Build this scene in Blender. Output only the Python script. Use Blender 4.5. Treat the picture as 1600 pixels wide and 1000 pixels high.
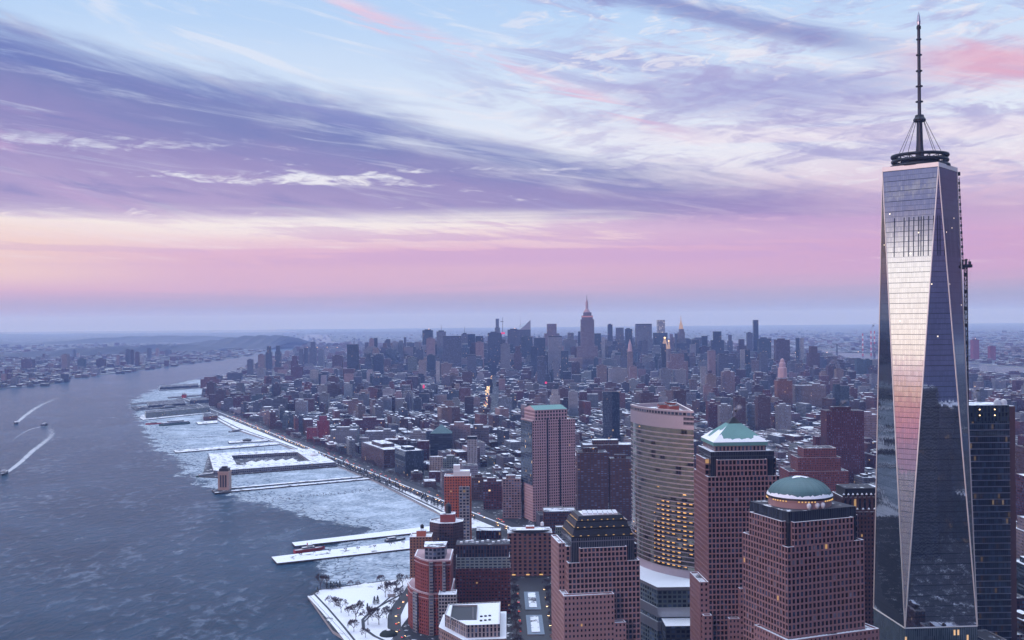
import bpy, math, random
from mathutils import Vector, Matrix
R = math.radians
rnd = random.Random(7)
for o in list(bpy.data.objects): bpy.data.objects.remove(o)
SC = bpy.context.scene
COL = SC.collection

# ------------------------------------------------------------------ camera
F, CZ, YAW, ROLL = 1648.0, 298.0, R(0.64), R(-0.5)
fw = Vector((math.sin(YAW), math.cos(YAW), 0))
rt = Vector((math.cos(YAW), -math.sin(YAW), 0))
up = Vector((0, 0, 1))
r2 = rt*math.cos(ROLL) + up*math.sin(ROLL)
u2 = -rt*math.sin(ROLL) + up*math.cos(ROLL)
cam = bpy.data.cameras.new('camera')
cam.sensor_width = 36.0; cam.lens = F/1600*36.0
cam.clip_start = 1.0; cam.clip_end = 120000
co = bpy.data.objects.new('camera', cam); COL.objects.link(co)
m = Matrix((r2, u2, -fw)).transposed().to_4x4(); m.translation = (0, 0, CZ)
co.matrix_world = m
SC.camera = co

def S(r, g, b):
    f = lambda c: (c/255/12.92 if c/255 <= .04045 else ((c/255+.055)/1.055)**2.4)
    return (f(r), f(g), f(b))

# ------------------------------------------------------------------ node helper
class NT:
    def __init__(s, tree):
        s.t = tree; s.n = tree.nodes; s.l = tree.links
    def put(s, sock, v):
        if v is None: return
        if isinstance(v, bpy.types.NodeSocket): s.l.new(v, sock)
        elif isinstance(v, (tuple, list)):
            v = tuple(v)
            if sock.type == 'RGBA' and len(v) == 3: v = v + (1,)
            sock.default_value = v
        else: sock.default_value = v
    def node(s, typ, **kw):
        n = s.n.new(typ)
        for k, v in kw.items(): setattr(n, k, v)
        return n
    def m(s, op, a, b=None, c=None, clamp=False):
        n = s.node('ShaderNodeMath', operation=op, use_clamp=clamp)
        for i, v in enumerate((a, b, c)): s.put(n.inputs[i], v)
        return n.outputs[0]
    def add(s, a, b): return s.m('ADD', a, b)
    def sub(s, a, b): return s.m('SUBTRACT', a, b)
    def mul(s, a, b): return s.m('MULTIPLY', a, b)
    def lt(s, a, b): return s.m('LESS_THAN', a, b)
    def gt(s, a, b): return s.m('GREATER_THAN', a, b)
    def ss(s, x, a, b):                     # smooth step from a to b
        n = s.node('ShaderNodeMapRange', interpolation_type='SMOOTHSTEP')
        s.put(n.inputs[0], x); n.inputs[1].default_value = a; n.inputs[2].default_value = b
        return n.outputs[0]
    def mix(s, f, a, b, bt='MIX'):
        n = s.node('ShaderNodeMix', data_type='RGBA', blend_type=bt)
        s.put(n.inputs[0], f); s.put(n.inputs[6], a); s.put(n.inputs[7], b)
        return n.outputs[2]
    def xyz(s, x, y, z=0.0):
        n = s.node('ShaderNodeCombineXYZ')
        for i, v in enumerate((x, y, z)): s.put(n.inputs[i], v)
        return n.outputs[0]
    def sep(s, v):
        n = s.node('ShaderNodeSeparateXYZ'); s.put(n.inputs[0], v); return n.outputs
    def noise(s, v, scale=1.0, detail=4, rough=.55, dist=0.0):
        n = s.node('ShaderNodeTexNoise'); s.put(n.inputs['Vector'], v)
        n.inputs['Scale'].default_value = scale; n.inputs['Detail'].default_value = detail
        n.inputs['Roughness'].default_value = rough; n.inputs['Distortion'].default_value = dist
        return n.outputs[0]
    def white(s, v):
        n = s.node('ShaderNodeTexWhiteNoise', noise_dimensions='3D'); s.put(n.inputs['Vector'], v)
        return n.outputs
    def ramp(s, x, stops, lo, hi):
        f = s.m('DIVIDE', s.sub(x, lo), hi-lo, clamp=True)
        n = s.node('ShaderNodeValToRGB'); cr = n.color_ramp
        s.put(n.inputs[0], f)
        while len(cr.elements) < len(stops): cr.elements.new(0.5)
        for e, (p, c) in zip(cr.elements, stops):
            e.position = (p-lo)/(hi-lo); e.color = tuple(c)+(1,)
        return n.outputs[0]

# ------------------------------------------------------------------ world: the dusk sky
SUN_AZ, SUN_EL = -111.0, 3.0      # degrees right of the view axis / above the horizon
def make_world():
    w = bpy.data.worlds.new('World'); SC.world = w; w.use_nodes = True
    w.node_tree.nodes.clear(); t = NT(w.node_tree)
    d = t.sep(t.node('ShaderNodeTexCoord').outputs['Generated'])
    az = t.mul(t.m('ARCTAN2', d[0], d[1]), 57.2958)
    el = t.mul(t.m('ARCSINE', d[2]), 57.2958)
    elb = t.add(t.sub(el, t.mul(az, .016)), t.mul(t.sub(t.noise(t.xyz(t.mul(az, .05), t.mul(el, .8), 4.4), 1.0, 7, .6, .6), .5), 1.5))
    # clear-sky gradient to the north-east
    base = t.ramp(elb, [(-6, S(128,138,178)), (0, S(152,154,186)), (.7, S(162,157,188)), (1.4, S(180,162,192)), (2.1, S(210,172,198)),
        (3.7, S(222,180,206)), (4.6, S(238,214,220)), (5.4, S(244,234,234)), (6.5, S(242,236,240)), (9, S(228,232,246)), (12, S(214,227,247)),
        (16, S(184,211,246)), (22, S(160,196,243)), (40, S(130,172,236))], -6, 40)
    # to the right the low sky is more purple, to the far left creamier
    lowband = t.mul(t.ss(el, 1.2, 3.0), t.ss(el, 10.0, 5.5))
    right = t.ss(az, -2, 24)
    base = t.mix(t.mul(t.mul(lowband, right), .7), base, S(196,152,200))
    left = t.mul(t.ss(az, -14, -27), t.mul(t.ss(el, 1.4, 2.6), t.ss(el, 6.0, 4.0)))
    base = t.mix(t.mul(left, .8), base, S(240,208,200))
    # noises: fine streaks stretched along the cloud direction
    sh = t.add(el, t.mul(az, .20))
    vA = t.xyz(t.mul(az, .06), t.mul(sh, .34), 3.1)
    nA = t.noise(vA, 1.0, 9, .58, .55)
    vB = t.xyz(t.mul(az, .11), t.mul(sh, .9), 8.7)
    nB = t.noise(vB, 1.0, 10, .66, .9)
    vC = t.xyz(t.mul(az, .04), t.mul(el, .95), 1.7)
    nC = t.noise(vC, 1.0, 8, .55, .5)
    a0 = t.sub(nA, .5); b0 = t.sub(nB, .5); c0 = t.sub(nC, .5)
    # thin wisps over the upper right
    wis = t.mul(t.ss(t.add(nB, t.mul(a0, .9)), .50, .70), t.mul(t.ss(az, -9, 8), t.ss(el, 5.5, 8)))
    col = t.mix(t.mul(wis, .72), base, S(158,158,212))
    wl = t.mul(t.ss(t.sub(nB, t.mul(a0, .6)), .50, .66), t.ss(el, 6, 9))
    col = t.mix(t.mul(wl, .45), col, S(236,236,246))
    # pale veil low on the right
    veil = t.mul(t.ss(nC, .47, .66), t.mul(t.ss(az, 2, 14), t.mul(t.ss(el, 4.5, 7.0), t.ss(el, 14, 9))))
    col = t.mix(t.mul(veil, .55), col, S(236,220,234))
    # dark diagonal streak, upper right
    sh2 = t.sub(el, t.mul(az, .07))
    nD = t.noise(t.xyz(t.mul(az, .20), t.mul(sh2, .95), 5.5), 1.0, 10, .62, .7)
    nE = t.noise(t.xyz(t.mul(az, .5), t.mul(sh2, 2.0), 2.2), 1.0, 8, .65, .9)
    mot = t.mul(t.mul(t.ss(t.add(nD, t.mul(t.sub(nE, .5), .55)), .46, .66), t.ss(az, -4, 10)), t.mul(t.ss(el, 4.5, 7.5), t.ss(el, 18, 14)))
    col = t.mix(t.mul(mot, .62), col, S(168,160,210))
    mow = t.mul(t.mul(t.ss(t.sub(nE, t.mul(t.sub(nD, .5), .5)), .52, .68), t.ss(az, -8, 6)), t.ss(el, 5, 8))
    col = t.mix(t.mul(mow, .6), col, S(240,236,244))
    dS = t.add(t.sub(el, 18.8), t.mul(az, .262))
    st = t.mul(t.ss(t.m('ABSOLUTE', t.add(dS, t.mul(b0, 2.0))), 1.0, .0), t.mul(t.ss(az, 1, 5), t.ss(az, 23, 16)))
    col = t.mix(t.mul(st, .75), col, S(122,126,190))
    # broad soft patch beside the spire
    p2 = t.mul(t.ss(t.m('ABSOLUTE', t.add(t.sub(el, 12.0), t.add(t.mul(az, .03), t.mul(b0, 5)))), 2.0, .2), t.mul(t.ss(az, 4, 10), t.ss(az, 25, 19)))
    col = t.mix(t.mul(p2, .55), col, S(150,148,206))
    # pink flecks: a chain in the middle, a bright one at the right, a wide one at the left
    dl = t.add(t.sub(el, 13.7), t.mul(t.add(az, 0), .36))
    fl = t.mul(t.ss(t.m('ABSOLUTE', t.add(dl, t.mul(b0, 3.0))), .75, .1), t.mul(t.ss(nB, .42, .62), t.mul(t.ss(az, -11, -7), t.ss(az, 13, 4))))
    col = t.mix(t.mul(fl, .8), col, S(238,196,218))
    rr = t.mul(t.ss(t.m('ABSOLUTE', t.add(t.sub(el, 12.3), t.add(t.mul(t.sub(az, 25), .12), t.mul(b0, 3)))), 1.5, .1), t.ss(az, 19, 25))
    col = t.mix(t.mul(rr, .8), col, S(226,168,194))
    # the big slate-blue wedge of cloud
    upE = t.m('MAXIMUM', t.sub(10.1, t.mul(az, .225)), t.sub(9.5, t.mul(az, .095)))
    kU = t.add(t.sub(upE, el), t.add(t.mul(a0, 5.0), t.mul(b0, 3.2)))
    kL = t.add(t.sub(el, t.sub(5.25, t.mul(t.ss(az, 2, 22), .8))), t.add(t.mul(c0, 1.6), t.mul(b0, .9)))
    fib = t.noise(t.xyz(t.mul(az, .10), t.mul(t.add(el, t.mul(az, .13)), 1.6), 6.6), 1.0, 9, .68, .8)
    wedge = t.mul(t.mul(t.ss(kU, -.6, 2.2), t.ss(kL, -.2, .9)), t.sub(1.0, t.mul(t.ss(fib, .52, .74), .42)))
    wedge = t.mul(wedge, t.sub(1.0, t.mul(t.ss(az, 13, 24), .55)))
    br = t.mul(t.ss(t.add(c0, t.mul(t.add(b0, t.sub(nE, .5)), .6)), .09, .26), t.ss(el, 11.0, 7.5))       # bright breaks low in the wedge
    wedge = t.mul(wedge, t.sub(1.0, t.mul(br, .95)))
    wcol = t.ramp(t.add(el, t.add(t.mul(a0, 6), t.mul(az, .12))), [(4.5, S(166,146,196)), (6.5, S(140,128,186)), (8.5, S(112,118,180)), (10.5, S(98,114,184)), (13, S(94,118,192))], 4, 14)
    pinkw = t.mul(t.ss(nA, .50, .66), t.mul(t.ss(az, -9, -24), t.ss(el, 13, 9)))
    wcol = t.mix(t.mul(t.ss(t.add(nB, t.mul(a0, .5)), .50, .72), .30), wcol, S(176,170,216))
    wcol = t.mix(t.mul(t.ss(t.add(nB, t.mul(c0, .5)), .48, .28), .45), wcol, S(88,104,178))
    wcol = t.mix(t.mul(pinkw, .75), wcol, S(196,156,204))
    pinkr = t.mul(t.ss(az, 6, 20), t.ss(el, 9, 6))
    wcol = t.mix(t.mul(pinkr, .6), wcol, S(176,142,198))
    col = t.mix(t.mul(wedge, .93), col, wcol)
    # thin mauve bars between cream gaps under the wedge
    bars = t.mul(t.mul(t.ss(t.add(nC, t.add(t.mul(b0, .35), t.mul(t.sub(fib, .5), .35))), .48, .58), t.add(.45, t.mul(.55, t.ss(az, -22, 2)))), t.mul(t.ss(el, 2.6, 3.4), t.ss(el, 6.0, 5.0)))
    col = t.mix(t.mul(bars, .62), col, S(198,160,206))
    gap = t.mul(t.ss(t.sub(t.sub(.5, c0), t.mul(t.sub(fib, .5), .5)), .56, .70), t.mul(t.ss(el, 2.2, 3.2), t.ss(el, 6.0, 5.0)))
    col = t.mix(t.mul(gap, .5), col, S(240,222,228))
    # ---- the afterglow to the west (behind and left of the camera)
    W = t.ramp(el, [(-6, S(120,138,190)), (-.9, S(150,140,190)), (.1, S(216,150,196)), (1.0, S(236,166,190)), (2.0, S(255,204,190)), (2.7, S(214,160,196)), (3.2, S(220,176,200)),
        (3.9, S(255,232,222)), (8.2, S(255,250,244)), (9.8, S(226,214,236)), (11.5, S(160,168,224)), (18, S(140,160,224)), (40, S(140,176,236))], -6, 40)
    wn = t.mul(t.ss(nB, .5, .62), t.mul(t.ss(el, 8.0, 9.5), t.ss(el, 17, 13)))
    W = t.mix(t.mul(wn, .7), W, S(236,232,244))
    wf = t.ss(t.m('COSINE', t.mul(t.sub(az, SUN_AZ), 1/57.2958)), .15, .93)
    col = t.mix(wf, col, W)
    # behind the camera and overhead: plain dusky blue, brightening to the zenith
    zen = t.ss(el, 22, 60)
    col = t.mix(zen, col, ZENITH)
    back = t.ss(t.m('COSINE', t.mul(t.sub(az, 160), 1/57.2958)), .25, .8)
    col = t.mix(t.mul(back, .95), col, t.ramp(el, [(-6, S(70,84,130)), (0, S(84,84,130)), (3, S(104,84,134)), (8, S(112,92,144)), (13, S(110,118,176)), (20, S(120,140,200)), (40, S(140,176,236))], -6, 40))
    east = t.mul(t.mul(t.ss(az, 36, 60), t.ss(az, 175, 120)), t.ss(el, 20, 12))
    col = t.mix(t.mul(east, .9), col, t.ramp(el, [(-6, S(70,84,130)), (0, S(74,76,124)), (4, S(92,78,132)), (12, S(100,98,160))], -6, 12))
    glow = t.mul(wf, t.mul(t.ss(el, 1.0, 4.4), t.ss(el, 11, 8.3)))
    col = t.mix(t.mul(glow, 1.0), col, GLOW, 'ADD')
    # faint physical sky on top
    sk = t.node('ShaderNodeTexSky', sky_type='NISHITA'); sk.sun_disc = False
    sk.sun_elevation = R(SUN_EL); sk.sun_rotation = R(SUN_AZ)
    col = t.mix(.012, col, sk.outputs[0], 'ADD')
    bg = t.node('ShaderNodeBackground'); t.put(bg.inputs[0], col); bg.inputs[1].default_value = 1.0
    out = t.node('ShaderNodeOutputWorld'); t.l.new(bg.outputs[0], out.inputs[0])
ZENITH = (2.1, 2.35, 3.0)
GLOW = (1.5, 1.34, 1.22)
make_world()

sun = bpy.data.lights.new('sun', 'SUN'); sun.energy = 1.0; sun.angle = R(14); sun.color = (1.0, .68, .76)
so = bpy.data.objects.new('sun', sun); COL.objects.link(so)
sd = Vector((math.sin(R(-138))*math.cos(R(9)), math.cos(R(-138))*math.cos(R(9)), math.sin(R(9))))
so.rotation_euler = (-sd).to_track_quat('-Z', 'Y').to_euler(); so.location = (-300, -200, 700)

SC.view_settings.view_transform = 'Standard'; SC.view_settings.look = 'None'
SC.view_settings.exposure = 0.0; SC.view_settings.gamma = 1.0
SC.render.engine = 'CYCLES'
cy = SC.cycles
cy.use_denoising = True
cy.max_bounces = 6; cy.diffuse_bounces = 2; cy.glossy_bounces = 3; cy.volume_bounces = 1; cy.transparent_max_bounces = 8
cy.sample_clamp_indirect = 4.0; cy.caustics_reflective = False; cy.caustics_refractive = False

# ------------------------------------------------------------------ pixel <-> place (the photograph's own perspective)
def ray(px, py): return fw + r2*((px-800)/F) + u2*((500-py)/F)
def ground(px, py, z=3.0):
    d = ray(px, py); t = (z-CZ)/d.z; return (d.x*t, d.y*t)
def xat(px, py, Y): d = ray(px, py); return d.x*Y/d.y
def zat(px, py, Y): d = ray(px, py); return CZ + d.z*Y/d.y
def pix(x, y, z):
    d = Vector((x, y, z-CZ)); a = d.dot(fw)
    if a < 1: return (-9e3, -9e3)
    return (800+F*d.dot(r2)/a, 500-F*d.dot(u2)/a)

# ------------------------------------------------------------------ materials
M = {}
def newmat(name):
    mt = bpy.data.materials.new(name); mt.use_nodes = True; mt.node_tree.nodes.clear()
    M[name] = mt; return mt, NT(mt.node_tree)
def principled(t, col, rough=.8, metal=0.0, emit=None, es=None, normal=None, spec=.5, alpha=None):
    p = t.node('ShaderNodeBsdfPrincipled')
    t.put(p.inputs['Base Color'], col); t.put(p.inputs['Roughness'], rough); t.put(p.inputs['Metallic'], metal)
    t.put(p.inputs['Specular IOR Level'], spec)
    if emit is not None: t.put(p.inputs['Emission Color'], emit); t.put(p.inputs['Emission Strength'], es)
    if normal is not None: t.put(p.inputs['Normal'], normal)
    if alpha is not None: t.put(p.inputs['Alpha'], alpha)
    o = t.node('ShaderNodeOutputMaterial'); t.l.new(p.outputs[0], o.inputs[0]); return p
def attr(t, name='Col'): return t.node('ShaderNodeAttribute', attribute_name=name).outputs['Color']
def wpos(t): return t.node('ShaderNodeNewGeometry').outputs['Position']

def plain(name, col, rough=.7, metal=0.0, var=.15, scale=.3, spec=.5):
    mt, t = newmat(name)
    n = t.noise(wpos(t), scale, 4)
    f = t.add(1-var, t.mul(n, 2*var))
    c = t.mix(1.0, col, t.xyz(f, f, f), 'MULTIPLY')
    principled(t, c, rough, metal, spec=spec)
def glow(name, col, strength):
    mt, t = newmat(name); principled(t, (.02,.02,.02), .5, emit=col, es=strength)

def facade(name, bay, floor, fwid, fhei, glass=(.008,.011,.020), glass2=(.12,.17,.27), lit=.004, grough=.12, wallrough=.85, wmetal=0.0, mullion=0.0, litcol=(1.0,.62,.25), lits=1.3):
    """walls coloured per building (attribute Col), windows laid out in metres along the wall"""
    mt, t = newmat(name)
    uv = t.sep(t.node('ShaderNodeUVMap', uv_map='uv').outputs[0])
    U = t.m('DIVIDE', uv[0], bay); V = t.m('DIVIDE', uv[1], floor)
    fu = t.m('FRACT', U); fv = t.m('FRACT', V)
    cell = t.xyz(t.m('FLOOR', U), t.m('FLOOR', V), 0.0)
    wn = t.white(cell)
    mu = t.lt(t.m('ABSOLUTE', t.sub(fu, .5)), fwid/2)
    mv = t.lt(t.m('ABSOLUTE', t.sub(fv, .55)), fhei/2)
    mask = t.mul(mu, mv)
    if mullion:
        mm = t.gt(t.m('ABSOLUTE', t.sub(fu, .5)), mullion/2); mask = t.mul(mask, mm)
    wc = attr(t)
    n = t.noise(wpos(t), .05, 5, .6)
    f = t.add(.34, t.mul(n, .50))
    wc = t.mix(1.0, wc, t.xyz(f, f, f), 'MULTIPLY')
    r = wn[0]
    gc = t.mix(t.m('POWER', r, 3.0), glass, glass2)  # paler panes: reflected light put into the glass colour
    col = t.mix(mask, wc, gc)
    rough = t.add(wallrough, t.mul(mask, grough-wallrough))
    w2 = t.white(t.xyz(t.m('FLOOR', U), t.m('FLOOR', V), 7.0))
    em = t.mul(mask, t.gt(w2[0], 1-lit))
    principled(t, col, rough, t.mul(t.sub(1.0, mask), wmetal), emit=litcol, es=t.mul(em, t.mul(lits, t.add(.15, t.m('POWER', wn[0], 2.0)))), spec=t.add(.18, t.mul(mask, .12)))

facade('punched', 3.2, 3.6, .45, .55)
facade('punched_fine', 2.4, 3.3, .5, .55)
facade('wide_windows', 4.2, 3.8, .68, .6)
facade('ribbons', 9.0, 3.8, .96, .5, glass2=(.06,.08,.12))
facade('piers', 3.0, 3.8, .5, .84)
facade('curtain', 1.7, 4.0, .90, .84, glass=(.02,.03,.045), glass2=(.07,.10,.15), grough=.06, lit=.008)
facade('curtain_lit', 1.7, 5.4, .9, .84, glass=(.012,.018,.028), glass2=(.06,.09,.13), grough=.05, lit=.05, lits=.16)
facade('mullions', 1.4, 16.0, .72, .99, glass=(.012,.016,.026), glass2=(.03,.04,.06), lit=0, wallrough=.35)
facade('balconies', 4.6, 2.9, .7, .5, glass=(.04,.04,.06))
facade('lofts', 2.6, 3.9, .6, .6, lit=.006)

def pane_mat(name, a, b, rough=.1, emit=None, es=0.0):
    mt, t = newmat(name)
    n = t.noise(wpos(t), .35, 2)
    c = t.mix(t.ss(n, .4, .75), a, b)
    principled(t, c, rough, 0.0, emit=emit, es=es, spec=.4)
pane_mat('pane_dark', (.006,.008,.014), (.018,.024,.04))
pane_mat('pane_blue', (.02,.03,.055), (.06,.09,.15))  # bluish sky reflection put into the pane colour
pane_mat('pane_pale', (.12,.13,.17), (.22,.24,.30), .25)
pane_mat('pane_lit', (.2,.12,.05), (.3,.2,.1), .4, (1.0,.58,.22), .45)

def snowy(name, bare, amount, scale=.09):
    mt, t = newmat(name)
    p = wpos(t)
    n = t.noise(p, scale, 6, .6); n2 = t.noise(p, scale*7, 3)
    k = t.ss(t.add(n, t.mul(t.sub(n2, .5), .25)), 1-amount-.06, 1-amount+.06)
    f = t.add(.9, t.mul(n2, .2))
    sn = t.mix(1.0, (.78,.80,.84), t.xyz(f, f, f), 'MULTIPLY')
    principled(t, t.mix(k, bare, sn), .8, spec=.3)
snowy('snow', (.5,.52,.56), .75)
snowy('roof_snow', (.08,.08,.095), .57)
snowy('roof_patchy', (.05,.05,.06), .39)
snowy('park_snow', (.34,.33,.34), .68, .05)
snowy('ground', (.026,.028,.034), .36, .12)
snowy('far_land', (.035,.04,.05), .38, .012)
plain('asphalt', (.022,.024,.030), .6, var=.35, scale=.08)
plain('concrete', (.30,.29,.29), .8)
plain('granite', (.225,.125,.128), .7, var=.12, scale=.08)
plain('granite_light', (.29,.175,.172), .7, var=.12, scale=.08)
plain('brick_red', (.20,.046,.040), .85, var=.35, scale=.3)
plain('brick_orange', (.33,.085,.045), .85, var=.3, scale=.2)
plain('brick_dark', (.085,.042,.045), .85, var=.2, scale=.2)
plain('brick_brown', (.17,.085,.075), .85, var=.2, scale=.2)
plain('brick_tan', (.22,.105,.066), .85, var=.2, scale=.2)
plain('stone_pink', (.40,.265,.28), .8, var=.12, scale=.1)
plain('stone_white', (.55,.53,.53), .8, var=.1, scale=.1)
plain('copper', (.10,.245,.225), .55, var=.22, scale=.12)
plain('copper_dark', (.055,.125,.13), .55, var=.25, scale=.1)
plain('black_metal', (.018,.018,.022), .45, .3, var=.2)
plain('dark_steel', (.045,.045,.055), .45, .6, var=.2)
plain('steel', (.42,.42,.46), .35, .9, var=.15)
plain('edge_steel', (.80,.72,.66), .5, .4, var=.05)
plain('white_metal', (.62,.62,.64), .5, .0, var=.08)
plain('glass_dark', (.015,.022,.032), .08, .0, var=.3, spec=.8)
plain('louvre', (.38,.32,.36), .45, .6, var=.1, scale=.5)
plain('timber', (.07,.055,.05), .85, var=.3)
plain('bark', (.045,.034,.036), .9, var=.3)
plain('twigs', (.075,.052,.062), .9, var=.3)
plain('evergreen', (.012,.02,.018), .9, var=.4)
plain('hull_white', (.6,.6,.62), .4, var=.08)
plain('hull_red', (.35,.03,.04), .5, var=.1)
plain('hull_dark', (.03,.04,.045), .5, var=.1)
plain('hull_green', (.06,.12,.10), .6, var=.2)
plain('red_paint', (.45,.05,.07), .6, var=.1)
plain('tank_wood', (.08,.055,.045), .9, var=.3)
glow('lamp_warm', (1.0,.60,.24), 5.0)
glow('lamp_white', (1.0,.66,.32), 7.0)
glow('lamp_red', (1.0,.05,.06), 3.0)
glow('strip_gold', (1.0,.60,.20), .9)
for i, c in enumerate([(.02,.02,.025), (.5,.5,.52), (.16,.17,.19), (.30,.05,.05), (.45,.30,.04), (.05,.08,.16)]):
    plain('car_paint_'+'abcdef'[i], c, .3, .2, var=.05)

# ------------------------------------------------------------------ mesh builder
class MB:
    def __init__(s): s.v = []; s.f = []; s.m = []; s.uv = []; s.c = []; s.mats = []
    def mi(s, name):
        if name not in s.mats: s.mats.append(name)
        return s.mats.index(name)
    def face(s, pts, mat, uv=None, col=(.3,.3,.3)):
        i = len(s.v); s.v.extend(tuple(p) for p in pts); n = len(pts)
        s.f.append(tuple(range(i, i+n))); s.m.append(s.mi(mat)); s.c.append(tuple(col)[:3])
        if uv is None: uv = [(p[0]+p[1]*.3, p[2]) for p in pts]
        s.uv.extend(uv)
    def wall(s, p, q, z0, z1, mat, col=(.3,.3,.3), u0=0.0, v0=None):
        L = math.hypot(q[0]-p[0], q[1]-p[1]); vv = 0.0 if v0 is None else v0
        s.face([(p[0],p[1],z0), (q[0],q[1],z0), (q[0],q[1],z1), (p[0],p[1],z1)], mat,
               [(u0,vv), (u0+L,vv), (u0+L,vv+z1-z0), (u0,vv+z1-z0)], col)
        return u0+L
    def prism(s, poly, z0, z1, wm, rm=None, col=(.3,.3,.3), rcol=(.5,.5,.5), u0=0.0, bottom=False, v0=None):
        n = len(poly); u = u0
        for i in range(n): u = s.wall(poly[i], poly[(i+1)%n], z0, z1, wm, col, u, v0)
        if rm: s.face([(p[0],p[1],z1) for p in poly], rm, None, rcol)
        if bottom: s.face([(p[0],p[1],z0) for p in reversed(poly)], wm, None, col)
    def box(s, x0, x1, y0, y1, z0, z1, wm, rm=None, col=(.3,.3,.3), u0=0.0):
        s.prism([(x0,y0),(x1,y0),(x1,y1),(x0,y1)], z0, z1, wm, rm or wm, col, u0=u0, bottom=True)
    def ring(s, poly_o, poly_i, z, mat, col=(.3,.3,.3)):
        n = len(poly_o)
        for i in range(n):
            j = (i+1)%n
            s.face([(*poly_o[i],z), (*poly_o[j],z), (*poly_i[j],z), (*poly_i[i],z)], mat, None, col)
    def lathe(s, cx, cy, prof, mat, n=24, col=(.3,.3,.3), a0=0.0, a1=2*math.pi):
        for k in range(n):
            t0 = a0+(a1-a0)*k/n; t1 = a0+(a1-a0)*(k+1)/n
            c0, s0, c1, s1 = math.cos(t0), math.sin(t0), math.cos(t1), math.sin(t1)
            for (ra, za), (rb, zb) in zip(prof, prof[1:]):
                pts = [(cx+ra*c0,cy+ra*s0,za), (cx+ra*c1,cy+ra*s1,za), (cx+rb*c1,cy+rb*s1,zb), (cx+rb*c0,cy+rb*s0,zb)]
                if ra < 1e-4: pts = [pts[0], pts[2], pts[3]]
                elif rb < 1e-4: pts = pts[:3]
                uv = [(ra*t0 if i in (0,3) else ra*t1, p[2]) for i, p in enumerate(pts)]
                s.face(pts, mat, uv, col)
    def tube(s, p, q, r0, r1, mat, n=6, col=(.3,.3,.3), caps=True):
        p, q = Vector(p), Vector(q); d = (q-p)
        if d.length < 1e-6: return
        d.normalize(); a = d.orthogonal().normalized(); b = d.cross(a)
        c = [a*math.cos(2*math.pi*k/n)+b*math.sin(2*math.pi*k/n) for k in range(n)]
        for k in range(n):
            e, f = c[k], c[(k+1)%n]
            s.face([p+e*r0, p+f*r0, q+f*r1, q+e*r1], mat, None, col)
        if caps and n > 3:
            s.face([q+e*r1 for e in c], mat, None, col); s.face([p+e*r0 for e in reversed(c)], mat, None, col)
    def build(s, name, parent=None, origin=None, smooth=False):
        """ONE mesh object; vertices are given in world metres, or in the parent's frame when origin is (0,0,0)"""
        if origin is None:
            if parent is not None: origin = parent.location
            else:
                xs = [v[0] for v in s.v]; ys = [v[1] for v in s.v]; zs = [v[2] for v in s.v]
                origin = ((min(xs)+max(xs))/2, (min(ys)+max(ys))/2, min(zs))
        ox, oy, oz = origin
        me = bpy.data.meshes.new(name)
        me.from_pydata([(x-ox, y-oy, z-oz) for x, y, z in s.v], [], s.f)
        for nm in s.mats: me.materials.append(M[nm])
        me.polygons.foreach_set('material_index', s.m)
        if smooth: me.polygons.foreach_set('use_smooth', [True]*len(s.f))
        uvl = me.uv_layers.new(name='uv')
        uvl.data.foreach_set('uv', [c for p in s.uv for c in p])
        a = me.attributes.new('Col', 'FLOAT_COLOR', 'FACE')
        a.data.foreach_set('color', [x for c in s.c for x in (*c, 1.0)])
        me.update()
        o = bpy.data.objects.new(name, me); COL.objects.link(o)
        if parent is not None: o.parent = parent
        else: o.location = origin
        return o

def tag(o, label=None, cat=None, group=None, kind=None):
    if label: o['label'] = label
    if cat: o['category'] = cat
    if group: o['group'] = group
    if kind: o['kind'] = kind
    return o
def thing(name, label, cat, loc, group=None):
    o = bpy.data.objects.new(name, None); COL.objects.link(o); o.location = loc
    o.empty_display_size = 1.0
    return tag(o, label, cat, group)
def dup(root, loc, rz=0.0, sc=1.0, label=None):
    r = root.copy(); COL.objects.link(r); r.location = loc; r.rotation_euler = (0,0,rz); r.scale = (sc,)*3
    if label: r['label'] = label
    for ch in list(root.children):
        c = ch.copy(); COL.objects.link(c); c.parent = r
        for g in list(ch.children):
            e = g.copy(); COL.objects.link(e); e.parent = c
    return r

def offset(poly, d):
    """move every edge of a CCW polygon inwards by d"""
    n = len(poly); out = []
    for i in range(n):
        a, b, c = Vector(poly[i-1]), Vector(poly[i]), Vector(poly[(i+1)%n])
        e, f = (b-a).normalized(), (c-b).normalized()
        n1, n2 = Vector((-e.y, e.x)), Vector((-f.y, f.x))
        k = 1+n1.dot(n2)
        v = (n1+n2)/k*d if k > .2 else n1*d
        out.append((b.x+v.x, b.y+v.y))
    return out
class Frame:
    def __init__(s, K, rot):
        r = R(rot); s.K = K; s.u = (math.cos(r), math.sin(r)); s.v = (-math.sin(r), math.cos(r))
    def __call__(s, a, b): return (s.K[0]+s.u[0]*a+s.v[0]*b, s.K[1]+s.u[1]*a+s.v[1]*b)
    def rect(s, a0, a1, b0, b1): return [s(a0,b0), s(a1,b0), s(a1,b1), s(a0,b1)]
def frame_px(pc, py, Y, rot, pr=None, pl=None):
    """frame at the near corner seen at pixel pc, depth Y; widths to the silhouette pixels pr, pl"""
    K = (xat(pc, py, Y), Y); f = Frame(K, rot); w = d = None
    def solve(p, dirv):
        dd = ray(p, py); k = dd.x/dd.y
        return (k*K[1]-K[0])/(dirv[0]-k*dirv[1])
    if pr is not None: w = solve(pr, f.u)
    if pl is not None: d = solve(pl, f.v)
    return f, w, d

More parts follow.
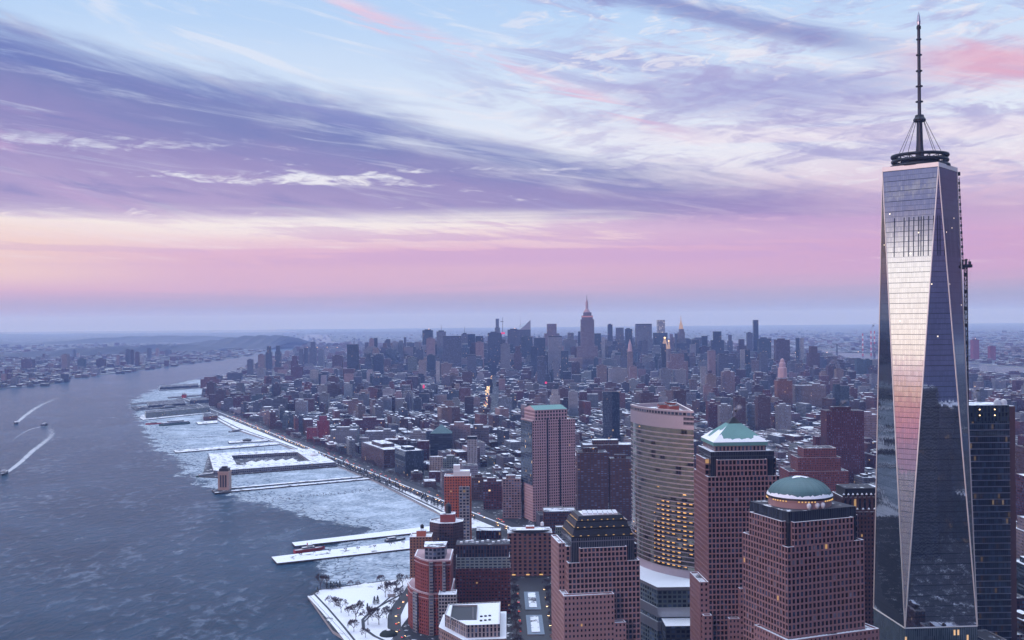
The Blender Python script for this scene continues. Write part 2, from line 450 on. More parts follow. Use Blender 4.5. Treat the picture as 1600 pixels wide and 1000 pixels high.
OCC = []                      # footprints already taken (x0,x1,y0,y1)
def occupy(poly, pad=3):
    OCC.append((min(p[0] for p in poly)-pad, max(p[0] for p in poly)+pad, min(p[1] for p in poly)-pad, max(p[1] for p in poly)+pad))
SIL = []                      # silhouettes for hiding tests: (Y, poly, ztop)
NAMED = []                    # (short words, px, py) of landmarks, used to say where a lesser building stands

# ------------------------------------------------------------------ walls with real recessed windows
def facing(p, q):
    nx, ny = q[1]-p[1], -(q[0]-p[0]); mx, my = (p[0]+q[0])/2, (p[1]+q[1])/2
    return (-mx*nx - my*ny)/(math.hypot(nx,ny)*math.hypot(mx,my))
def lattice(mb, p, q, z0, z1, bay, floor, fwid, fhei, rec, mat, wins, back='punched', bcol=(.3,.22,.22)):
    if facing(p, q) < -.12:
        mb.wall(p, q, z0, z1, back, bcol); return
    L = math.hypot(q[0]-p[0], q[1]-p[1]); ux, uy = (q[0]-p[0])/L, (q[1]-p[1])/L; nx, ny = uy, -ux
    nb = max(1, round(L/bay)); nf = max(1, round((z1-z0)/floor)); bw = L/nb; fh = (z1-z0)/nf
    ww, wh = bw*fwid, fh*fhei; gz = fh-wh
    if L < 2.2: mb.wall(p, q, z0, z1, mat); return
    P = lambda a, z, dep=0.0: (p[0]+ux*a-nx*dep, p[1]+uy*a-ny*dep, z)
    for r in range(nf+1):
        a = z0 + r*fh - (0 if r == 0 else gz*.45); b = z0 + r*fh + (gz*.55 if r < nf else 0)
        mb.face([P(0,a), P(L,a), P(L,b), P(0,b)], mat)
    for r in range(nf):
        a = z0+r*fh+gz*.55; b = a+wh
        x = 0.0
        for c in range(nb):
            xa = c*bw+(bw-ww)/2; xb = xa+ww
            mb.face([P(x,a), P(xa,a), P(xa,b), P(x,b)], mat); x = xb
            mb.face([P(xa,a), P(xa,a,rec), P(xa,b,rec), P(xa,b)], mat)
            mb.face([P(xb,a,rec), P(xb,a), P(xb,b), P(xb,b,rec)], mat)
            mb.face([P(xa,a), P(xb,a), P(xb,a,rec), P(xa,a,rec)], mat)
            mb.face([P(xa,b,rec), P(xb,b,rec), P(xb,b), P(xa,b)], mat)
            cx = P((xa+xb)/2, (a+b)/2, rec)
            wins.append((cx, (ux,uy), (nx,ny), ww, wh))
        mb.face([P(x,a), P(L,a), P(L,b), P(x,b)], mat)
PANE = {}
def pane_mesh(w, h, mat):
    k = (round(w,1), round(h,1), mat)
    if k not in PANE:
        b = MB(); w, h = k[0], k[1]
        b.face([(-w/2,0,-h/2), (w/2,0,-h/2), (w/2,0,h/2), (-w/2,0,h/2)], mat)
        b.face([(-.04,-.06,-h/2), (.04,-.06,-h/2), (.04,-.06,h/2), (-.04,-.06,h/2)], 'dark_steel')
        o = b.build('window', origin=(0,0,0)); PANE[k] = o.data; bpy.data.objects.remove(o)
    return PANE[k]
def put_windows(root, wins, lit=.01, blue=.12, pale=.0, most=100):
    def pick():
        x = rnd.random()
        return 'pane_lit' if x < lit else 'pane_blue' if x < lit+blue else 'pane_pale' if x < lit+blue+pale else 'pane_dark'
    def key(w):
        c = w[0]; x, y = pix(*c)
        if not (0 < x < 1600 and 0 < y < 1000): return -1
        f = facing((c[0]-w[1][0], c[1]-w[1][1]), (c[0]+w[1][0], c[1]+w[1][1]))
        if f < .05: return -1
        return f*w[3]*w[4]/(c[1]**2)*1e6 + c[2]*.002*f
    wins = sorted(wins, key=key, reverse=True)
    rest = MB()
    for i, (c, u, n, w, h) in enumerate(wins):
        mt = pick()
        if i < most and key(wins[i]) > 0:
            o = bpy.data.objects.new('window', pane_mesh(w, h, mt)); COL.objects.link(o)
            o.parent = root
            o.location = (c[0]-root.location[0], c[1]-root.location[1], c[2]-root.location[2])
            o.rotation_euler = (0, 0, math.atan2(u[1], u[0]))
        else:
            a = [(c[0]+u[0]*s*w/2, c[1]+u[1]*s*w/2, c[2]+k*h/2) for s, k in ((-1,-1),(1,-1),(1,1),(-1,1))]
            rest.face(a, mt)
    if rest.f: tag(rest.build('windows', root), kind='stuff')
def roof_part(root, poly, z, wallmat, roofmat='roof_snow', name='roof', para=1.0, snowcap=True):
    b = MB(); ins = offset(poly, .9)
    b.ring(poly, ins, z, 'snow' if snowcap else wallmat)
    n = len(ins)
    for i in range(n): b.wall(ins[(i+1)%n], ins[i], z-para, z, wallmat)
    b.face([(*p, z-para) for p in ins], roofmat)
    return b.build(name, root)
def tiered(name, label, cat, tiers, wall, lit=.01, blue=.12, pale=.0, bcol=(.3,.22,.22), roofs='roof_snow', most=100, short=None):
    """tiers: (poly, z0, z1, bay, floor, fw, fh) -> one wall part, a roof part per tier, real windows"""
    p0 = tiers[0][0]; cx = sum(p[0] for p in p0)/len(p0); cyy = sum(p[1] for p in p0)/len(p0)
    root = thing(name, label, cat, (cx, cyy, min(t[1] for t in tiers)))
    mb = MB(); wins = []
    for (poly, z0, z1, bay, fl, fwi, fhe) in tiers:
        n = len(poly)
        for i in range(n): lattice(mb, poly[i], poly[(i+1)%n], z0, z1, bay, fl, fwi, fhe, .55, wall, wins, bcol=bcol)
        occupy(poly); SIL.append((min(p[1] for p in poly), poly, z1))
    mb.build('wall', root)
    for t in tiers: roof_part(root, t[0], t[2], wall, roofs)
    put_windows(root, wins, lit, blue, pale, most)
    zt = max(t[2] for t in tiers); q = pix(cx, cyy, zt)
    if short: NAMED.append((short, q[0], q[1], cyy))
    return root

# ================================================================== THE NEAR TOWERS
def crossed(f, w, d, na, nb, ma=None, mb_=None):
    """rectangle w x d with its four corners notched (na,ma along the front, nb,mb_ along the side)"""
    ma = na if ma is None else ma; mb_ = nb if mb_ is None else mb_
    return [f(na,0), f(w-ma,0), f(w-ma,nb), f(w,nb), f(w,d-mb_), f(w-ma,d-mb_), f(w-ma,d), f(na,d), f(na,d-mb_), f(0,d-mb_), f(0,nb), f(na,nb)]
def part_prism(name, root, poly, z0, z1, wm, rm=None, col=(.3,.3,.3), **k):
    b = MB(); b.prism(poly, z0, z1, wm, rm, col, **k); return b.build(name, root)

# ---- granite tower with the green dome
f2 = Frame((176.3, 650), 20)
dome = tiered('dome_tower', 'pink granite office tower crowned by a green copper dome edged with snow', 'office tower',
    [(f2.rect(-3.5, 65, -5, 32), 0, 100, 3.05, 4.0, .48, .5),
     (f2.rect(0, 58, 0, 50), 0, 156, 3.05, 3.95, .70, .74),
     (crossed(f2, 58, 50, 5, 6, 8, 8), 156.01, 171, 3.05, 3.75, .70, .74)], 'granite', lit=.0015, blue=.22, pale=.03, bcol=(.33,.215,.215), short='green-domed granite tower')
part_prism('glass_collar', dome, f2.rect(3.4, 54.6, 3.4, 46.6), 154, 177, 'mullions', 'roof_patchy', (.06,.065,.085))
cx, cyy = f2(27.3, 25)
b = MB(); b.lathe(cx, cyy, [(19.9,176.5),(19.9,181.2),(20.6,181.4),(20.6,182.6),(19.9,182.7)], 'granite_light', 48); b.build('drum', dome, smooth=False)
b = MB(); b.lathe(cx, cyy, [(20.0,182.0),(20.9,182.1),(20.9,183.4),(19.6,183.5)], 'black_metal', 48)
for k in range(64):
    if k % 9 < 6:
        a = 2*math.pi*k/64; b.box(cx+20.75*math.cos(a)-.35, cx+20.75*math.cos(a)+.35, cyy+20.75*math.sin(a)-.35, cyy+20.75*math.sin(a)+.35, 181.2, 181.9, 'strip_gold')
b.build('cornice', dome)
prof = [(20.1*math.cos(a), 183.2+11.4*math.sin(a)) for a in [i*math.pi/2/12 for i in range(13)]]
b = MB(); b.lathe(cx, cyy, prof, 'copper_dark', 48); dm = b.build('dome', dome, smooth=True)
b = MB()
for k in range(24):                                             # standing seams
    a = 2*math.pi*k/24
    for (ra, za), (rb, zb) in zip(prof, prof[1:]):
        b.tube((cx+ra*math.cos(a), cyy+ra*math.sin(a), za), (cx+rb*math.cos(a), cyy+rb*math.sin(a), zb), .16, .16, 'copper_dark', 3, caps=False)
b.build('seam', dm, origin=dome.location)
b = MB(); N = 96
for k in range(N):
    def rad(i):
        a = 2*math.pi*(i % N)/N; h = .17+.03*math.sin(a*5+1)+.02*math.sin(a*11)+.025*math.sin(a*31+2)+.02*math.sin(a*47)
        return a, h
    a0, h0 = rad(k); a1, h1 = rad(k+1)
    g = lambda a, h: (cx+20.4*math.cos(h)*math.cos(a), cyy+20.4*math.cos(h)*math.sin(a), 183.3+11.65*math.sin(h))
    b.face([(cx+20.9*math.cos(a0),cyy+20.9*math.sin(a0),183.45), (cx+20.9*math.cos(a1),cyy+20.9*math.sin(a1),183.45), g(a1,h1), g(a0,h0)], 'snow')
    hh0 = 1.36+.09*math.sin(a0*3)+.04*math.sin(a0*8); hh1 = 1.36+.09*math.sin(a1*3)+.04*math.sin(a1*8)
    b.face([g(a0,hh0), g(a1,hh1), (cx, cyy, 195.1)], 'snow')
b.build('snow_cover', dm, origin=dome.location)
for a, bb in ((20, 3.0), (26, 2.6), (30, 2.4)):
    b = MB(); x, y = f2(a, bb+2.2); b.lathe(x, y, [(0.01,181.1),(1.2,180.5),(1.55,179.3),(1.2,178.1),(.4,177.2)], 'hull_white', 12); b.build('dish', dome, smooth=True)

# ---- granite tower with the green pyramid
f3 = Frame((159.8, 816), 3)
pyr = tiered('pyramid_tower', 'tall pink granite office tower under a green copper pyramid roof half covered in snow', 'office tower',
    [(f3.rect(0, 57, 0, 46), 0, 175, 3.05, 3.95, .72, .74),
     (crossed(f3, 57, 46, 7.5, 9, 10, 8), 175.01, 188, 3.05, 3.9, .72, .74),
     (f3.rect(-7, .02, .5, 34), 0, 93.5, 3.3, 4.0, .45, .5),
     (f3.rect(-5.5, 1.4, -5, -.02), 0, 69, 3.3, 4.0, .45, .5),
     (f3.rect(23, 57.5, -5, -.03), 0, 89, 3.2, 4.0, .48, .5),
     (f3.rect(14.5, 22.97, -5, -.03), 0, 66, 3.2, 4.0, .48, .5)], 'granite', lit=.0015, pale=.02, blue=.14, bcol=(.33,.215,.215), short='pyramid-roofed granite tower')
part_prism('glass_collar', pyr, f3.rect(3.4, 53.6, 3.4, 42.6), 174, 194, 'mullions', 'roof_snow', (.06,.065,.085))
part_prism('attic', pyr, f3.rect(7.2, 47.8, 5.8, 43.6), 193.9, 199, 'piers', None, (.33,.22,.22))
b = MB(); e0 = f3.rect(6, 49, 4.8, 45); tp = f3.rect(22.5, 32.5, 20.2, 29.6)
b.prism(e0, 198.2, 201.0, 'copper', None, (.1,.2,.2), bottom=True)
for i in range(4):
    j = (i+1) % 4; b.face([(*e0[i],201.0), (*e0[j],201.0), (*tp[j],214.2), (*tp[i],214.2)], 'copper')
rf = b.build('pyramid_roof', pyr)
b = MB(); ap = (*f3(27.5, 25), 219.5)
tq = f3.rect(22.3, 32.7, 20.0, 29.8)
for i in range(4): b.face([(*tq[i],214.1), (*tq[(i+1)%4],214.1), ap], 'black_metal')
b.build('cap', rf, origin=pyr.location)
b = MB()
for i in range(4):                                              # snow lies over the lower part of each slope with a torn edge
    j = (i+1) % 4; n = 26
    for k in range(n):
        def P(s, h):
            a = Vector((*e0[i],201.05)).lerp(Vector((*e0[j],201.05)), s); c = Vector((*tp[i],214.25)).lerp(Vector((*tp[j],214.25)), s)
            return a.lerp(c, h) + Vector((0,0,.16))
        def H(s):
            t = s if i != 3 else 1-s
            return max(.03, .16+.22*math.exp(-((t-.04)/.10)**2) + .34*math.exp(-((t-.93)/.12)**2)*(.5 if i == 0 else 1)+(.42*(s>.45) if i == 3 else 0) + .03*math.sin(s*31+i)+.02*math.sin(s*67))
        s0, s1 = k/n, (k+1)/n
        b.face([P(s0,-.01), P(s1,-.01), P(s1,H(s1)), P(s0,H(s0))], 'snow')
b.build('snow_cover', rf, origin=pyr.location)

# ---- granite tower with the black stepped crown
f4 = Frame((50.0, 800), 8)
zig = tiered('stepped_tower', 'shorter pink granite office tower with a black stepped crown traced by gold light strips', 'office tower',
    [(f4.rect(0, 56, 0, 46), 0, 113, 3.05, 4.1, .70, .72),
     (crossed(f4, 56, 46, 9, 8, 10, 8), 113.01, 124, 3.05, 4.1, .70, .72),
     (f4.rect(-5, -.02, 12, 44), 0, 126, 3.1, 4.1, .5, .55),
     (f4.rect(-5, 34, -7, -.02), 0, 90, 3.05, 4.1, .46, .5),
     (f4.rect(-5.02, -.03, .01, 11.9), 0, 90, 3.05, 4.1, .46, .5),
     (f4.rect(34.02, 43, -7, -.03), 0, 68, 3.05, 4.1, .46, .5)], 'granite_light', lit=.003, blue=.25, bcol=(.40,.285,.28), short='stepped-crown granite tower')
part_prism('glass_collar', zig, f4.rect(3.2, 52.8, 3.2, 42.8), 112, 131, 'mullions', 'roof_patchy', (.20,.21,.25))
for k, (i0, z0, z1) in enumerate(((2.0, 131, 137), (4.6, 137, 142), (7.2, 142, 146.3))):
    a0, a1, b0, b1 = 3.2+i0-1, 52.8-i0+1, 3.2+i0-1, 42.8-i0+1
    b = MB(); b.prism(f4.rect(a0-.8, a1+.8, b0-.8, b1+.8), z0, z0+1.2, 'black_metal', 'black_metal', bottom=True)
    lo, hi = f4.rect(a0, a1, b0, b1), f4.rect(a0+1.5, a1-1.5, b0+1.5, b1-1.5)
    for i in range(4):
        j = (i+1) % 4; b.face([(*lo[i],z0+1.2), (*lo[j],z0+1.2), (*hi[j],z1), (*hi[i],z1)], 'black_metal')
    b.face([(*p,z1) for p in hi], 'black_metal')
    st = b.build('crown_step', zig)
    b = MB()
    for e in range(4):
        p, q = Vector((*lo[e], z0+1.5)), Vector((*lo[(e+1)%4], z0+1.5)); n = 24
        for i in range(n):
            if (i*7+k*3+e*5) % 10 < (3 if e == 0 else 8): b.tube(p.lerp(q, i/n), p.lerp(q, (i+.7)/n), .22, .22, 'strip_gold', 3, caps=False)
    b.build('light_strip', st, origin=zig.location)
b = MB()
for i in range(7): b.box(*sum(([f4(16+i*4,20)[0]], [f4(19+i*4,20)[0]], [f4(16,16)[1]], [f4(16,30)[1]]), []), 146.2, 147.6, 'white_metal')
b.build('rooftop_fans', zig)
part_prism('snow_cover', zig, f4.rect(15, 41, 14, 32), 146.25, 146.45, 'snow', 'snow')

# ---- the curved bank tower
def arc(a, c, sag, n):
    a, c = Vector(a), Vector(c); m_ = (a+c)/2; ch = c-a; nn = Vector((-ch.y, ch.x)).normalized()
    if nn.dot(m_) > 0: nn = -nn
    h = ch.length/2; rad = (h*h+sag*sag)/(2*sag); ctr = m_-nn*(rad-sag)
    t0 = math.atan2(*(a-ctr).yx); t1 = math.atan2(*(c-ctr).yx)
    if t1-t0 > math.pi: t1 -= 2*math.pi
    if t0-t1 > math.pi: t1 += 2*math.pi
    return [(ctr.x+rad*math.cos(t0+(t1-t0)*i/n), ctr.y+rad*math.sin(t0+(t1-t0)*i/n)) for i in range(n+1)]
gR, gL, gB = (169.9, 930), (124.8, 1013), (171.5, 1034)
gfront = arc(gL, gR, 11, 30)
gpoly = gfront + [gB]
def curved_mat():
    mt, t = newmat('curved_glass')
    uv = t.sep(t.node('ShaderNodeUVMap', uv_map='uv').outputs[0])
    U = t.m('DIVIDE', uv[0], 3.05); V = t.m('DIVIDE', uv[1], 4.02)
    cu, cv = t.m('FLOOR', U), t.m('FLOOR', V); fu = t.m('FRACT', U)
    w = t.white(t.xyz(cu, cv, 0)); w2 = t.white(t.xyz(t.m('FLOOR', t.m('DIVIDE', U, 2.0)), cv, 5)); fu2 = t.m('FRACT', t.m('DIVIDE', U, 2.0))
    # the lower inland half of the offices still has its ceiling lamps on
    zone = t.mul(t.gt(uv[0], 52), t.mul(t.lt(uv[1], 62), t.gt(w2[0], .24)))
    few = t.gt(w2[0], .985)
    lit = t.mul(t.m('MAXIMUM', zone, few), t.lt(t.m('ABSOLUTE', t.sub(fu2, .5)), .26))
    fv = t.m('FRACT', V)
    lit = t.mul(lit, t.mul(t.gt(fv, .62), t.lt(fv, .82)))
    mul_ = t.gt(t.m('ABSOLUTE', t.sub(fu, .5)), .46)
    dark = t.mul(t.gt(w2[0], .90), t.lt(w2[0], .97))
    c = t.mix(w[0], (.20,.205,.165), (.31,.29,.23)); c = t.mix(zone, c, (.06,.055,.055)); c = t.mix(dark, c, (.02,.02,.025)); c = t.mix(mul_, c, (.35,.32,.32))
    principled(t, c, .09, .82, emit=(1.0,.52,.14), es=t.mul(lit, t.add(.5, t.mul(w[0], 1.1))), spec=.7)
curved_mat()
gs = thing('curved_tower', 'tall office tower with a curved banded glass front and rows of lit ceilings low down', 'office tower', (150, 980, 0))
b = MB()
u = 0
for i in range(len(gpoly)):
    p, q = gpoly[i], gpoly[(i+1) % len(gpoly)]
    if i < 30: u = b.wall(p, q, 74, 202, 'curved_glass', u0=u, v0=0.0)
    else: b.wall(p, q, 74, 216, 'curtain', (.3,.27,.28))
b.build('glass_skin', gs); b = MB()
nb_ = int((199-76)/4.02)
for k in range(nb_+1):
    z = 74+4.02*k; o_ = offset(gpoly, -.3)
    for i in range(30):
        p, q = o_[i], o_[i+1]; p0, q0 = gpoly[i], gpoly[i+1]
        b.face([(*p,z-.40), (*q,z-.40), (*q,z+.40), (*p,z+.40)], 'louvre')
        b.face([(*p,z+.40), (*q,z+.40), (*q0,z+.40), (*p0,z+.40)], 'louvre'); b.face([(*p0,z-.40), (*q0,z-.40), (*q,z-.40), (*p,z-.40)], 'louvre')
b.build('spandrels', gs)
b = MB()
o_ = offset(gpoly, -.3)
for i in range(30):
    p, q = o_[i], o_[i+1]
    endbay = i > 26
    for z0, z1, mt in ((199.5, 203.2, 'louvre'), (203.2, 206.2, 'mullions' if endbay else 'louvre'), (206.2, 207.2, 'louvre'), (207.2, 210.2, 'mullions' if endbay else 'louvre'), (210.2, 211.0, 'louvre'), (211.0, 214.6, 'wide_windows'), (214.6, 216.2, 'louvre')):
        b.wall(p, q, z0, z1, mt, (.36,.30,.33), u0=i*3.3)
b.build('crown_louvres', gs)
b = MB(); ins = offset(gpoly, 1.2)
b.ring(o_, ins, 216.2, 'edge_steel'); b.face([(*p,212.5) for p in ins], 'roof_snow')
for i in range(len(ins)): b.wall(ins[(i+1)%len(ins)], ins[i], 212.5, 216.2, 'louvre')
b.build('roof', gs)
for (x0, x1, y0, y1, h) in ((156,165,975,990,4.5),(150,160,995,1010,4),(158,166,1000,1016,5.5)):
    b = MB(); b.box(x0, x1, y0, y1, 212.6, 212.5+h, 'brick_red', 'roof_patchy'); b.build('penthouse', gs)
b = MB(); b.tube((141,985,213), (170,1020,220), .3, .3, 'steel'); b.tube((170,1020,212.6), (170,1020,220), .3, .3, 'steel'); b.build('window_crane', gs)
b = MB(); o2 = offset(gpoly, -1.2); b.prism(o2, 66, 74, 'louvre', 'louvre', bottom=True); b.build('collar', gs)
pk = [(133,904), (180,904), (180,1010), (116,1010), (118,945)]
b = MB(); b.prism(pk, 0, 67, 'wide_windows', 'snow', (.20,.24,.25)); pd = b.build('podium', gs)
for z0, z1 in ((30, 38), (42, 50), (65, 67.6)):
    part_prism('metal_band', gs, offset(pk, -.5), z0, z1, 'steel', 'snow', bottom=True)
part_prism('terrace', gs, [(136,880),(180,880),(180,903.4),(136,903.4)], 0, 41, 'wide_windows', 'snow', (.10,.11,.12))
occupy(gpoly); occupy(pk); SIL.append((930, gpoly, 216)); SIL.append((904, pk, 67)); NAMED.append(('curved glass tower', 1035, 634, 950))

# ---- the tall faceted glass tower
def tower_glass(name, tint, louv):
    mt, t = newmat(name)
    uv = t.sep(t.node('ShaderNodeUVMap', uv_map='uv').outputs[0])
    U = t.m('DIVIDE', uv[0], 1.52); V = t.m('DIVIDE', uv[1], 4.05)
    cu, cv = t.m('FLOOR', U), t.m('FLOOR', V); fu, fv = t.m('FRACT', U), t.m('FRACT', V)
    w = t.white(t.xyz(cu, cv, 0))
    g = t.node('ShaderNodeNewGeometry').outputs['Normal']
    vm = t.node('ShaderNodeVectorMath', operation='SUBTRACT'); t.l.new(w[1], vm.inputs[0]); vm.inputs[1].default_value = (.5,.5,.5)
    sc = t.node('ShaderNodeVectorMath', operation='SCALE'); t.l.new(vm.outputs[0], sc.inputs[0]); sc.inputs['Scale'].default_value = .0045
    ad = t.node('ShaderNodeVectorMath', operation='ADD'); t.l.new(g, ad.inputs[0]); t.l.new(sc.outputs[0], ad.inputs[1])
    nm = t.node('ShaderNodeVectorMath', operation='NORMALIZE'); t.l.new(ad.outputs[0], nm.inputs[0])
    line = t.lt(fv, .13); line5 = t.mul(t.lt(t.m('FRACT', t.m('DIVIDE', V, 2.0)), .5), line); mull = t.lt(fu, .10)
    dk = t.m('MAXIMUM', t.mul(line5, .85), t.m('MAXIMUM', t.mul(line, .34), t.mul(mull, .26)))
    zone = t.mul(t.gt(uv[1], 288), t.lt(uv[1], 319))
    st = t.white(t.xyz(t.m('FLOOR', t.m('DIVIDE', uv[0], 1.9)), t.m('FLOOR', t.m('DIVIDE', uv[1], 400.0)), 2))
    sl = t.mul(zone, t.mul(t.gt(st[0], .45), t.lt(t.m('FRACT', t.m('DIVIDE', uv[0], 1.9)), .5)))
    v = t.add(.94, t.mul(w[0], .12))
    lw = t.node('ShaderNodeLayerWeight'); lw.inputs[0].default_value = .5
    v = t.mul(v, t.sub(1.0, t.mul(t.ss(lw.outputs['Facing'], .25, .55), .62)))  # tint darkened at grazing view, standing in for weaker reflections
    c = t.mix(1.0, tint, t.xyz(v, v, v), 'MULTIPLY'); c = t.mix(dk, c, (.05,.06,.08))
    if louv: c = t.mix(t.mul(sl, .9), c, (.03,.04,.06))
    lit = t.mul(t.mul(t.gt(t.white(t.xyz(cu, cv, 9))[0], .9962), t.mul(t.gt(fv, .55), t.lt(fv, .80))), t.mul(t.gt(uv[1], 170), t.mul(t.gt(fu, .2), t.lt(fu, .85))))
    principled(t, c, .03, .93, emit=(1.0,.85,.65), es=t.mul(lit, 1.6), normal=nm.outputs[0])
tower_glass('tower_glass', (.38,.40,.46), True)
wt = thing('faceted_tower', 'tallest tower, tapering faceted mirror glass with a dark mast rising from its roof', 'office tower', (337, 843, 0))
fo = Frame((309, 810), 3.7)
hc = lambda a, bq: fo(a, bq)
base4 = [hc(2.0,2.0), hc(60,2.0), hc(60,60), hc(2.0,60)]                   # front left, front right, back right, back left
top4 = [hc(31,0), hc(62,31), hc(31,62), hc(0,31)]                  # middles of the four sides
ZB, ZT = 57.0, 414.0
def facet(pts):
    b = MB(); a = Vector(pts[0]); 
    n = (Vector(pts[1])-a).cross(Vector(pts[2])-a).normalized(); h = Vector((0,0,1)).cross(n).normalized()
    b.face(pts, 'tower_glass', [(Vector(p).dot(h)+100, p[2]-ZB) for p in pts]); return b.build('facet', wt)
for i in range(4):
    j = (i+1) % 4
    facet([(*base4[i],ZB), (*base4[j],ZB), (*top4[i],ZT)])
    facet([(*base4[j],ZB), (*top4[j],ZT), (*top4[i],ZT)])
for i in range(4):
    for p, q in (((*base4[i],ZB), (*top4[i],ZT)), ((*base4[i],ZB), (*top4[i-1],ZT))):
        b = MB(); b.tube(p, q, .55, .45, 'edge_steel', 5); b.build('edge_strip', wt)
b = MB()
for i in range(4): b.tube((*base4[i],ZB), (*base4[(i+1)%4],ZB), .6, .6, 'edge_steel', 5)
b.build('ledge', wt)
b = MB(); inn = offset(top4, 2.5); out_ = offset(top4, -.25)
b.prism(out_, ZT, ZT+3.4, 'edge_steel', None, bottom=True); b.ring(out_, inn, ZT+3.4, 'edge_steel')
for i in range(4): b.wall(inn[(i+1)%4], inn[i], ZT-2, ZT+3.4, 'steel')
b.face([(*p,ZT-1) for p in inn], 'roof_patchy'); b.build('parapet', wt)
def fins():
    mt, t = newmat('podium_fins')
    uv = t.sep(t.node('ShaderNodeUVMap', uv_map='uv').outputs[0])
    fu = t.m('FRACT', t.m('DIVIDE', uv[0], 1.5)); w = t.white(t.xyz(t.m('FLOOR', t.m('DIVIDE', uv[0], 1.5)), t.m('FLOOR', t.m('DIVIDE', uv[1], 4.2)), 0))
    c = t.mix(t.lt(fu, .4), (.035,.05,.06), (.14,.18,.20)); c = t.mix(t.mul(w[0], .35), c, (.20,.26,.30))
    principled(t, c, .2, .35, emit=(1.0,.6,.25), es=t.mul(t.gt(w[0], .985), .8))
fins()
part_prism('podium', wt, offset(base4, -.15), 0, ZB-.4, 'podium_fins', 'concrete')
mx, my = hc(31, 31)
b = MB(); b.lathe(mx, my, [(20,ZT+1),(20,ZT+4)], 'black_metal', 40)
for k in range(16):
    a = 2*math.pi*k/16; b.tube((mx+18*math.cos(a), my+18*math.sin(a), ZT), (mx+20*math.cos(a), my+20*math.sin(a), ZT+13), .45, .45, 'black_metal', 4)
    b.tube((mx+18*math.cos(a), my+18*math.sin(a), ZT+1), (mx+20*math.cos(a+.39), my+20*math.sin(a+.39), ZT+13), .25, .25, 'black_metal', 4)
    b.tube((mx+20*math.cos(a), my+20*math.sin(a), ZT+12), (mx+2*math.cos(a), my+2*math.sin(a), ZT+9), .3, .3, 'black_metal', 4)
b.lathe(mx, my, [(15,ZT),(15,ZT+8.5),(10,ZT+9.5)], 'dark_steel', 24)
rg = b.build('ring_frame', wt)
for z, r_ in ((ZT+4.2, 22.6), (ZT+8.6, 21.6), (ZT+12.6, 21.9)):
    b = MB(); b.lathe(mx, my, [(r_-2.6,z-1.1),(r_,z-1.1),(r_+.4,z),(r_,z+1.1),(r_-2.6,z+1.1),(r_-2.6,z-1.1)], 'black_metal', 48); b.build('ring', rg, origin=wt.location)
zz = lambda y: zat(1438, y, 843)
b = MB()
prof = [(3.3,ZT), (3.3,ZT+14), (2.6,ZT+22), (2.1,zz(188)), (1.35,zz(178)), (1.2,zz(40)), (1.0,zz(39))]
b.lathe(mx, my, prof, 'dark_steel', 14)
b.lathe(mx, my, [(1.2,zz(39)), (1.5,zz(34)), (.9,zz(24)), (.02,zz(17.5))], 'steel', 10)
ms = b.build('mast', wt)
for y, r_ in ((42,1.7), (44.5,1.7), (61.6,2.0), (86,2.3), (111,2.5), (135,2.7), (159,2.9)):
    z = zz(y); b = MB(); b.lathe(mx, my, [(1.0,z-.55),(r_,z-.45),(r_,z+.45),(1.0,z+.55)], 'black_metal', 14); b.build('collar', ms, origin=wt.location)
z = zz(185); b = MB(); b.lathe(mx, my, [(2,z-3.4),(4.6,z-2.6),(4.9,z-1),(3.6,z+1),(3.2,z+2.6),(1.4,z+3)], 'black_metal', 16); b.build('cable_collar', ms, origin=wt.location)
for k in range(8):
    a = 2*math.pi*(k+.35)/8; b = MB()
    b.tube((mx+4.4*math.cos(a), my+4.4*math.sin(a), z-2), (mx+20.5*math.cos(a)*.83, my+20.5*math.sin(a)*.83, ZT+13), .22, .22, 'dark_steel', 4); b.build('stay_cable', wt)
# construction hoist up the inland side
def hoist(px, Y, z0, z1, w):
    X = xat(px, 500, Y); h = MB()
    for sx in (-w, w):
        for sy in (-w, w): h.tube((X+sx,Y+sy,z0), (X+sx,Y+sy,z1), .3, .3, 'black_metal', 4)
    n = int((z1-z0)/4.5)
    for k in range(n):
        za, zb = z0+(z1-z0)*k/n, z0+(z1-z0)*(k+1)/n
        for (a, c) in (((-w,-w),(w,-w)), ((w,-w),(w,w)), ((-w,w),(-w,-w))):
            h.tube((X+a[0],Y+a[1],za), (X+c[0],Y+c[1],zb), .22, .22, 'black_metal', 3); h.tube((X+a[0],Y+a[1],zb), (X+c[0],Y+c[1],zb), .22, .22, 'black_metal', 3)
        if k % 3 == 0: h.box(X-w+.2, X+w-.2, Y-w+.2, Y+w-.2, za, za+3, 'timber')
    return h, X
h, X = hoist(1509.5, 846, 57, 339, .95)
hs = h.build('hoist_mast', origin=(X, 846, 57)); tag(hs, 'dark construction hoist mast climbing the inland edge of the tallest tower', 'hoist')
b = MB(); b.box(X-3.5, X+4.2, 843, 849, 337, 339.5, 'black_metal'); b.box(X-3, X-2.4, 844, 848, 339.5, 342.5, 'black_metal'); b.box(X, X+.6, 844, 848, 339.5, 344, 'black_metal'); b.box(X+3, X+3.6, 844, 848, 339.5, 342, 'black_metal')
for i in range(3): b.tube((X-2.6+i*2.6, 846, 341.8), (X+.2+i*1.5, 846, 343.6), .25, .25, 'black_metal', 4)
b.build('platform', hs, origin=(X,846,57))
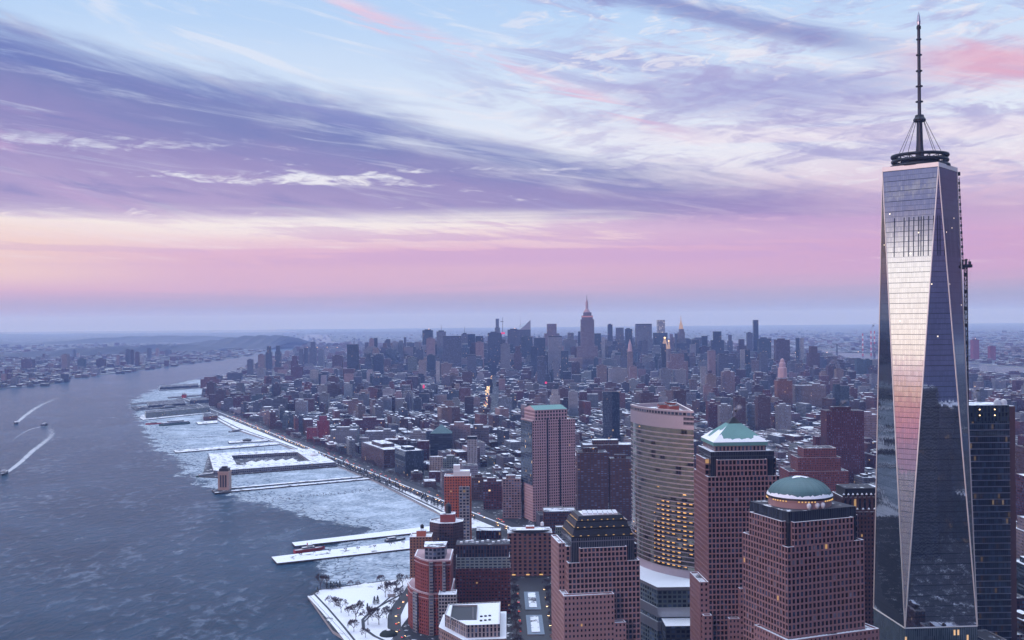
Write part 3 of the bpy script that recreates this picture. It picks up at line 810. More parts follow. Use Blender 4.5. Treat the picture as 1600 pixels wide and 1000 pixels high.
# the upper run of the hoist leans along the tapering edge
b = MB(); p = Vector((xat(1495.5,266,856), 856, 411)); q = Vector((xat(1502.5,420,854), 854, 336))
for k in range(26):
    a, c = p.lerp(q, k/26), p.lerp(q, (k+1)/26); b.tube(a, c, .32, .32, 'black_metal', 4); b.tube(a+Vector((1.6,0,0)), c+Vector((1.6,0,0)), .32, .32, 'black_metal', 4)
    b.tube(a, c+Vector((1.6,0,0)), .22, .22, 'black_metal', 3)
    if k % 2: b.box(a.x-.3, a.x+1.9, a.y-.8, a.y+.8, c.z, c.z+2.2, 'timber')
b.box(p.x-1.8, p.x+2.2, p.y-1, p.y+1, 412.5, 415.5, 'black_metal')
tag(b.build('hoist_rail'), 'dark rack of hoist equipment running down the top right edge of the tallest tower', 'hoist')
occupy(base4); SIL.append((810, base4, 414)); NAMED.append(('tallest mirror-glass tower', 1440, 300, 840))

# ---- dark glass slab behind it
f7 = Frame((xat(1577, 640, 900)-58, 900), 0)
sv = thing('glass_slab', 'dark banded glass office slab with lit floors just right of the tallest tower', 'office tower', (f7(29,15)[0], 915, 0))
b = MB(); zt7 = zat(1560, 633, 900); P7 = f7.rect(0, 58, 0, 34)
b.prism(P7, 0, zt7-14, 'curtain_lit', None, (.20,.22,.26)); b.build('wall', sv)
b = MB(); b.prism(P7, zt7-14, zt7, 'piers', 'roof_snow', (.07,.09,.10)); b.build('crown', sv)
b = MB()
for k in range(int((zt7-16)/5.4)):
    z = 5.4*k; o_ = offset(P7, -.25); b.prism(o_, z, z+.7, 'steel', None, bottom=True); b.ring(o_, P7, z+.7, 'steel')
b.build('floor_bands', sv)
part_prism('side_panel', sv, f7.rect(58.05, 63.5, 1, 34), 0, zt7-1, 'brick_dark', 'roof_snow')
for i in range(8): 
    b = MB(); b.box(f7.K[0]+6+(i%4)*13, f7.K[0]+6.7+(i%4)*13, 899.6, 899.95, zt7-4-(i//4)*5, zt7-3.3-(i//4)*5, 'lamp_white'); b.build('wall_lamp', sv)
for px in (1558, 1568):
    X = xat(px, 628, 905); b = MB(); b.lathe(X, 905, [(2.6,zt7),(3.0,zt7+2),(2.2,zt7+4),(.1,zt7+5)], 'hull_white', 14); b.build('radome', sv, smooth=True)
occupy(P7); SIL.append((900, P7, zt7))

# ================================================================== RIVERSIDE APARTMENTS AND THEIR NEIGHBOURS
def rect_px(pl, pr, yt, Y, dep):
    return [(xat(pl,yt,Y),Y), (xat(pr,yt,Y),Y), (xat(pr,yt,Y),Y+dep), (xat(pl,yt,Y),Y+dep)]
def tank(root, x, y, z, r=2.2, mat='tank_wood'):
    b = MB()
    for k in range(4): b.tube((x+r*.7*math.cos(k*1.57+.8), y+r*.7*math.sin(k*1.57+.8), z), (x+r*.7*math.cos(k*1.57+.8), y+r*.7*math.sin(k*1.57+.8), z+2.2), .2, .2, 'dark_steel', 4)
    b.lathe(x, y, [(.01,z+2.1),(r,z+2.1),(r,z+5.6),(.01,z+7)], mat, 10); return b.build('water_tank', root)

# orange slab
Y = 1289; P = rect_px(694, 735.5, 744, Y, 24); zt = zat(715, 744, Y)
o = tiered('apartment_tower', 'slim orange-brick apartment tower with a white box on its roof beside the frozen river', 'apartment tower', [(P, 0, zt, 3.4, 3.35, .46, .52)], 'brick_orange', lit=.004, blue=.25, bcol=(.36,.125,.072), short='orange-brick tower')
xw = P[0][0]
part_prism('glass_bay', o, [(xw+18,Y-1.2),(xw+31,Y-1.2),(xw+31,Y-.05),(xw+18,Y-.05)], 0, zat(726,760,Y), 'wide_windows', 'snow', (.42,.40,.40))
part_prism('penthouse', o, [(xw+11,Y+4),(xw+31,Y+4),(xw+31,Y+19),(xw+11,Y+19)], zt-1, zat(720,737,Y), 'stone_white', 'snow')
part_prism('lift_house', o, [(xw+11,Y+6),(xw+19,Y+6),(xw+19,Y+16),(xw+11,Y+16)], zat(720,737,Y)-.1, zat(720,728,Y), 'stone_white', 'snow')
# dark octagonal tower with the tank
Y = 1180; X0 = xat(696.5, 818, Y); zt = zat(696, 818, Y)
P = [(X0+20.5*math.cos(R(22.5+45*k-135)), Y+20+20.5*math.sin(R(22.5+45*k-135))) for k in range(8)]
o = tiered('apartment_tower', 'dark brown eight-sided apartment tower with a black water tank on a red roof block', 'apartment tower', [(P, 0, zt, 3.2, 3.2, .5, .5)], 'brick_dark', lit=.004, blue=.35, bcol=(.085,.042,.045), short='dark octagonal tower')
part_prism('roof_block', o, [(X0-7,Y+12),(X0+10,Y+12),(X0+10,Y+28),(X0-7,Y+28)], zt-1, zt+8, 'brick_red', 'roof_snow')
b = MB(); b.lathe(X0+2, Y+19, [(3.4,zt+7.9),(3.4,zt+17),(2.2,zt+19),(.01,zt+20)], 'black_metal', 8); b.build('water_tank', o)
# tan tower
Y = 1150; P = rect_px(640, 674, 839, Y, 24); zt = zat(655, 839, Y)
o = tiered('apartment_tower', 'tan brick apartment tower with a red roof box and small tank at the water edge', 'apartment tower', [(P, 0, zt, 3.3, 3.2, .5, .5)], 'brick_tan', lit=.004, blue=.2, bcol=(.30,.17,.115), short='tan riverside tower')
part_prism('roof_block', o, [(P[0][0]+7,Y+5),(P[0][0]+17,Y+5),(P[0][0]+17,Y+16),(P[0][0]+7,Y+16)], zt-1, zt+5.5, 'brick_orange', 'roof_snow')
tank(o, P[0][0]+13, Y+10, zt+5.4, 2.0, 'black_metal')
# red tower with the curved lower wing
K = (xat(668, 927, 990), 990)
lo = [K, (K[0]+22, 991), (K[0]+23, 1046), (K[0]-20, 1050)] + [(K[0]-20.5-1.5, 1030), (K[0]-18, 1014), (K[0]-10.5, 1000)]
hi = [(K[0]+.5, 991), (K[0]+21.5, 992), (K[0]+22, 1040), (K[0]-13, 1040), (K[0]-13.5, 1012), (K[0]-7, 1000)]
zl, zh = zat(668, 927, 990), zat(668, 876, 990)
o = tiered('apartment_tower', 'red brick apartment tower curving round the park road, snow on its two roof levels', 'apartment tower', [(lo, 0, zl, 2.9, 3.15, .48, .52), (hi, zl-.9, zh, 2.9, 3.15, .48, .52)], 'brick_red', lit=.004, blue=.3, bcol=(.25,.085,.068), short='curved red-brick tower')
for (a, c, z0, z1) in ((1.2, 5.6, 0, zl), (14, 17, zl, zh), (1.6, 5.2, zl, zh)): part_prism('bay_window', o, [(K[0]+a,988.7),(K[0]+c,988.7),(K[0]+c,991.2),(K[0]+a,991.2)], z0, z1-1.5, 'balconies', 'concrete', (.34,.33,.34))
part_prism('bay_window', o, [(K[0]-15.2,1003.5),(K[0]-10.6,996.8),(K[0]-9.2,999.8),(K[0]-14,1006)], 0, zl-2, 'balconies', 'concrete', (.34,.35,.38))
b = MB(); b.prism(offset(lo, -.6), zl-1.3, zl-.3, 'stone_pink', 'stone_pink', bottom=True); b.prism(offset(lo, -.5), zl-5.2, zl-4.5, 'stone_pink', 'stone_pink', bottom=True); b.build('cornice', o)
b = MB(); b.prism(offset(hi, -.6), zh-1.3, zh-.3, 'stone_pink', 'stone_pink', bottom=True); b.prism(offset(hi, -.5), zh-4.9, zh-4.2, 'stone_pink', 'stone_pink', bottom=True); b.build('cornice', o)
ph = [(K[0]-3,999),(K[0]+6,995),(K[0]+16,999),(K[0]+17,1022),(K[0]-4,1022)]
part_prism('penthouse', o, ph, zh-1, zat(680,855,1000), 'wide_windows', 'roof_patchy', (.22,.25,.32))
part_prism('roof_rim', o, offset(ph, -.5), zat(680,855,1000)-.2, zat(680,855,1000)+.8, 'brick_red', 'roof_snow')
# grey glassy wing
P = rect_px(685, 713, 928, 975, 18)
o = tiered('apartment_block', 'grey glassy apartment block tucked against the curved red-brick tower', 'apartment block', [(P, 0, zat(700,929,975), 3.0, 3.3, .72, .66)], 'concrete', lit=.004, blue=.5, bcol=(.25,.26,.28), short='grey glassy block')
# brick slab with glass band
Y = 1060; P = rect_px(712, 797, 850, Y, 24); zb = zat(750, 888, Y); zg = zat(750, 871, Y); zt = zat(750, 851, Y)
o = tiered('apartment_block', 'wide red brick apartment slab topped by a glass band and a dark slatted penthouse', 'apartment block', [(P, 0, zb, 3.3, 3.3, .55, .5)], 'brick_red', lit=.004, blue=.25, pale=.08, bcol=(.25,.085,.068), short='banded red-brick slab')
part_prism('glass_band', o, offset(P, .3), zb-.9, zg, 'balconies', 'roof_snow', (.62,.62,.54))
b = MB(); Q = offset(P, 1.0); b.prism(Q, zg-.1, zt-1.2, 'piers', 'roof_snow', (.16,.09,.10)); b.prism(offset(Q,-.7), zt-1.2, zt, 'brick_dark', 'roof_patchy', bottom=True); b.build('penthouse', o)
for k in range(9):
    b = MB(); x = P[0][0]+4+k*5.4; b.box(x, x+2.6, Y+6+(k%3)*4, Y+9+(k%3)*4, zt-.1, zt+1.6, 'white_metal', 'snow'); b.build('roof_unit', o)
# hotel with the curved canopy
Y = 1214; P = rect_px(793, 863, 832, Y, 26); zt = zat(828, 833, Y)
o = tiered('hotel', 'brown brick hotel block with tall window columns and a dark sagging roof canopy', 'hotel', [(P, 0, zt, 5.6, 4.3, .52, .66)], 'brick_brown', lit=.01, blue=.2, bcol=(.17,.09,.08), short='hotel with the sagging canopy')
b = MB(); n = 16; xa, xb = xat(796,838,Y), xat(860,838,Y)
for k in range(n):
    f = lambda i: (xa+(xb-xa)*i/n, zt+3.6-4.0*(1-((2*i/n)-1)**2))
    (x0, z0), (x1, z1) = f(k), f(k+1)
    b.face([(x0,Y-2,z0),(x1,Y-2,z1),(x1,Y-2,zt+3.9),(x0,Y-2,zt+3.9)], 'black_metal'); b.face([(x0,Y+16,z0),(x1,Y+16,z1),(x1,Y-2,z1),(x0,Y-2,z0)], 'black_metal')
    b.face([(x0,Y-2,zt+3.9),(x1,Y-2,zt+3.9),(x1,Y+16,zt+3.9),(x0,Y+16,zt+3.9)], 'roof_snow')
b.build('canopy', o)
part_prism('roof_block', o, rect_px(822, 835, 828, Y+6, 9), zt, zt+6.5, 'brick_orange', 'roof_snow')
for px in (800, 822, 843):
    b = MB(); x = xat(px, 898, Y); b.box(x, x+4, Y-.5, Y-.1, 4.2, 5.4, 'strip_gold'); b.build('entrance_light', o)
tank(o, xat(848,830,Y), Y+14, zt+3.8, 2.0, 'hull_white')
# white-roofed block at the bottom edge
P = [(xat(729,976,830),830), (xat(781,975,832),832), (xat(782,940,899),899), (xat(701,944,893),893), (xat(695,958,862),862)]
zr, zl = zat(755,976,831), zat(755,996,831)
o = thing('cinema_block', 'pale block with a big snow-white roof and a dark sunken court, at the lower edge', 'building', (P[0][0]+10, 850, 0))
b = MB(); b.prism(P, zl, zr, 'piers', None, (.52,.44,.43)); b.prism(offset(P,-5), 0, zl, 'punched', 'snow', (.42,.30,.28)); b.build('wall', o)
b = MB(); I_ = offset(P, .8); b.ring(P, I_, zr, 'stone_white'); b.face([(*p, zr-.6) for p in I_], 'snow'); b.build('roof', o)
xa, xb = xat(706,955,870), xat(745,955,870)
b = MB(); b.box(xa, xb, 846, 886, zr-.62, zr-.5, 'asphalt'); b.box(xa-.4, xa, 846, 886, zr-.6, zr+.8, 'concrete'); b.box(xb, xb+.4, 846, 886, zr-.6, zr+.8, 'concrete'); b.box(xa, xb, 886, 886.4, zr-.6, zr+.8, 'concrete'); b.build('sunken_court', o)
for k in range(6):
    b = MB(); x = xb+4+(k%3)*3.4; y = 843+(k//3)*9+k; b.lathe(x, y, [(1.1,zr-.6),(1.1,zr+.3),(.01,zr+.35)], 'black_metal', 8); b.build('roof_vent', o)
b = MB(); b.tube((xa+18,850,zr-.6),(xa+18,850,zr+9), .12, .08, 'white_metal', 5); b.build('flagpole', o)
occupy(P, 8); SIL.append((830, P, zr)); NAMED.append(('snow-white roof at the lower edge', 740, 960, 860))
# masonry tower with pinnacles behind the dome
Y = 940; xl = xat(1311, 800, Y); w = 44; zc, zu, zt = zat(1335, 800, Y), zat(1335, 778, Y), zat(1340, 765, Y)
o = tiered('telephone_tower', 'dark brown masonry tower with a snow-capped pinnacled crown behind the green dome', 'office tower', [([(xl,Y),(xl+w,Y),(xl+w,Y+40),(xl,Y+40)], 0, zc, 3.2, 3.9, .5, .58),
    ([(xl+5,Y+4),(xl+w-4,Y+4),(xl+w-4,Y+36),(xl+5,Y+36)], zc-.9, zu, 4.2, 9, .5, .72)], 'brick_dark', lit=.006, blue=.05, bcol=(.085,.042,.045), short='pinnacled brown tower')
part_prism('crown', o, [(xl+8,Y+7),(xl+w-7,Y+7),(xl+w-7,Y+33),(xl+8,Y+33)], zu-1, zt, 'black_metal', 'roof_patchy')
for k in range(9):
    for (x, y, z) in ((xl+1.4+k*5.15, Y+1.2, zc), (xl+6+k*4.1, Y+4.8, zu), (xl+1.2, Y+1.5+k*4.6, zc)):
        b = MB(); b.box(x-.9, x+.9, y-.9, y+.9, z-3, z+2.2, 'brick_dark'); b.tube((x,y,z+2.2),(x,y,z+3.6), 1.2, .1, 'snow', 5); b.build('pinnacle', o)
# the pink bank tower up the avenue
f8, w, d = frame_px(832, 700, 1540, 20, 899, 814)
w = max(w, 40); d = min(max(d, 20), 70); zt, zs = zat(850, 641, 1550), zat(850, 656, 1550)
o = tiered('office_tower', 'pale pink stone office tower with a green ridged roof and a dark glass side', 'office tower',
    [(f8.rect(0, w, 0, d), 0, zs, 3.6, 4.1, .56, .58), (f8.rect(5, w-12, 2, d-3), zs-.9, zt, 4.6, 4.6, .6, .62)], 'stone_pink', lit=.002, blue=.08, bcol=(.40,.28,.28), short='pink stone tower with the green ridge')
b = MB(); q = f8.rect(4.6, w-11.6, 1.6, d-2.6); r0, r1 = f8(6, d/2), f8(w-13, d/2)
b.prism(q, zt, zt+.8, 'stone_pink', None, bottom=True)
b.face([(*q[0],zt+.8),(*q[1],zt+.8),(*r1,zt+6),(*r0,zt+6)], 'copper'); b.face([(*q[2],zt+.8),(*q[3],zt+.8),(*r0,zt+6),(*r1,zt+6)], 'copper'); b.face([(*q[1],zt+.8),(*q[2],zt+.8),(*r1,zt+6)], 'stone_pink'); b.face([(*q[3],zt+.8),(*q[0],zt+.8),(*r0,zt+6)], 'stone_pink')
b.build('ridge_roof', o)
part_prism('glass_side', o, f8.rect(-.9, -.05, 0, d*.96), zat(820,757,1550), zs-2, 'curtain', 'black_metal', (.16,.18,.22), bottom=True)
part_prism('glass_side', o, f8.rect(w+.05, w+3, 8, d), zat(895,722,1550), zs+2, 'curtain', 'black_metal', (.10,.11,.14), bottom=True)
for a in (.33, .62): part_prism('glass_slot', o, f8.rect(w*a, w*a+2.2, -.5, -.05), 6, zs+3, 'mullions', 'black_metal', (.08,.09,.12))

# ================================================================== TOWERS AND BLOCKS FARTHER OFF
PAL = {'brick':(.20,.075,.066), 'maroon':(.14,.040,.052), 'tan':(.34,.25,.22), 'pink':(.40,.28,.28), 'grey':(.27,.28,.31), 'teal':(.09,.14,.16), 'dark':(.035,.045,.06),
       'white':(.60,.58,.58), 'slate':(.13,.14,.18), 'brown':(.135,.070,.066), 'palegrey':(.42,.42,.45), 'green':(.20,.25,.23), 'orange':(.36,.15,.09), 'red':(.36,.06,.08), 'cream':(.5,.42,.38)}
def spec(name, label, pl, pr, yt, Y, col, style='punched', top='pent', dep=None, rot=0, pc=None, cat=None, roof='roof_patchy', short=None, base=0.0):
    col = PAL[col] if isinstance(col, str) else col
    zt = zat((pl+pr)/2, yt, Y)
    if rot:
        f, w, d = frame_px(pc, yt, Y, rot, pr, pl)
        w = min(max(w or 10, 8), 130); d = min(max(d or 20, 10), 160)
        if dep: d = dep
    else:
        wpx = (pr-pl)*Y/F; d = dep or min(max(wpx*.8, 14), 45)
        xl = xat(pl, yt, Y+d if pl > 790 else Y); xr = xat(pr, yt, Y+d if pr < 775 else Y)
        if xr-xl < 6: xr = xl+6
        f = Frame((xl, Y), 0); w = xr-xl
    P = f.rect(0, w, 0, d); b = MB(); u0 = rnd.randint(0, 400)*1.0
    zb = zt
    if top == 'step': zb = base+(zt-base)*.80
    elif top == 'twostep': zb = base+(zt-base)*.62
    elif top == 'band': zb = zt-5.5
    elif top == 'pyr': zb = zt-min(w, d)*.55
    b.prism(P, base, zb, style, None, col, u0=u0)
    o = b.build(name, origin=(*f(w/2, d/2), base)); cat = cat or ('tower' if zt > 75 else 'building')
    tag(o, label, cat)
    org = o.location
    def sub(nm, poly, z0, z1, st, rf, c=col):
        q = MB(); q.prism(poly, z0, z1, st, rf, c, u0=u0+3); return q.build(nm, o, origin=org)
    def roofq(poly, z):
        q = MB(); ins = offset(poly, min(.8, w*.05)); q.ring(poly, ins, z, 'concrete'); n = len(ins)
        for i in range(n): q.wall(ins[(i+1)%n], ins[i], z-.9, z, 'concrete')
        q.face([(*p, z-.9) for p in ins], roof); q.build('roof', o, origin=org)
    if top == 'pyr':
        q = MB(); c = (*f(w/2, d/2), zt)
        for i in range(4): q.face([(*P[i],zb), (*P[(i+1)%4],zb), c], 'copper_dark' if col[1] > col[0] else 'roof_patchy')
        q.build('roof', o, origin=org)
    else: roofq(P, zb)
    if top == 'pent':
        sub('penthouse', f.rect(w*.2, w*.7, d*.3, d*.75), zb-1, zb+min(6, 2+w*.08), 'punched', roof, tuple(c*.8 for c in col))
    elif top == 'step':
        Q = f.rect(w*.18, w*.82, d*.18, d*.82); sub('upper_storeys', Q, zb-1, zt, style, None); q = Q; roofq(Q, zt)
    elif top == 'twostep':
        Q = f.rect(w*.14, w*.86, d*.14, d*.86); z2 = base+(zt-base)*.84; sub('upper_storeys', Q, zb-1, z2, style, None); roofq(Q, z2)
        Q = f.rect(w*.28, w*.72, d*.28, d*.72); sub('top_storeys', Q, z2-1, zt, style, None); roofq(Q, zt)
    elif top == 'band':
        sub('crown_band', f.rect(.3, w-.3, .3, d-.3), zb, zt, 'mullions', None, (.05,.05,.06)); roofq(f.rect(.3, w-.3, .3, d-.3), zt)
    elif top == 'tank':
        x, y = f(w*.4, d*.5); r = 2.3; q = MB(); q.lathe(x, y, [(r,zb+1.5),(r,zb+5.5),(.01,zb+7.2)], 'tank_wood', 8)
        for k in range(4): q.tube((x+r*.8*math.cos(k*1.57+.8),y+r*.8*math.sin(k*1.57+.8),zb-.9),(x+r*.8*math.cos(k*1.57+.8),y+r*.8*math.sin(k*1.57+.8),zb+1.6),.2,.2,'dark_steel',4)
        q.build('water_tank', o, origin=org); sub('penthouse', f.rect(w*.6, w*.85, d*.3, d*.7), zb-.9, zb+4, 'punched', roof, tuple(c*.8 for c in col))
    elif top == 'lamp':
        sub('penthouse', f.rect(w*.2, w*.8, d*.2, d*.8), zb-1, zb+5, 'mullions', roof, (.05,.05,.06)); q = MB(); x, y = f(w*.6, d*.5); q.lathe(x, y, [(.01,zb+5),(2.2,zb+6.5),(.01,zb+8)], 'lamp_warm', 6); q.build('roof_lamp', o, origin=org)
    elif top == 'mast':
        sub('penthouse', f.rect(w*.2, w*.8, d*.2, d*.8), zb-1, zb+6, 'mullions', roof, (.05,.05,.06)); q = MB(); x, y = f(w*.5, d*.5); q.tube((x,y,zb), (x,y,zb+42), 1.3, .4, 'dark_steel', 5); q.build('mast', o, origin=org)
    occupy(P); SIL.append((Y, P, zt)); p = pix(*f(w/2, d/2), zt)
    if short: NAMED.append((short, p[0], p[1], Y))
    return o
glow('crownlight', (1.0,.45,.55), .4)
glow('crownglow', (1.0,.62,.42), .42)
facade('worklights', 9.0, 9.0, .8, .45, lit=.35, lits=.9, litcol=(1.0,.9,.75))
plain('stone_tan', (.36,.245,.20), .85, var=.15, scale=.2)

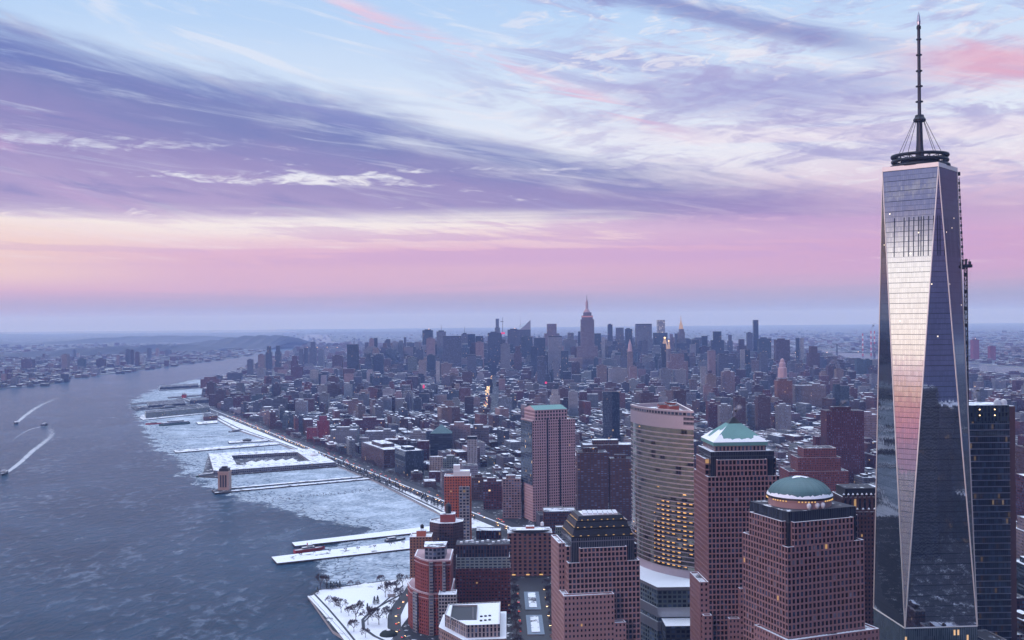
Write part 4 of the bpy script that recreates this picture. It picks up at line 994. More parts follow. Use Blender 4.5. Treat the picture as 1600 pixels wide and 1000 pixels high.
# ---- mid distance, from the waterfront inland
MID = [
 ('office_building', 'pinkish mid-rise with large square windows standing left of the pink stone tower', 785, 814, 748, 1568, 'pink', 'wide_windows', 'pent', 'roof_snow', 'pinkish square-windowed block'),
 ('office_building', 'dark red brick block with a pale base and snowy roof along the highway', 755, 784, 752, 1645, 'maroon', 'wide_windows', 'pent', 'roof_snow', 'dark red highway block'),
 ('loft_building', 'dull brown brick loft building just right of the orange-brick tower', 737, 761, 746, 1730, 'brown', 'lofts', 'pent', 'roof_patchy', 'dull brown loft'),
 ('low_building', 'low red-brown school block with a snowy roof at the foot of the pink stone tower', 848, 900, 799, 1450, 'brick', 'lofts', 'none', 'roof_snow', 'low school block'),
 ('school_building', 'dark red school block with white roof behind the banded red-brick slab', 744, 783, 829, 1330, 'maroon', 'piers', 'none', 'roof_snow', 'dark red school'),
 ('apartment_building', 'grey-green flats with snowy setbacks squeezed between the hotel and the stepped-crown tower', 864, 884, 824, 1180, 'green', 'punched_fine', 'step', 'roof_snow', 'grey-green flats'),
 ('apartment_tower', 'left one of two brown balconied slab towers beside the curved glass tower', 900, 949, 707, 1450, 'brown', 'balconies', 'pent', 'roof_patchy', 'left balconied slab'),
 ('apartment_tower', 'right one of two brown balconied slab towers, touching the curved glass tower', 951, 990, 717, 1445, 'brown', 'balconies', 'pent', 'roof_patchy', 'right balconied slab'),
 ('apartment_building', 'long brown slab peeking over the two balconied towers', 908, 992, 695, 1560, 'brown', 'balconies', 'pent', 'roof_snow', None),
 ('office_tower', 'tall dark maroon brick tower with rooftop machinery behind the green dome', 1282, 1350, 642, 1810, 'maroon', 'punched', 'pent', 'roof_patchy', 'maroon machinery-topped tower'),
 ('office_building', 'blank dark plum block stepping down left of the maroon brick tower', 1270, 1283, 682, 1815, 'maroon', 'punched', 'none', 'roof_snow', None),
 ('office_building', 'dark horizontally striped office tower with a stepped pyramid top in the low city', 672, 707, 664, 2300, 'dark', 'ribbons', 'pyr', 'roof_snow', 'striped pyramid-topped tower'),
 ('office_building', 'pale pink office block with a stepped white end, right of the striped tower', 703, 735, 664, 2350, 'pink', 'punched', 'pent', 'roof_snow', 'pale pink stepped block'),
 ('office_building', 'long pinkish loft block continuing right of the pale pink stepped block', 733, 764, 668, 2400, 'pink', 'lofts', 'pent', 'roof_snow', None),
 ('apartment_building', 'narrow half white half black tower standing alone above snowy roofs', 730, 746, 682, 2080, 'white', 'piers', 'band', 'roof_snow', 'narrow black-and-white tower'),
 ('office_building', 'salmon coloured windowless upper block near the glass cube', 671, 692, 714, 1960, 'cream', 'piers', 'none', 'roof_snow', 'salmon block'),
 ('loft_building', 'maroon brick building under the salmon block', 670, 690, 737, 1930, 'maroon', 'lofts', 'none', 'roof_snow', None),
 ('office_building', 'grey-green mid-rise hiding behind the orange-brick tower', 692, 718, 716, 1850, 'green', 'wide_windows', 'pent', 'roof_snow', None),
 ('apartment_building', 'grey concrete apartment slab behind the long snowy warehouse', 516, 560, 672, 2480, 'grey', 'balconies', 'pent', 'roof_snow', 'grey concrete slab'),
 ('loft_building', 'dark maroon warehouse with a snow-white roof above the grey slab', 557, 602, 656, 2750, 'maroon', 'lofts', 'pent', 'roof_snow', 'maroon warehouse'),
 ('loft_building', 'wide grey building with a white roof right of the grey concrete slab', 570, 619, 674, 2500, 'grey', 'lofts', 'tank', 'roof_snow', 'wide grey white-roofed block'),
 ('loft_building', 'small whitish block in front of the wide grey building', 561, 577, 684, 2330, 'palegrey', 'lofts', 'none', 'roof_snow', None),
 ('loft_building', 'white walled block with a dark side above the glass cube', 640, 666, 676, 2420, 'palegrey', 'lofts', 'pent', 'roof_snow', 'white-walled block'),
 ('loft_building', 'dark plum block beneath the white walled block', 652, 671, 689, 2200, 'maroon', 'lofts', 'none', 'roof_snow', None),
 ('loft_building', 'low brown building with a bright snowy roof above the warehouse', 600, 637, 687, 2250, 'brown', 'lofts', 'tank', 'roof_snow', None),
 ('apartment_building', 'maroon brick building low behind the red lit house', 532, 556, 658, 2800, 'maroon', 'lofts', 'pent', 'roof_patchy', None),
 ('apartment_tower', 'tall house near the waterfront, bright pinkish-red light put into its wall colour', 495, 515, 650, 2680, 'red', 'punched', 'step', 'roof_patchy', 'bright red house'),  # red lighting given as wall colour, without emission
 ('low_building', 'low red annex at the foot of the bright red house', 479, 497, 668, 2600, 'red', 'punched', 'none', 'roof_patchy', None),
 ('apartment_tower', 'left of three teal glass apartment towers on the waterfront road', 441, 452, 649, 2900, 'green', 'curtain', 'pent', 'roof_snow', 'teal glass towers'),
 ('apartment_tower', 'middle of three teal glass apartment towers on the waterfront road', 453, 464, 648, 2880, 'teal', 'curtain', 'pent', 'roof_snow', None),
 ('apartment_tower', 'right of three teal glass apartment towers on the waterfront road', 464, 478, 651, 2840, 'slate', 'curtain', 'pent', 'roof_snow', None),
 ('loft_building', 'pink and white brick building left of the teal glass towers', 413, 424, 643, 3050, 'pink', 'lofts', 'pent', 'roof_snow', 'pink-and-white building'),
 ('loft_building', 'pale building beside the pink and white one on the waterfront road', 424, 439, 642, 3080, 'palegrey', 'lofts', 'pent', 'roof_snow', None),
 ('loft_building', 'maroon brick warehouse below the white stepped building', 380, 403, 646, 3250, 'maroon', 'lofts', 'none', 'roof_snow', None),
 ('office_building', 'white stepped glass building near the piers', 382, 405, 636, 3420, 'white', 'ribbons', 'step', 'roof_snow', 'white stepped building'),
 ('loft_building', 'red brick warehouse with large windows at the river bend', 351, 392, 618, 3700, 'brick', 'lofts', 'pent', 'roof_patchy', 'red brick warehouse at the bend'),
 ('loft_building', 'grey-green concrete warehouse right of the red brick one', 393, 423, 618, 3750, 'green', 'lofts', 'pent', 'roof_patchy', None),
 ('apartment_building', 'large brick housing complex, darkest block by the upper piers', 313, 346, 589, 4800, 'brick', 'punched', 'step', 'roof_patchy', 'brick complex by the upper piers'),
 ('low_building', 'brown block joined to the brick complex by the upper piers', 340, 356, 598, 4700, 'brown', 'punched', 'none', 'roof_snow', None),
 ('loft_building', 'grey-green mid-rise in the west side district', 421, 449, 605, 4150, 'green', 'lofts', 'pent', 'roof_patchy', 'grey-green mid-rise'),
 ('loft_building', 'brown brick building right of the grey-green mid-rise', 452, 474, 607, 4200, 'brown', 'lofts', 'tank', 'roof_patchy', None),
 ('loft_building', 'maroon brick building left of the huge brick block', 476, 506, 604, 4150, 'maroon', 'lofts', 'tank', 'roof_patchy', None),
 ('office_building', 'huge dark brick block filling a city block, left wing', 527, 560, 607, 4000, 'brick', 'lofts', 'pent', 'roof_patchy', 'huge brick block'),
 ('office_building', 'huge dark brick block filling a city block, long middle wing', 558, 605, 604, 4040, 'maroon', 'lofts', 'tank', 'roof_patchy', None),
 ('office_building', 'huge dark brick block filling a city block, right wing', 605, 632, 608, 3980, 'brick', 'lofts', 'pent', 'roof_patchy', None),
 ('apartment_tower', 'blue-glass hotel slab, taller half, standing over low roofs', 941, 956, 612, 2480, 'slate', 'curtain', 'none', 'roof_patchy', 'blue-glass hotel slab'),
 ('apartment_tower', 'dark half of the blue-glass hotel slab, slightly behind', 955, 968, 612, 2500, 'dark', 'curtain', 'none', 'roof_patchy', None),
 ('apartment_tower', 'grey-brown housing slab above the green pyramid, left one', 1145, 1165, 621, 2700, 'brown', 'punched_fine', 'pent', 'roof_patchy', 'left grey-brown housing slab'),
 ('apartment_tower', 'grey-brown housing slab above the green pyramid, right one', 1180, 1204, 620, 2650, 'brown', 'punched_fine', 'pent', 'roof_patchy', 'right grey-brown housing slab'),
 ('apartment_building', 'pale concrete block tucked left of the two housing slabs', 1121, 1144, 634, 2720, 'palegrey', 'piers', 'pent', 'roof_snow', None),
 ('apartment_building', 'pale concrete block between the two housing slabs', 1165, 1180, 632, 2730, 'palegrey', 'piers', 'pent', 'roof_snow', None),
 ('apartment_building', 'bluish-white concrete block right of the two housing slabs', 1211, 1236, 634, 2640, 'palegrey', 'piers', 'pent', 'roof_snow', 'bluish-white block'),
 ('loft_building', 'dark maroon block left of the pale concrete blocks', 1105, 1122, 632, 2750, 'maroon', 'lofts', 'pent', 'roof_snow', None),
 ('office_building', 'square brick-pink institutional block in the village', 1210, 1238, 595, 3250, 'orange', 'lofts', 'pent', 'roof_patchy', 'brick-pink block'),
 ('loft_building', 'long tan block with even windows right of the brick-pink block', 1238, 1291, 602, 3300, 'tan', 'lofts', 'tank', 'roof_snow', 'long tan block'),
 ('office_building', 'dark green glass block, left wing of a T shape', 1301, 1313, 600, 2950, 'teal', 'curtain', 'none', 'roof_patchy', 'dark green T-shaped block'),
 ('office_building', 'dark green glass block, right wing of a T shape', 1312, 1327, 603, 2930, 'teal', 'curtain', 'none', 'roof_patchy', None),
 ('loft_building', 'light stone building behind the maroon brick tower', 1335, 1374, 648, 2300, 'pink', 'lofts', 'pent', 'roof_snow', None),
 ('loft_building', 'pinkish tall slab in the village left of the long cream roofs', 1098, 1111, 602, 3350, 'pink', 'punched', 'pent', 'roof_patchy', None),
 ('apartment_building', 'white tower block standing above the village', 1094, 1104, 573, 3900, 'white', 'piers', 'none', 'roof_snow', 'white tower block'),
 ('apartment_building', 'pink columned block right of the white tower block', 1126, 1148, 581, 3700, 'pink', 'piers', 'pent', 'roof_snow', None),
 ('apartment_building', 'tan broad building left of the pink columned block', 1102, 1119, 586, 3650, 'tan', 'punched', 'pent', 'roof_patchy', None),
 ('office_building', 'white stepped building in the low city above the pink stone tower', 859, 875, 609, 3100, 'white', 'punched', 'step', 'roof_snow', 'white stepped low-city building'),
 ('office_building', 'white wide building right of the white stepped one in the low city', 888, 903, 612, 3050, 'palegrey', 'punched', 'pent', 'roof_snow', None),
 ('apartment_building', 'greyish stepped tower left of the curved glass tower roof', 1026, 1046, 612, 2900, 'palegrey', 'punched', 'twostep', 'roof_snow', None),
 ('apartment_building', 'pinkish brown broad block behind the curved glass tower roof', 999, 1022, 614, 2880, 'brown', 'punched', 'pent', 'roof_patchy', None),
 ('apartment_building', 'brown broad block at the back right of the curved glass tower', 1050, 1072, 610, 2950, 'brown', 'punched', 'tank', 'roof_patchy', None),
 ('loft_building', 'dark brown tower seen through the gap right of the glass slab', 1587, 1640, 700, 1500, 'brown', 'punched', 'pent', 'roof_patchy', None),
 ('office_building', 'pale pinkish block with snowy roofs right of the glass slab', 1578, 1640, 812, 1190, 'pink', 'punched', 'step', 'roof_snow', None),
 ('office_building', 'black banded office block with a snowy roof at the right edge', 1578, 1650, 884, 1010, 'dark', 'ribbons', 'pent', 'roof_snow', 'black banded block'),
 ('loft_building', 'brick-red block under snow right of the glass slab', 1586, 1640, 745, 1400, 'maroon', 'lofts', 'none', 'roof_snow', None),
]
# ---- the skyline: label, left, right, top (pixels of the photograph), distance
SKY = [
 ('slender dark tower at the river end of the skyline', 386, 396, 562, 5500, 'slate', 'punched', 'pent'),
 ('tan tower just left of the twin glass towers', 403, 415, 554, 6100, 'tan', 'punched', 'pent'),
 ('left of the twin slim glass towers by the river', 415, 425.5, 541, 6000, 'slate', 'curtain', 'step'),
 ('right of the twin slim glass towers by the river', 429.5, 439.5, 540, 6020, 'slate', 'curtain', 'step'),
 ('pale striped block in front of the twin glass towers', 401, 415, 576, 5200, 'palegrey', 'piers', 'pent'),
 ('purple-brown tower rising right of the twin glass towers', 454, 466, 556, 5400, 'maroon', 'punched', 'step'),
 ('broad purple-brown block stepping down from the purple-brown tower', 456, 474, 573, 5200, 'maroon', 'punched', 'pent'),
 ('first of two thin blue-grey towers near the river bend', 467, 474, 545, 6400, 'slate', 'punched', 'none'),
 ('second of two thin blue-grey towers near the river bend', 475, 482, 543, 6420, 'slate', 'punched', 'none'),
 ('stepped blue-grey tower whose narrow top stands over the river', 483, 495, 534, 6700, 'slate', 'punched', 'step'),
 ('low grey tower right of the stepped blue-grey tower', 497, 507, 546, 6500, 'grey', 'punched', 'pent'),
 ('whitish wide postal block low in front of the skyline', 484, 499, 579, 4700, 'white', 'ribbons', 'pent'),
 ('dark blue glassy block beside the whitish postal block', 498, 523, 584, 4720, 'slate', 'curtain', 'pent'),
 ('dull brown block between the postal block and the black slab', 519, 536, 556, 5600, 'brown', 'punched', 'pent'),
 ('black slab with a red roof light left of the stepped pyramid block', 542, 560.5, 538, 5000, 'dark', 'curtain', 'none'),
 ('slim grey tower directly right of the black slab', 570, 576, 535, 6200, 'slate', 'punched', 'none'),
 ('pinkish twin-topped tower behind the stepped pyramid block', 577, 584.5, 529, 6300, 'pink', 'punched', 'pent'),
 ('dark slim tower attached to the pinkish twin-topped tower', 584.5, 590, 528, 6280, 'dark', 'punched', 'none'),
 ('stepped pyramid-like grey block in the middle west', 567, 584, 553, 5100, 'grey', 'ribbons', 'twostep'),
 ('flat slate block right of the stepped pyramid-like block', 584, 600, 555, 5150, 'slate', 'punched', 'pent'),
 ('grey twin-peaked tower in the row left of the tall dark office tower', 601, 612, 530, 6200, 'slate', 'punched', 'step'),
 ('light vertically striped broad tower in the row of hotels', 613, 622, 534, 6050, 'palegrey', 'piers', 'pent'),
 ('light vertically striped slim tower beside the broad striped one', 623, 630, 532, 6100, 'palegrey', 'piers', 'none'),
 ('needle-thin tower standing above the striped pair', 631, 635, 527, 6500, 'slate', 'punched', 'none'),
 ('dim square tower right of the needle-thin tower', 637, 645, 541, 6200, 'slate', 'punched', 'pent'),
 ('dim stepped tower left of the tall dark office tower', 646, 655, 534, 6300, 'grey', 'punched', 'step'),
 ('broad grey-green block under the dim stepped tower', 637, 652, 559, 4900, 'green', 'piers', 'pent'),
 ('light pinkish block with blank walls at the foot of the skyline', 654, 666, 564, 4700, 'cream', 'piers', 'pent'),
 ('tall dark office tower with one bright light near its top', 660, 677, 516, 6000, 'teal', 'curtain', 'lamp'),
 ('lighter pinkish tower in front of the tall dark office tower', 666, 680, 529, 5500, 'pink', 'punched', 'pent'),
 ('dark teal block at the foot of the lighter pinkish tower', 667, 680, 555, 5000, 'teal', 'curtain', 'pent'),
 ('small white tower with a green cap left of the great grey slab', 681, 687, 562, 4700, 'white', 'punched', 'pyr'),
 ('veiled grey tower with a thin mast behind the great grey slab', 682, 697, 518, 5900, 'grey', 'piers', 'mast'),
 ('great flat-topped grey slab with a dark band at its top', 692, 721, 525, 5300, 'slate', 'piers', 'band'),
 ('blue-grey tower with a small spire right of the great grey slab', 721, 731, 522, 5800, 'slate', 'punched', 'mast'),
 ('dark pair tower, left half, behind the avenue of lights', 731, 742.5, 522, 5850, 'dark', 'curtain', 'none'),
 ('dark pair tower, right half, behind the avenue of lights', 743, 755, 525, 5900, 'dark', 'curtain', 'none'),
 ('square dark block below the dark pair', 730, 744, 554, 4900, 'slate', 'punched', 'band'),
 ('lighter mauve tower beside the avenue of lights', 743, 756, 535, 5300, 'pink', 'punched', 'pent'),
 ('wide dark slab right of the avenue of lights', 762, 784, 520, 5600, 'slate', 'curtain', 'pent'),
 ('very tall thin pale tower rising behind the wide dark slab', 773, 781, 498, 7300, 'palegrey', 'curtain', 'step'),
 ('pale square block with a rounded top below the wide dark slab', 782, 797, 538, 5000, 'grey', 'punched', 'pent'),
 ('low wide tower with two rooftop lights', 793, 812, 515, 6100, 'slate', 'punched', 'lamp'),
 ('teal block hugging the foot of the wedge-topped glass tower', 815, 832, 526, 5600, 'teal', 'curtain', 'pent'),
 ('mid grey stepped block left of the brown-topped tower', 803, 815, 541, 5200, 'brown', 'punched', 'step'),
 ('dark flat-topped slab left of the stepped mauve tower', 834, 852, 528, 5500, 'dark', 'curtain', 'none'),
 ('stepped mauve office tower left of the art-deco giant', 850, 874, 506, 6000, 'pink', 'piers', 'step'),
 ('pale striped slab in front of the stepped mauve office tower', 856, 878, 525, 5300, 'palegrey', 'piers', 'band'),
 ('slim dark tower in front of the dark flat-topped slab', 829, 839, 541, 4900, 'dark', 'curtain', 'none'),
 ('half dark half pale tower nearer than the skyline', 839, 852, 557, 4300, 'slate', 'piers', 'none'),
 ('thin dark block right of the pale striped slab', 876, 888, 548, 4800, 'teal', 'curtain', 'none'),
 ('grey tower with a stepped cap between the striped slab and the art-deco giant', 884, 899, 520, 6200, 'grey', 'punched', 'step'),
 ('wide grey block below the stepped-cap grey tower', 881, 900, 531, 5700, 'grey', 'punched', 'pent'),
 ('dark strip of a tower touching the left side of the art-deco giant', 903, 908, 518, 5900, 'dark', 'curtain', 'none'),
 ('dark teal tower with a bright roof line right of the art-deco giant', 928, 939, 521, 5900, 'teal', 'curtain', 'band'),
 ('bright pale slim tower right of the dark teal one', 940, 945, 527, 5700, 'white', 'piers', 'none'),
 ('slim round-capped dark tower further right of the art-deco giant', 949, 957, 507, 6400, 'slate', 'curtain', 'pent'),
 ('smooth grey slab right of the round-capped tower', 962, 974.5, 512, 6200, 'palegrey', 'curtain', 'none'),
 ('dark teal slab right of the smooth grey slab', 976, 988, 514, 6150, 'teal', 'curtain', 'pent'),
 ('broad grey slab with a white line across its top, near the middle right', 992, 1018.5, 506, 6000, 'grey', 'piers', 'band'),
 ('darker block in front of the broad white-lined slab', 1003, 1012, 532, 5400, 'slate', 'punched', 'pent'),
 ('dark teal wide block left of the needle-spired tower', 1020, 1043, 520, 5900, 'teal', 'curtain', 'none'),
 ('small mauve tower left of the needle-spired tower', 1045, 1053, 522, 6050, 'pink', 'punched', 'step'),
 ('dark block touching the needle-spired tower on the left', 1054, 1061, 521, 6150, 'slate', 'punched', 'none'),
 ('dark block behind the needle-spired tower on the right', 1071, 1078, 529, 6200, 'slate', 'punched', 'none'),
 ('grey-teal slab right of the needle-spired tower', 1079, 1092, 531, 5700, 'teal', 'curtain', 'none'),
 ('dark flat tower two along from the needle-spired tower', 1096, 1105.5, 525, 5800, 'dark', 'curtain', 'none'),
 ('wide dark block with a narrower box on top', 1110, 1131, 518, 5600, 'dark', 'curtain', 'step'),
 ('faded grey tower behind the wide dark block', 1136, 1145, 523, 6600, 'slate', 'punched', 'step'),
 ('brownish stepped tower left of the tallest black slab', 1151, 1166, 530, 5800, 'brown', 'punched', 'step'),
 ('black monolith, tallest slab on the right of the skyline', 1176, 1185, 500, 6150, 'dark', 'curtain', 'none'),
 ('slate tower leaning on the black monolith from the left', 1166, 1176, 520, 6100, 'slate', 'punched', 'pent'),
 ('broad teal block right of the black monolith', 1183, 1205, 529, 5500, 'teal', 'curtain', 'pent'),
 ('white-edged slim block in front of the brownish stepped tower', 1156, 1164, 546, 4900, 'white', 'piers', 'none'),
 ('dark block right of the white-edged slim block', 1163, 1172, 546, 4920, 'dark', 'curtain', 'none'),
 ('broad brick hospital-like block on the east side', 1209, 1234, 531, 5200, 'brown', 'piers', 'pent'),
 ('dark side of the slab by the east river', 1243, 1249, 528, 5900, 'dark', 'curtain', 'none'),
 ('white side of the slab by the east river', 1249.3, 1256, 528, 5900, 'white', 'piers', 'none'),
 ('dark round-shouldered brick tower on the east side', 1260, 1281, 541, 5000, 'brown', 'punched', 'step'),
 ('teal housing block far right, left half', 1335, 1349, 561, 4600, 'teal', 'punched', 'pent'),
 ('teal housing block far right, right half', 1349, 1363, 562, 4620, 'teal', 'punched', 'pent'),
 ('pinkish slab between the village and the skyline', 983, 995, 573, 4200, 'pink', 'punched', 'pent'),
 ('wide pale pink residential block with four crowns', 1041, 1075, 553, 4300, 'pink', 'piers', 'step'),
 ('grey lower block in front of the wide pale pink residential block', 1030, 1049, 577, 4000, 'grey', 'lofts', 'pent'),
 ('second grey lower block in front of the wide pale pink residential block', 1050, 1072, 578, 4020, 'palegrey', 'lofts', 'tank'),
 ('dark tower below the golden pyramid', 1033, 1040.5, 537, 4600, 'dark', 'curtain', 'none'),
 ('mauve loft tower low beside the avenue of lights', 722, 738, 581, 4200, 'brown', 'punched', 'tank'),
 ('mauve slab low left of the mauve loft tower', 700, 716, 584, 4300, 'tan', 'punched', 'pent'),
 ('brown narrow block at the far east side', 1290, 1302, 572, 4300, 'brown', 'punched', 'pent'),
 ('pale slab at the far east side', 1303, 1318, 577, 4200, 'tan', 'punched', 'pent'),
 ('grey slab at the far east side beside the mirror tower', 1358, 1372, 585, 4000, 'grey', 'punched', 'pent'),
 ('slate broad block under the black monolith', 1186, 1200, 552, 4800, 'slate', 'punched', 'pent'),
 ('pink block with a water tank under the wide dark block', 1105, 1118, 548, 4700, 'pink', 'punched', 'tank'),
 ('slate slab with a flat top under the grey-teal slab', 1120, 1138, 554, 4600, 'slate', 'punched', 'pent'),
 ('brown loft block under the art-deco giant', 893, 906, 566, 4500, 'brown', 'lofts', 'tank'),
 ('grey domed loft block left under the art-deco giant', 862, 874, 560, 4600, 'grey', 'lofts', 'step'),
 ('pale broad loft below the brown loft block', 932, 948, 571, 4400, 'tan', 'lofts', 'pent'),
 ('snow-topped wide loft left of the pinkish slab', 950, 980, 576, 4250, 'palegrey', 'lofts', 'pent'),
 ('slate mid tower right of the clock-lantern tower', 968, 981, 545, 5000, 'slate', 'punched', 'step'),
]
for a in MID:
    lb, pl, pr, yt, Y, col, st, top, roof, sh = a[1:]
    spec(a[0], lb, pl, pr, yt, Y, col, st, top, roof=roof, short=sh, dep=min(34, max(15, (pr-pl)*Y/F*.7)))
for (lb, pl, pr, yt, Y, col, st, top) in SKY:
    spec('skyscraper', lb, pl, pr, yt, Y, col, st, top, cat='tower')
# long snowy warehouse and the glass cube, aligned with the highway (26 degrees)
o = spec('warehouse', 'long low brick warehouse with a wide snowy roof along the highway', 542, 640, 728-25, 2120, 'brown', 'lofts', 'pent', rot=24, pc=600, roof='roof_snow', short='long snowy warehouse', cat='warehouse')
o = spec('office_building', 'dark glass cube with a snowy roof beside the long brick warehouse', 600, 662, 705, 2000, 'dark', 'curtain', 'pent', rot=24, pc=633, dep=62, roof='roof_snow', short='dark glass cube')
# red-brown stepped telegraph building
Y = 1500
def flat(name, label, cat, tiers, col, style, roof='roof_patchy', short=None):
    b = MB(); p0 = tiers[0][0]
    for P, z0, z1 in tiers: b.prism(P, z0, z1, style, None, col)
    o = b.build(name, origin=(sum(p[0] for p in p0)/len(p0), sum(p[1] for p in p0)/len(p0), min(t[1] for t in tiers))); tag(o, label, cat)
    for P, z0, z1 in tiers:
        q = MB(); I = offset(P, .8); q.ring(P, I, z1, 'snow'); n = len(I)
        for i in range(n): q.wall(I[(i+1)%n], I[i], z1-.9, z1, 'concrete')
        q.face([(*p, z1-.9) for p in I], roof); q.build('roof', o, origin=o.location)
        occupy(P); SIL.append((min(p[1] for p in P), P, z1))
    if short:
        zt = max(t[2] for t in tiers); q = pix(o.location.x, o.location.y, zt); NAMED.append((short, q[0], q[1], p0[0][1]))
    return o
R_ = lambda pl, pr, dep, y0=0: rect_px(pl, pr, 720, Y+y0, dep)
flat('telegraph_building', 'brick-red office block stepping up in shoulders behind the green dome', 'office building',
     [(R_(1226,1331,60), 0, zat(1280,770,Y)), (R_(1233,1326,50,4), zat(1280,770,Y)-1, zat(1280,737,Y)), (R_(1247,1314,40,8), zat(1280,737,Y)-1, zat(1280,716,Y)), (R_(1256,1307,32,12), zat(1280,716,Y)-1, zat(1280,702,Y))],
     (.27,.085,.075), 'punched_fine', short='brick-red shouldered block')
# art-deco giant
Y = 5290
def sq(pl, pr, dep, y0=0): return rect_px(pl, pr, 520, Y+y0, dep)
col = (.33,.25,.26)
o = flat('skyscraper', 'art-deco giant, tallest of the distant skyline, with a pink-lit crown and mast', 'tower',
     [(sq(896,940,60), 0, zat(917,560,Y)), (sq(902,934,52,3), zat(917,560,Y)-1, zat(917,541,Y)), (sq(908,928.5,44,6), zat(917,541,Y)-1, zat(917,499,Y)), (sq(909.5,926.5,38,9), zat(917,499,Y)-1, zat(917,493,Y)), (sq(912,924.5,30,12), zat(917,493,Y)-1, zat(917,488,Y))],
     col, 'piers', short='art-deco giant')
X = xat(917.6, 480, Y); c = (X, Y+26)
b = MB(); b.lathe(*c, [(17,zat(917,488,Y)), (13,zat(917,485,Y)), (7,zat(917,482.5,Y)), (6.5,zat(917,472,Y)), (4.5,zat(917,470,Y)), (2,zat(917,468,Y))], 'stone_pink', 12); b.build('crown', o, origin=o.location)
b = MB(); b.tube((*c,zat(917,469,Y)), (*c,zat(917,461,Y)), 1.8, .5, 'dark_steel', 5); b.build('mast', o, origin=o.location)
b = MB(); b.prism(sq(909.3,926.7,1,8.6), zat(917,495.5,Y), zat(917,493.6,Y), 'crownlight', 'crownlight'); b.build('crown_light', o, origin=o.location)
# needle-spired tower
Y = 6090; X = xat(1065, 500, Y)
o = flat('skyscraper', 'needle-spired tower with a glowing pointed crown at the right of the skyline', 'tower',
     [(rect_px(1056,1074,530,Y,50), 0, zat(1065,545,Y)), (rect_px(1060.3,1070.2,530,Y+6,34), zat(1065,545,Y)-1, zat(1065,519,Y)), (rect_px(1061.6,1069,530,Y+10,26), zat(1065,519,Y)-1, zat(1065,514,Y))], (.36,.31,.33), 'piers', short='needle-spired tower')
b = MB(); b.lathe(X, Y+23, [(13,zat(1065,514,Y)), (10.5,zat(1065,509,Y)), (6.5,zat(1065,505,Y)), (2.6,zat(1065,501,Y)), (.3,zat(1065,492,Y))], 'crownglow', 10); b.build('crown', o, origin=o.location)
# wedge-topped glass tower
Y = 5750; xl, xr = xat(811.5,505,Y), xat(829,505,Y); zl, zr = zat(812,509,Y), zat(828,499.5,Y)
b = MB(); P = [(xl,Y),(xr,Y),(xr,Y+50),(xl,Y+50)]; b.prism(P, 0, zat(820,515,Y), 'curtain', None, (.30,.32,.38))
zb = zat(820,515,Y); xm = xl+(xr-xl)*.45
b.face([(xl,Y,zb),(xr,Y,zb),(xr,Y,zr),(xm,Y,zl)], 'steel'); b.face([(xl,Y,zb),(xm,Y,zl),(xl,Y+50,zl)], 'steel'); b.face([(xm,Y,zl),(xr,Y,zr),(xr,Y+50,zr-8),(xl,Y+50,zl)], 'steel')
b.face([(xr,Y,zb),(xr,Y+50,zb),(xr,Y+50,zr-8),(xr,Y,zr)], 'curtain'); b.face([(xr,Y+50,zb),(xl,Y+50,zb),(xl,Y+50,zl),(xr,Y+50,zr-8)], 'steel')
o = b.build('skyscraper'); tag(o, 'wedge-topped glass tower with a slanting crystal roof in the middle of the skyline', 'tower'); occupy(P); SIL.append((Y, P, zr)); NAMED.append(('wedge-topped glass tower', 820, 505, Y))
q = MB(); q.tube((xl+6,Y+30,zl-4),(xl+6,Y+30,zl+46), 1.4, .4, 'steel', 5); q.build('mast', o, origin=o.location)
b = MB(); x = xat(785.3,500,7250); b.tube((x,7250,200),(x,7250,zat(785,496,7250)), 2.6, 1.6, 'dark_steel', 4); b.box(x-14,x+6,7248,7252,zat(785,503,7250),zat(785,502,7250),'dark_steel')
tag(b.build('tower_crane', origin=(x,7250,200)), 'thin tower crane beside the very tall thin pale tower', 'crane')
# lit frame of a tower under construction
o = spec('skyscraper', 'faint unfinished tower with bright work lights on its floors', 1026, 1039, 500, 6700, 'palegrey', 'worklights', 'none', cat='tower')
# clock-lantern tower, golden pyramid tower, white lantern tower
def spire(name, label, pl, pr, ys, Y, col, prof, mat, lamp=None, short=None, style='punched'):
    P = rect_px(pl, pr, ys, Y, (pr-pl)*Y/F); zt = zat((pl+pr)/2, ys, Y); b = MB(); b.prism(P, 0, zt, style, 'roof_snow', col)
    o = b.build(name); tag(o, label, 'tower'); cx, cy_ = (P[0][0]+P[1][0])/2, (P[0][1]+P[2][1])/2; w = P[1][0]-P[0][0]
    q = MB(); q.lathe(cx, cy_, [(w*r, zat((pl+pr)/2, y, Y)) for r, y in prof], mat, 8); q.build('spire', o, origin=o.location)
    if lamp: q = MB(); z = zat((pl+pr)/2, lamp, Y); q.lathe(cx, cy_, [(.01,z-4),(w*.18,z),(.01,z+5)], 'lamp_warm', 8); q.build('lantern', o, origin=o.location)
    occupy(P); SIL.append((Y, P, zt))
    if short: NAMED.append((short, (pl+pr)/2, ys, Y))
    return o
spire('clock_tower', 'slender clock-lantern tower with a golden lit top below the skyline', 981, 988.5, 549, 4480, (.36,.27,.24), [(.5,549),(.42,544),(.36,539),(.15,533),(.02,530)], 'stone_pink', 540.5, 'clock-lantern tower')
spire('skyscraper', 'tower with a small golden lit pyramid roof on the right of the skyline', 1035, 1044, 545, 4800, (.40,.34,.32), [(.62,545),(.30,534),(.10,528),(.02,525)], 'crownglow', 528, 'golden pyramid tower')
spire('skyscraper', 'thin tower with an amber tip right of the golden pyramid', 1043, 1048, 545, 4950, (.25,.2,.2), [(.5,545),(.3,538),(.05,531)], 'crownglow', 533)
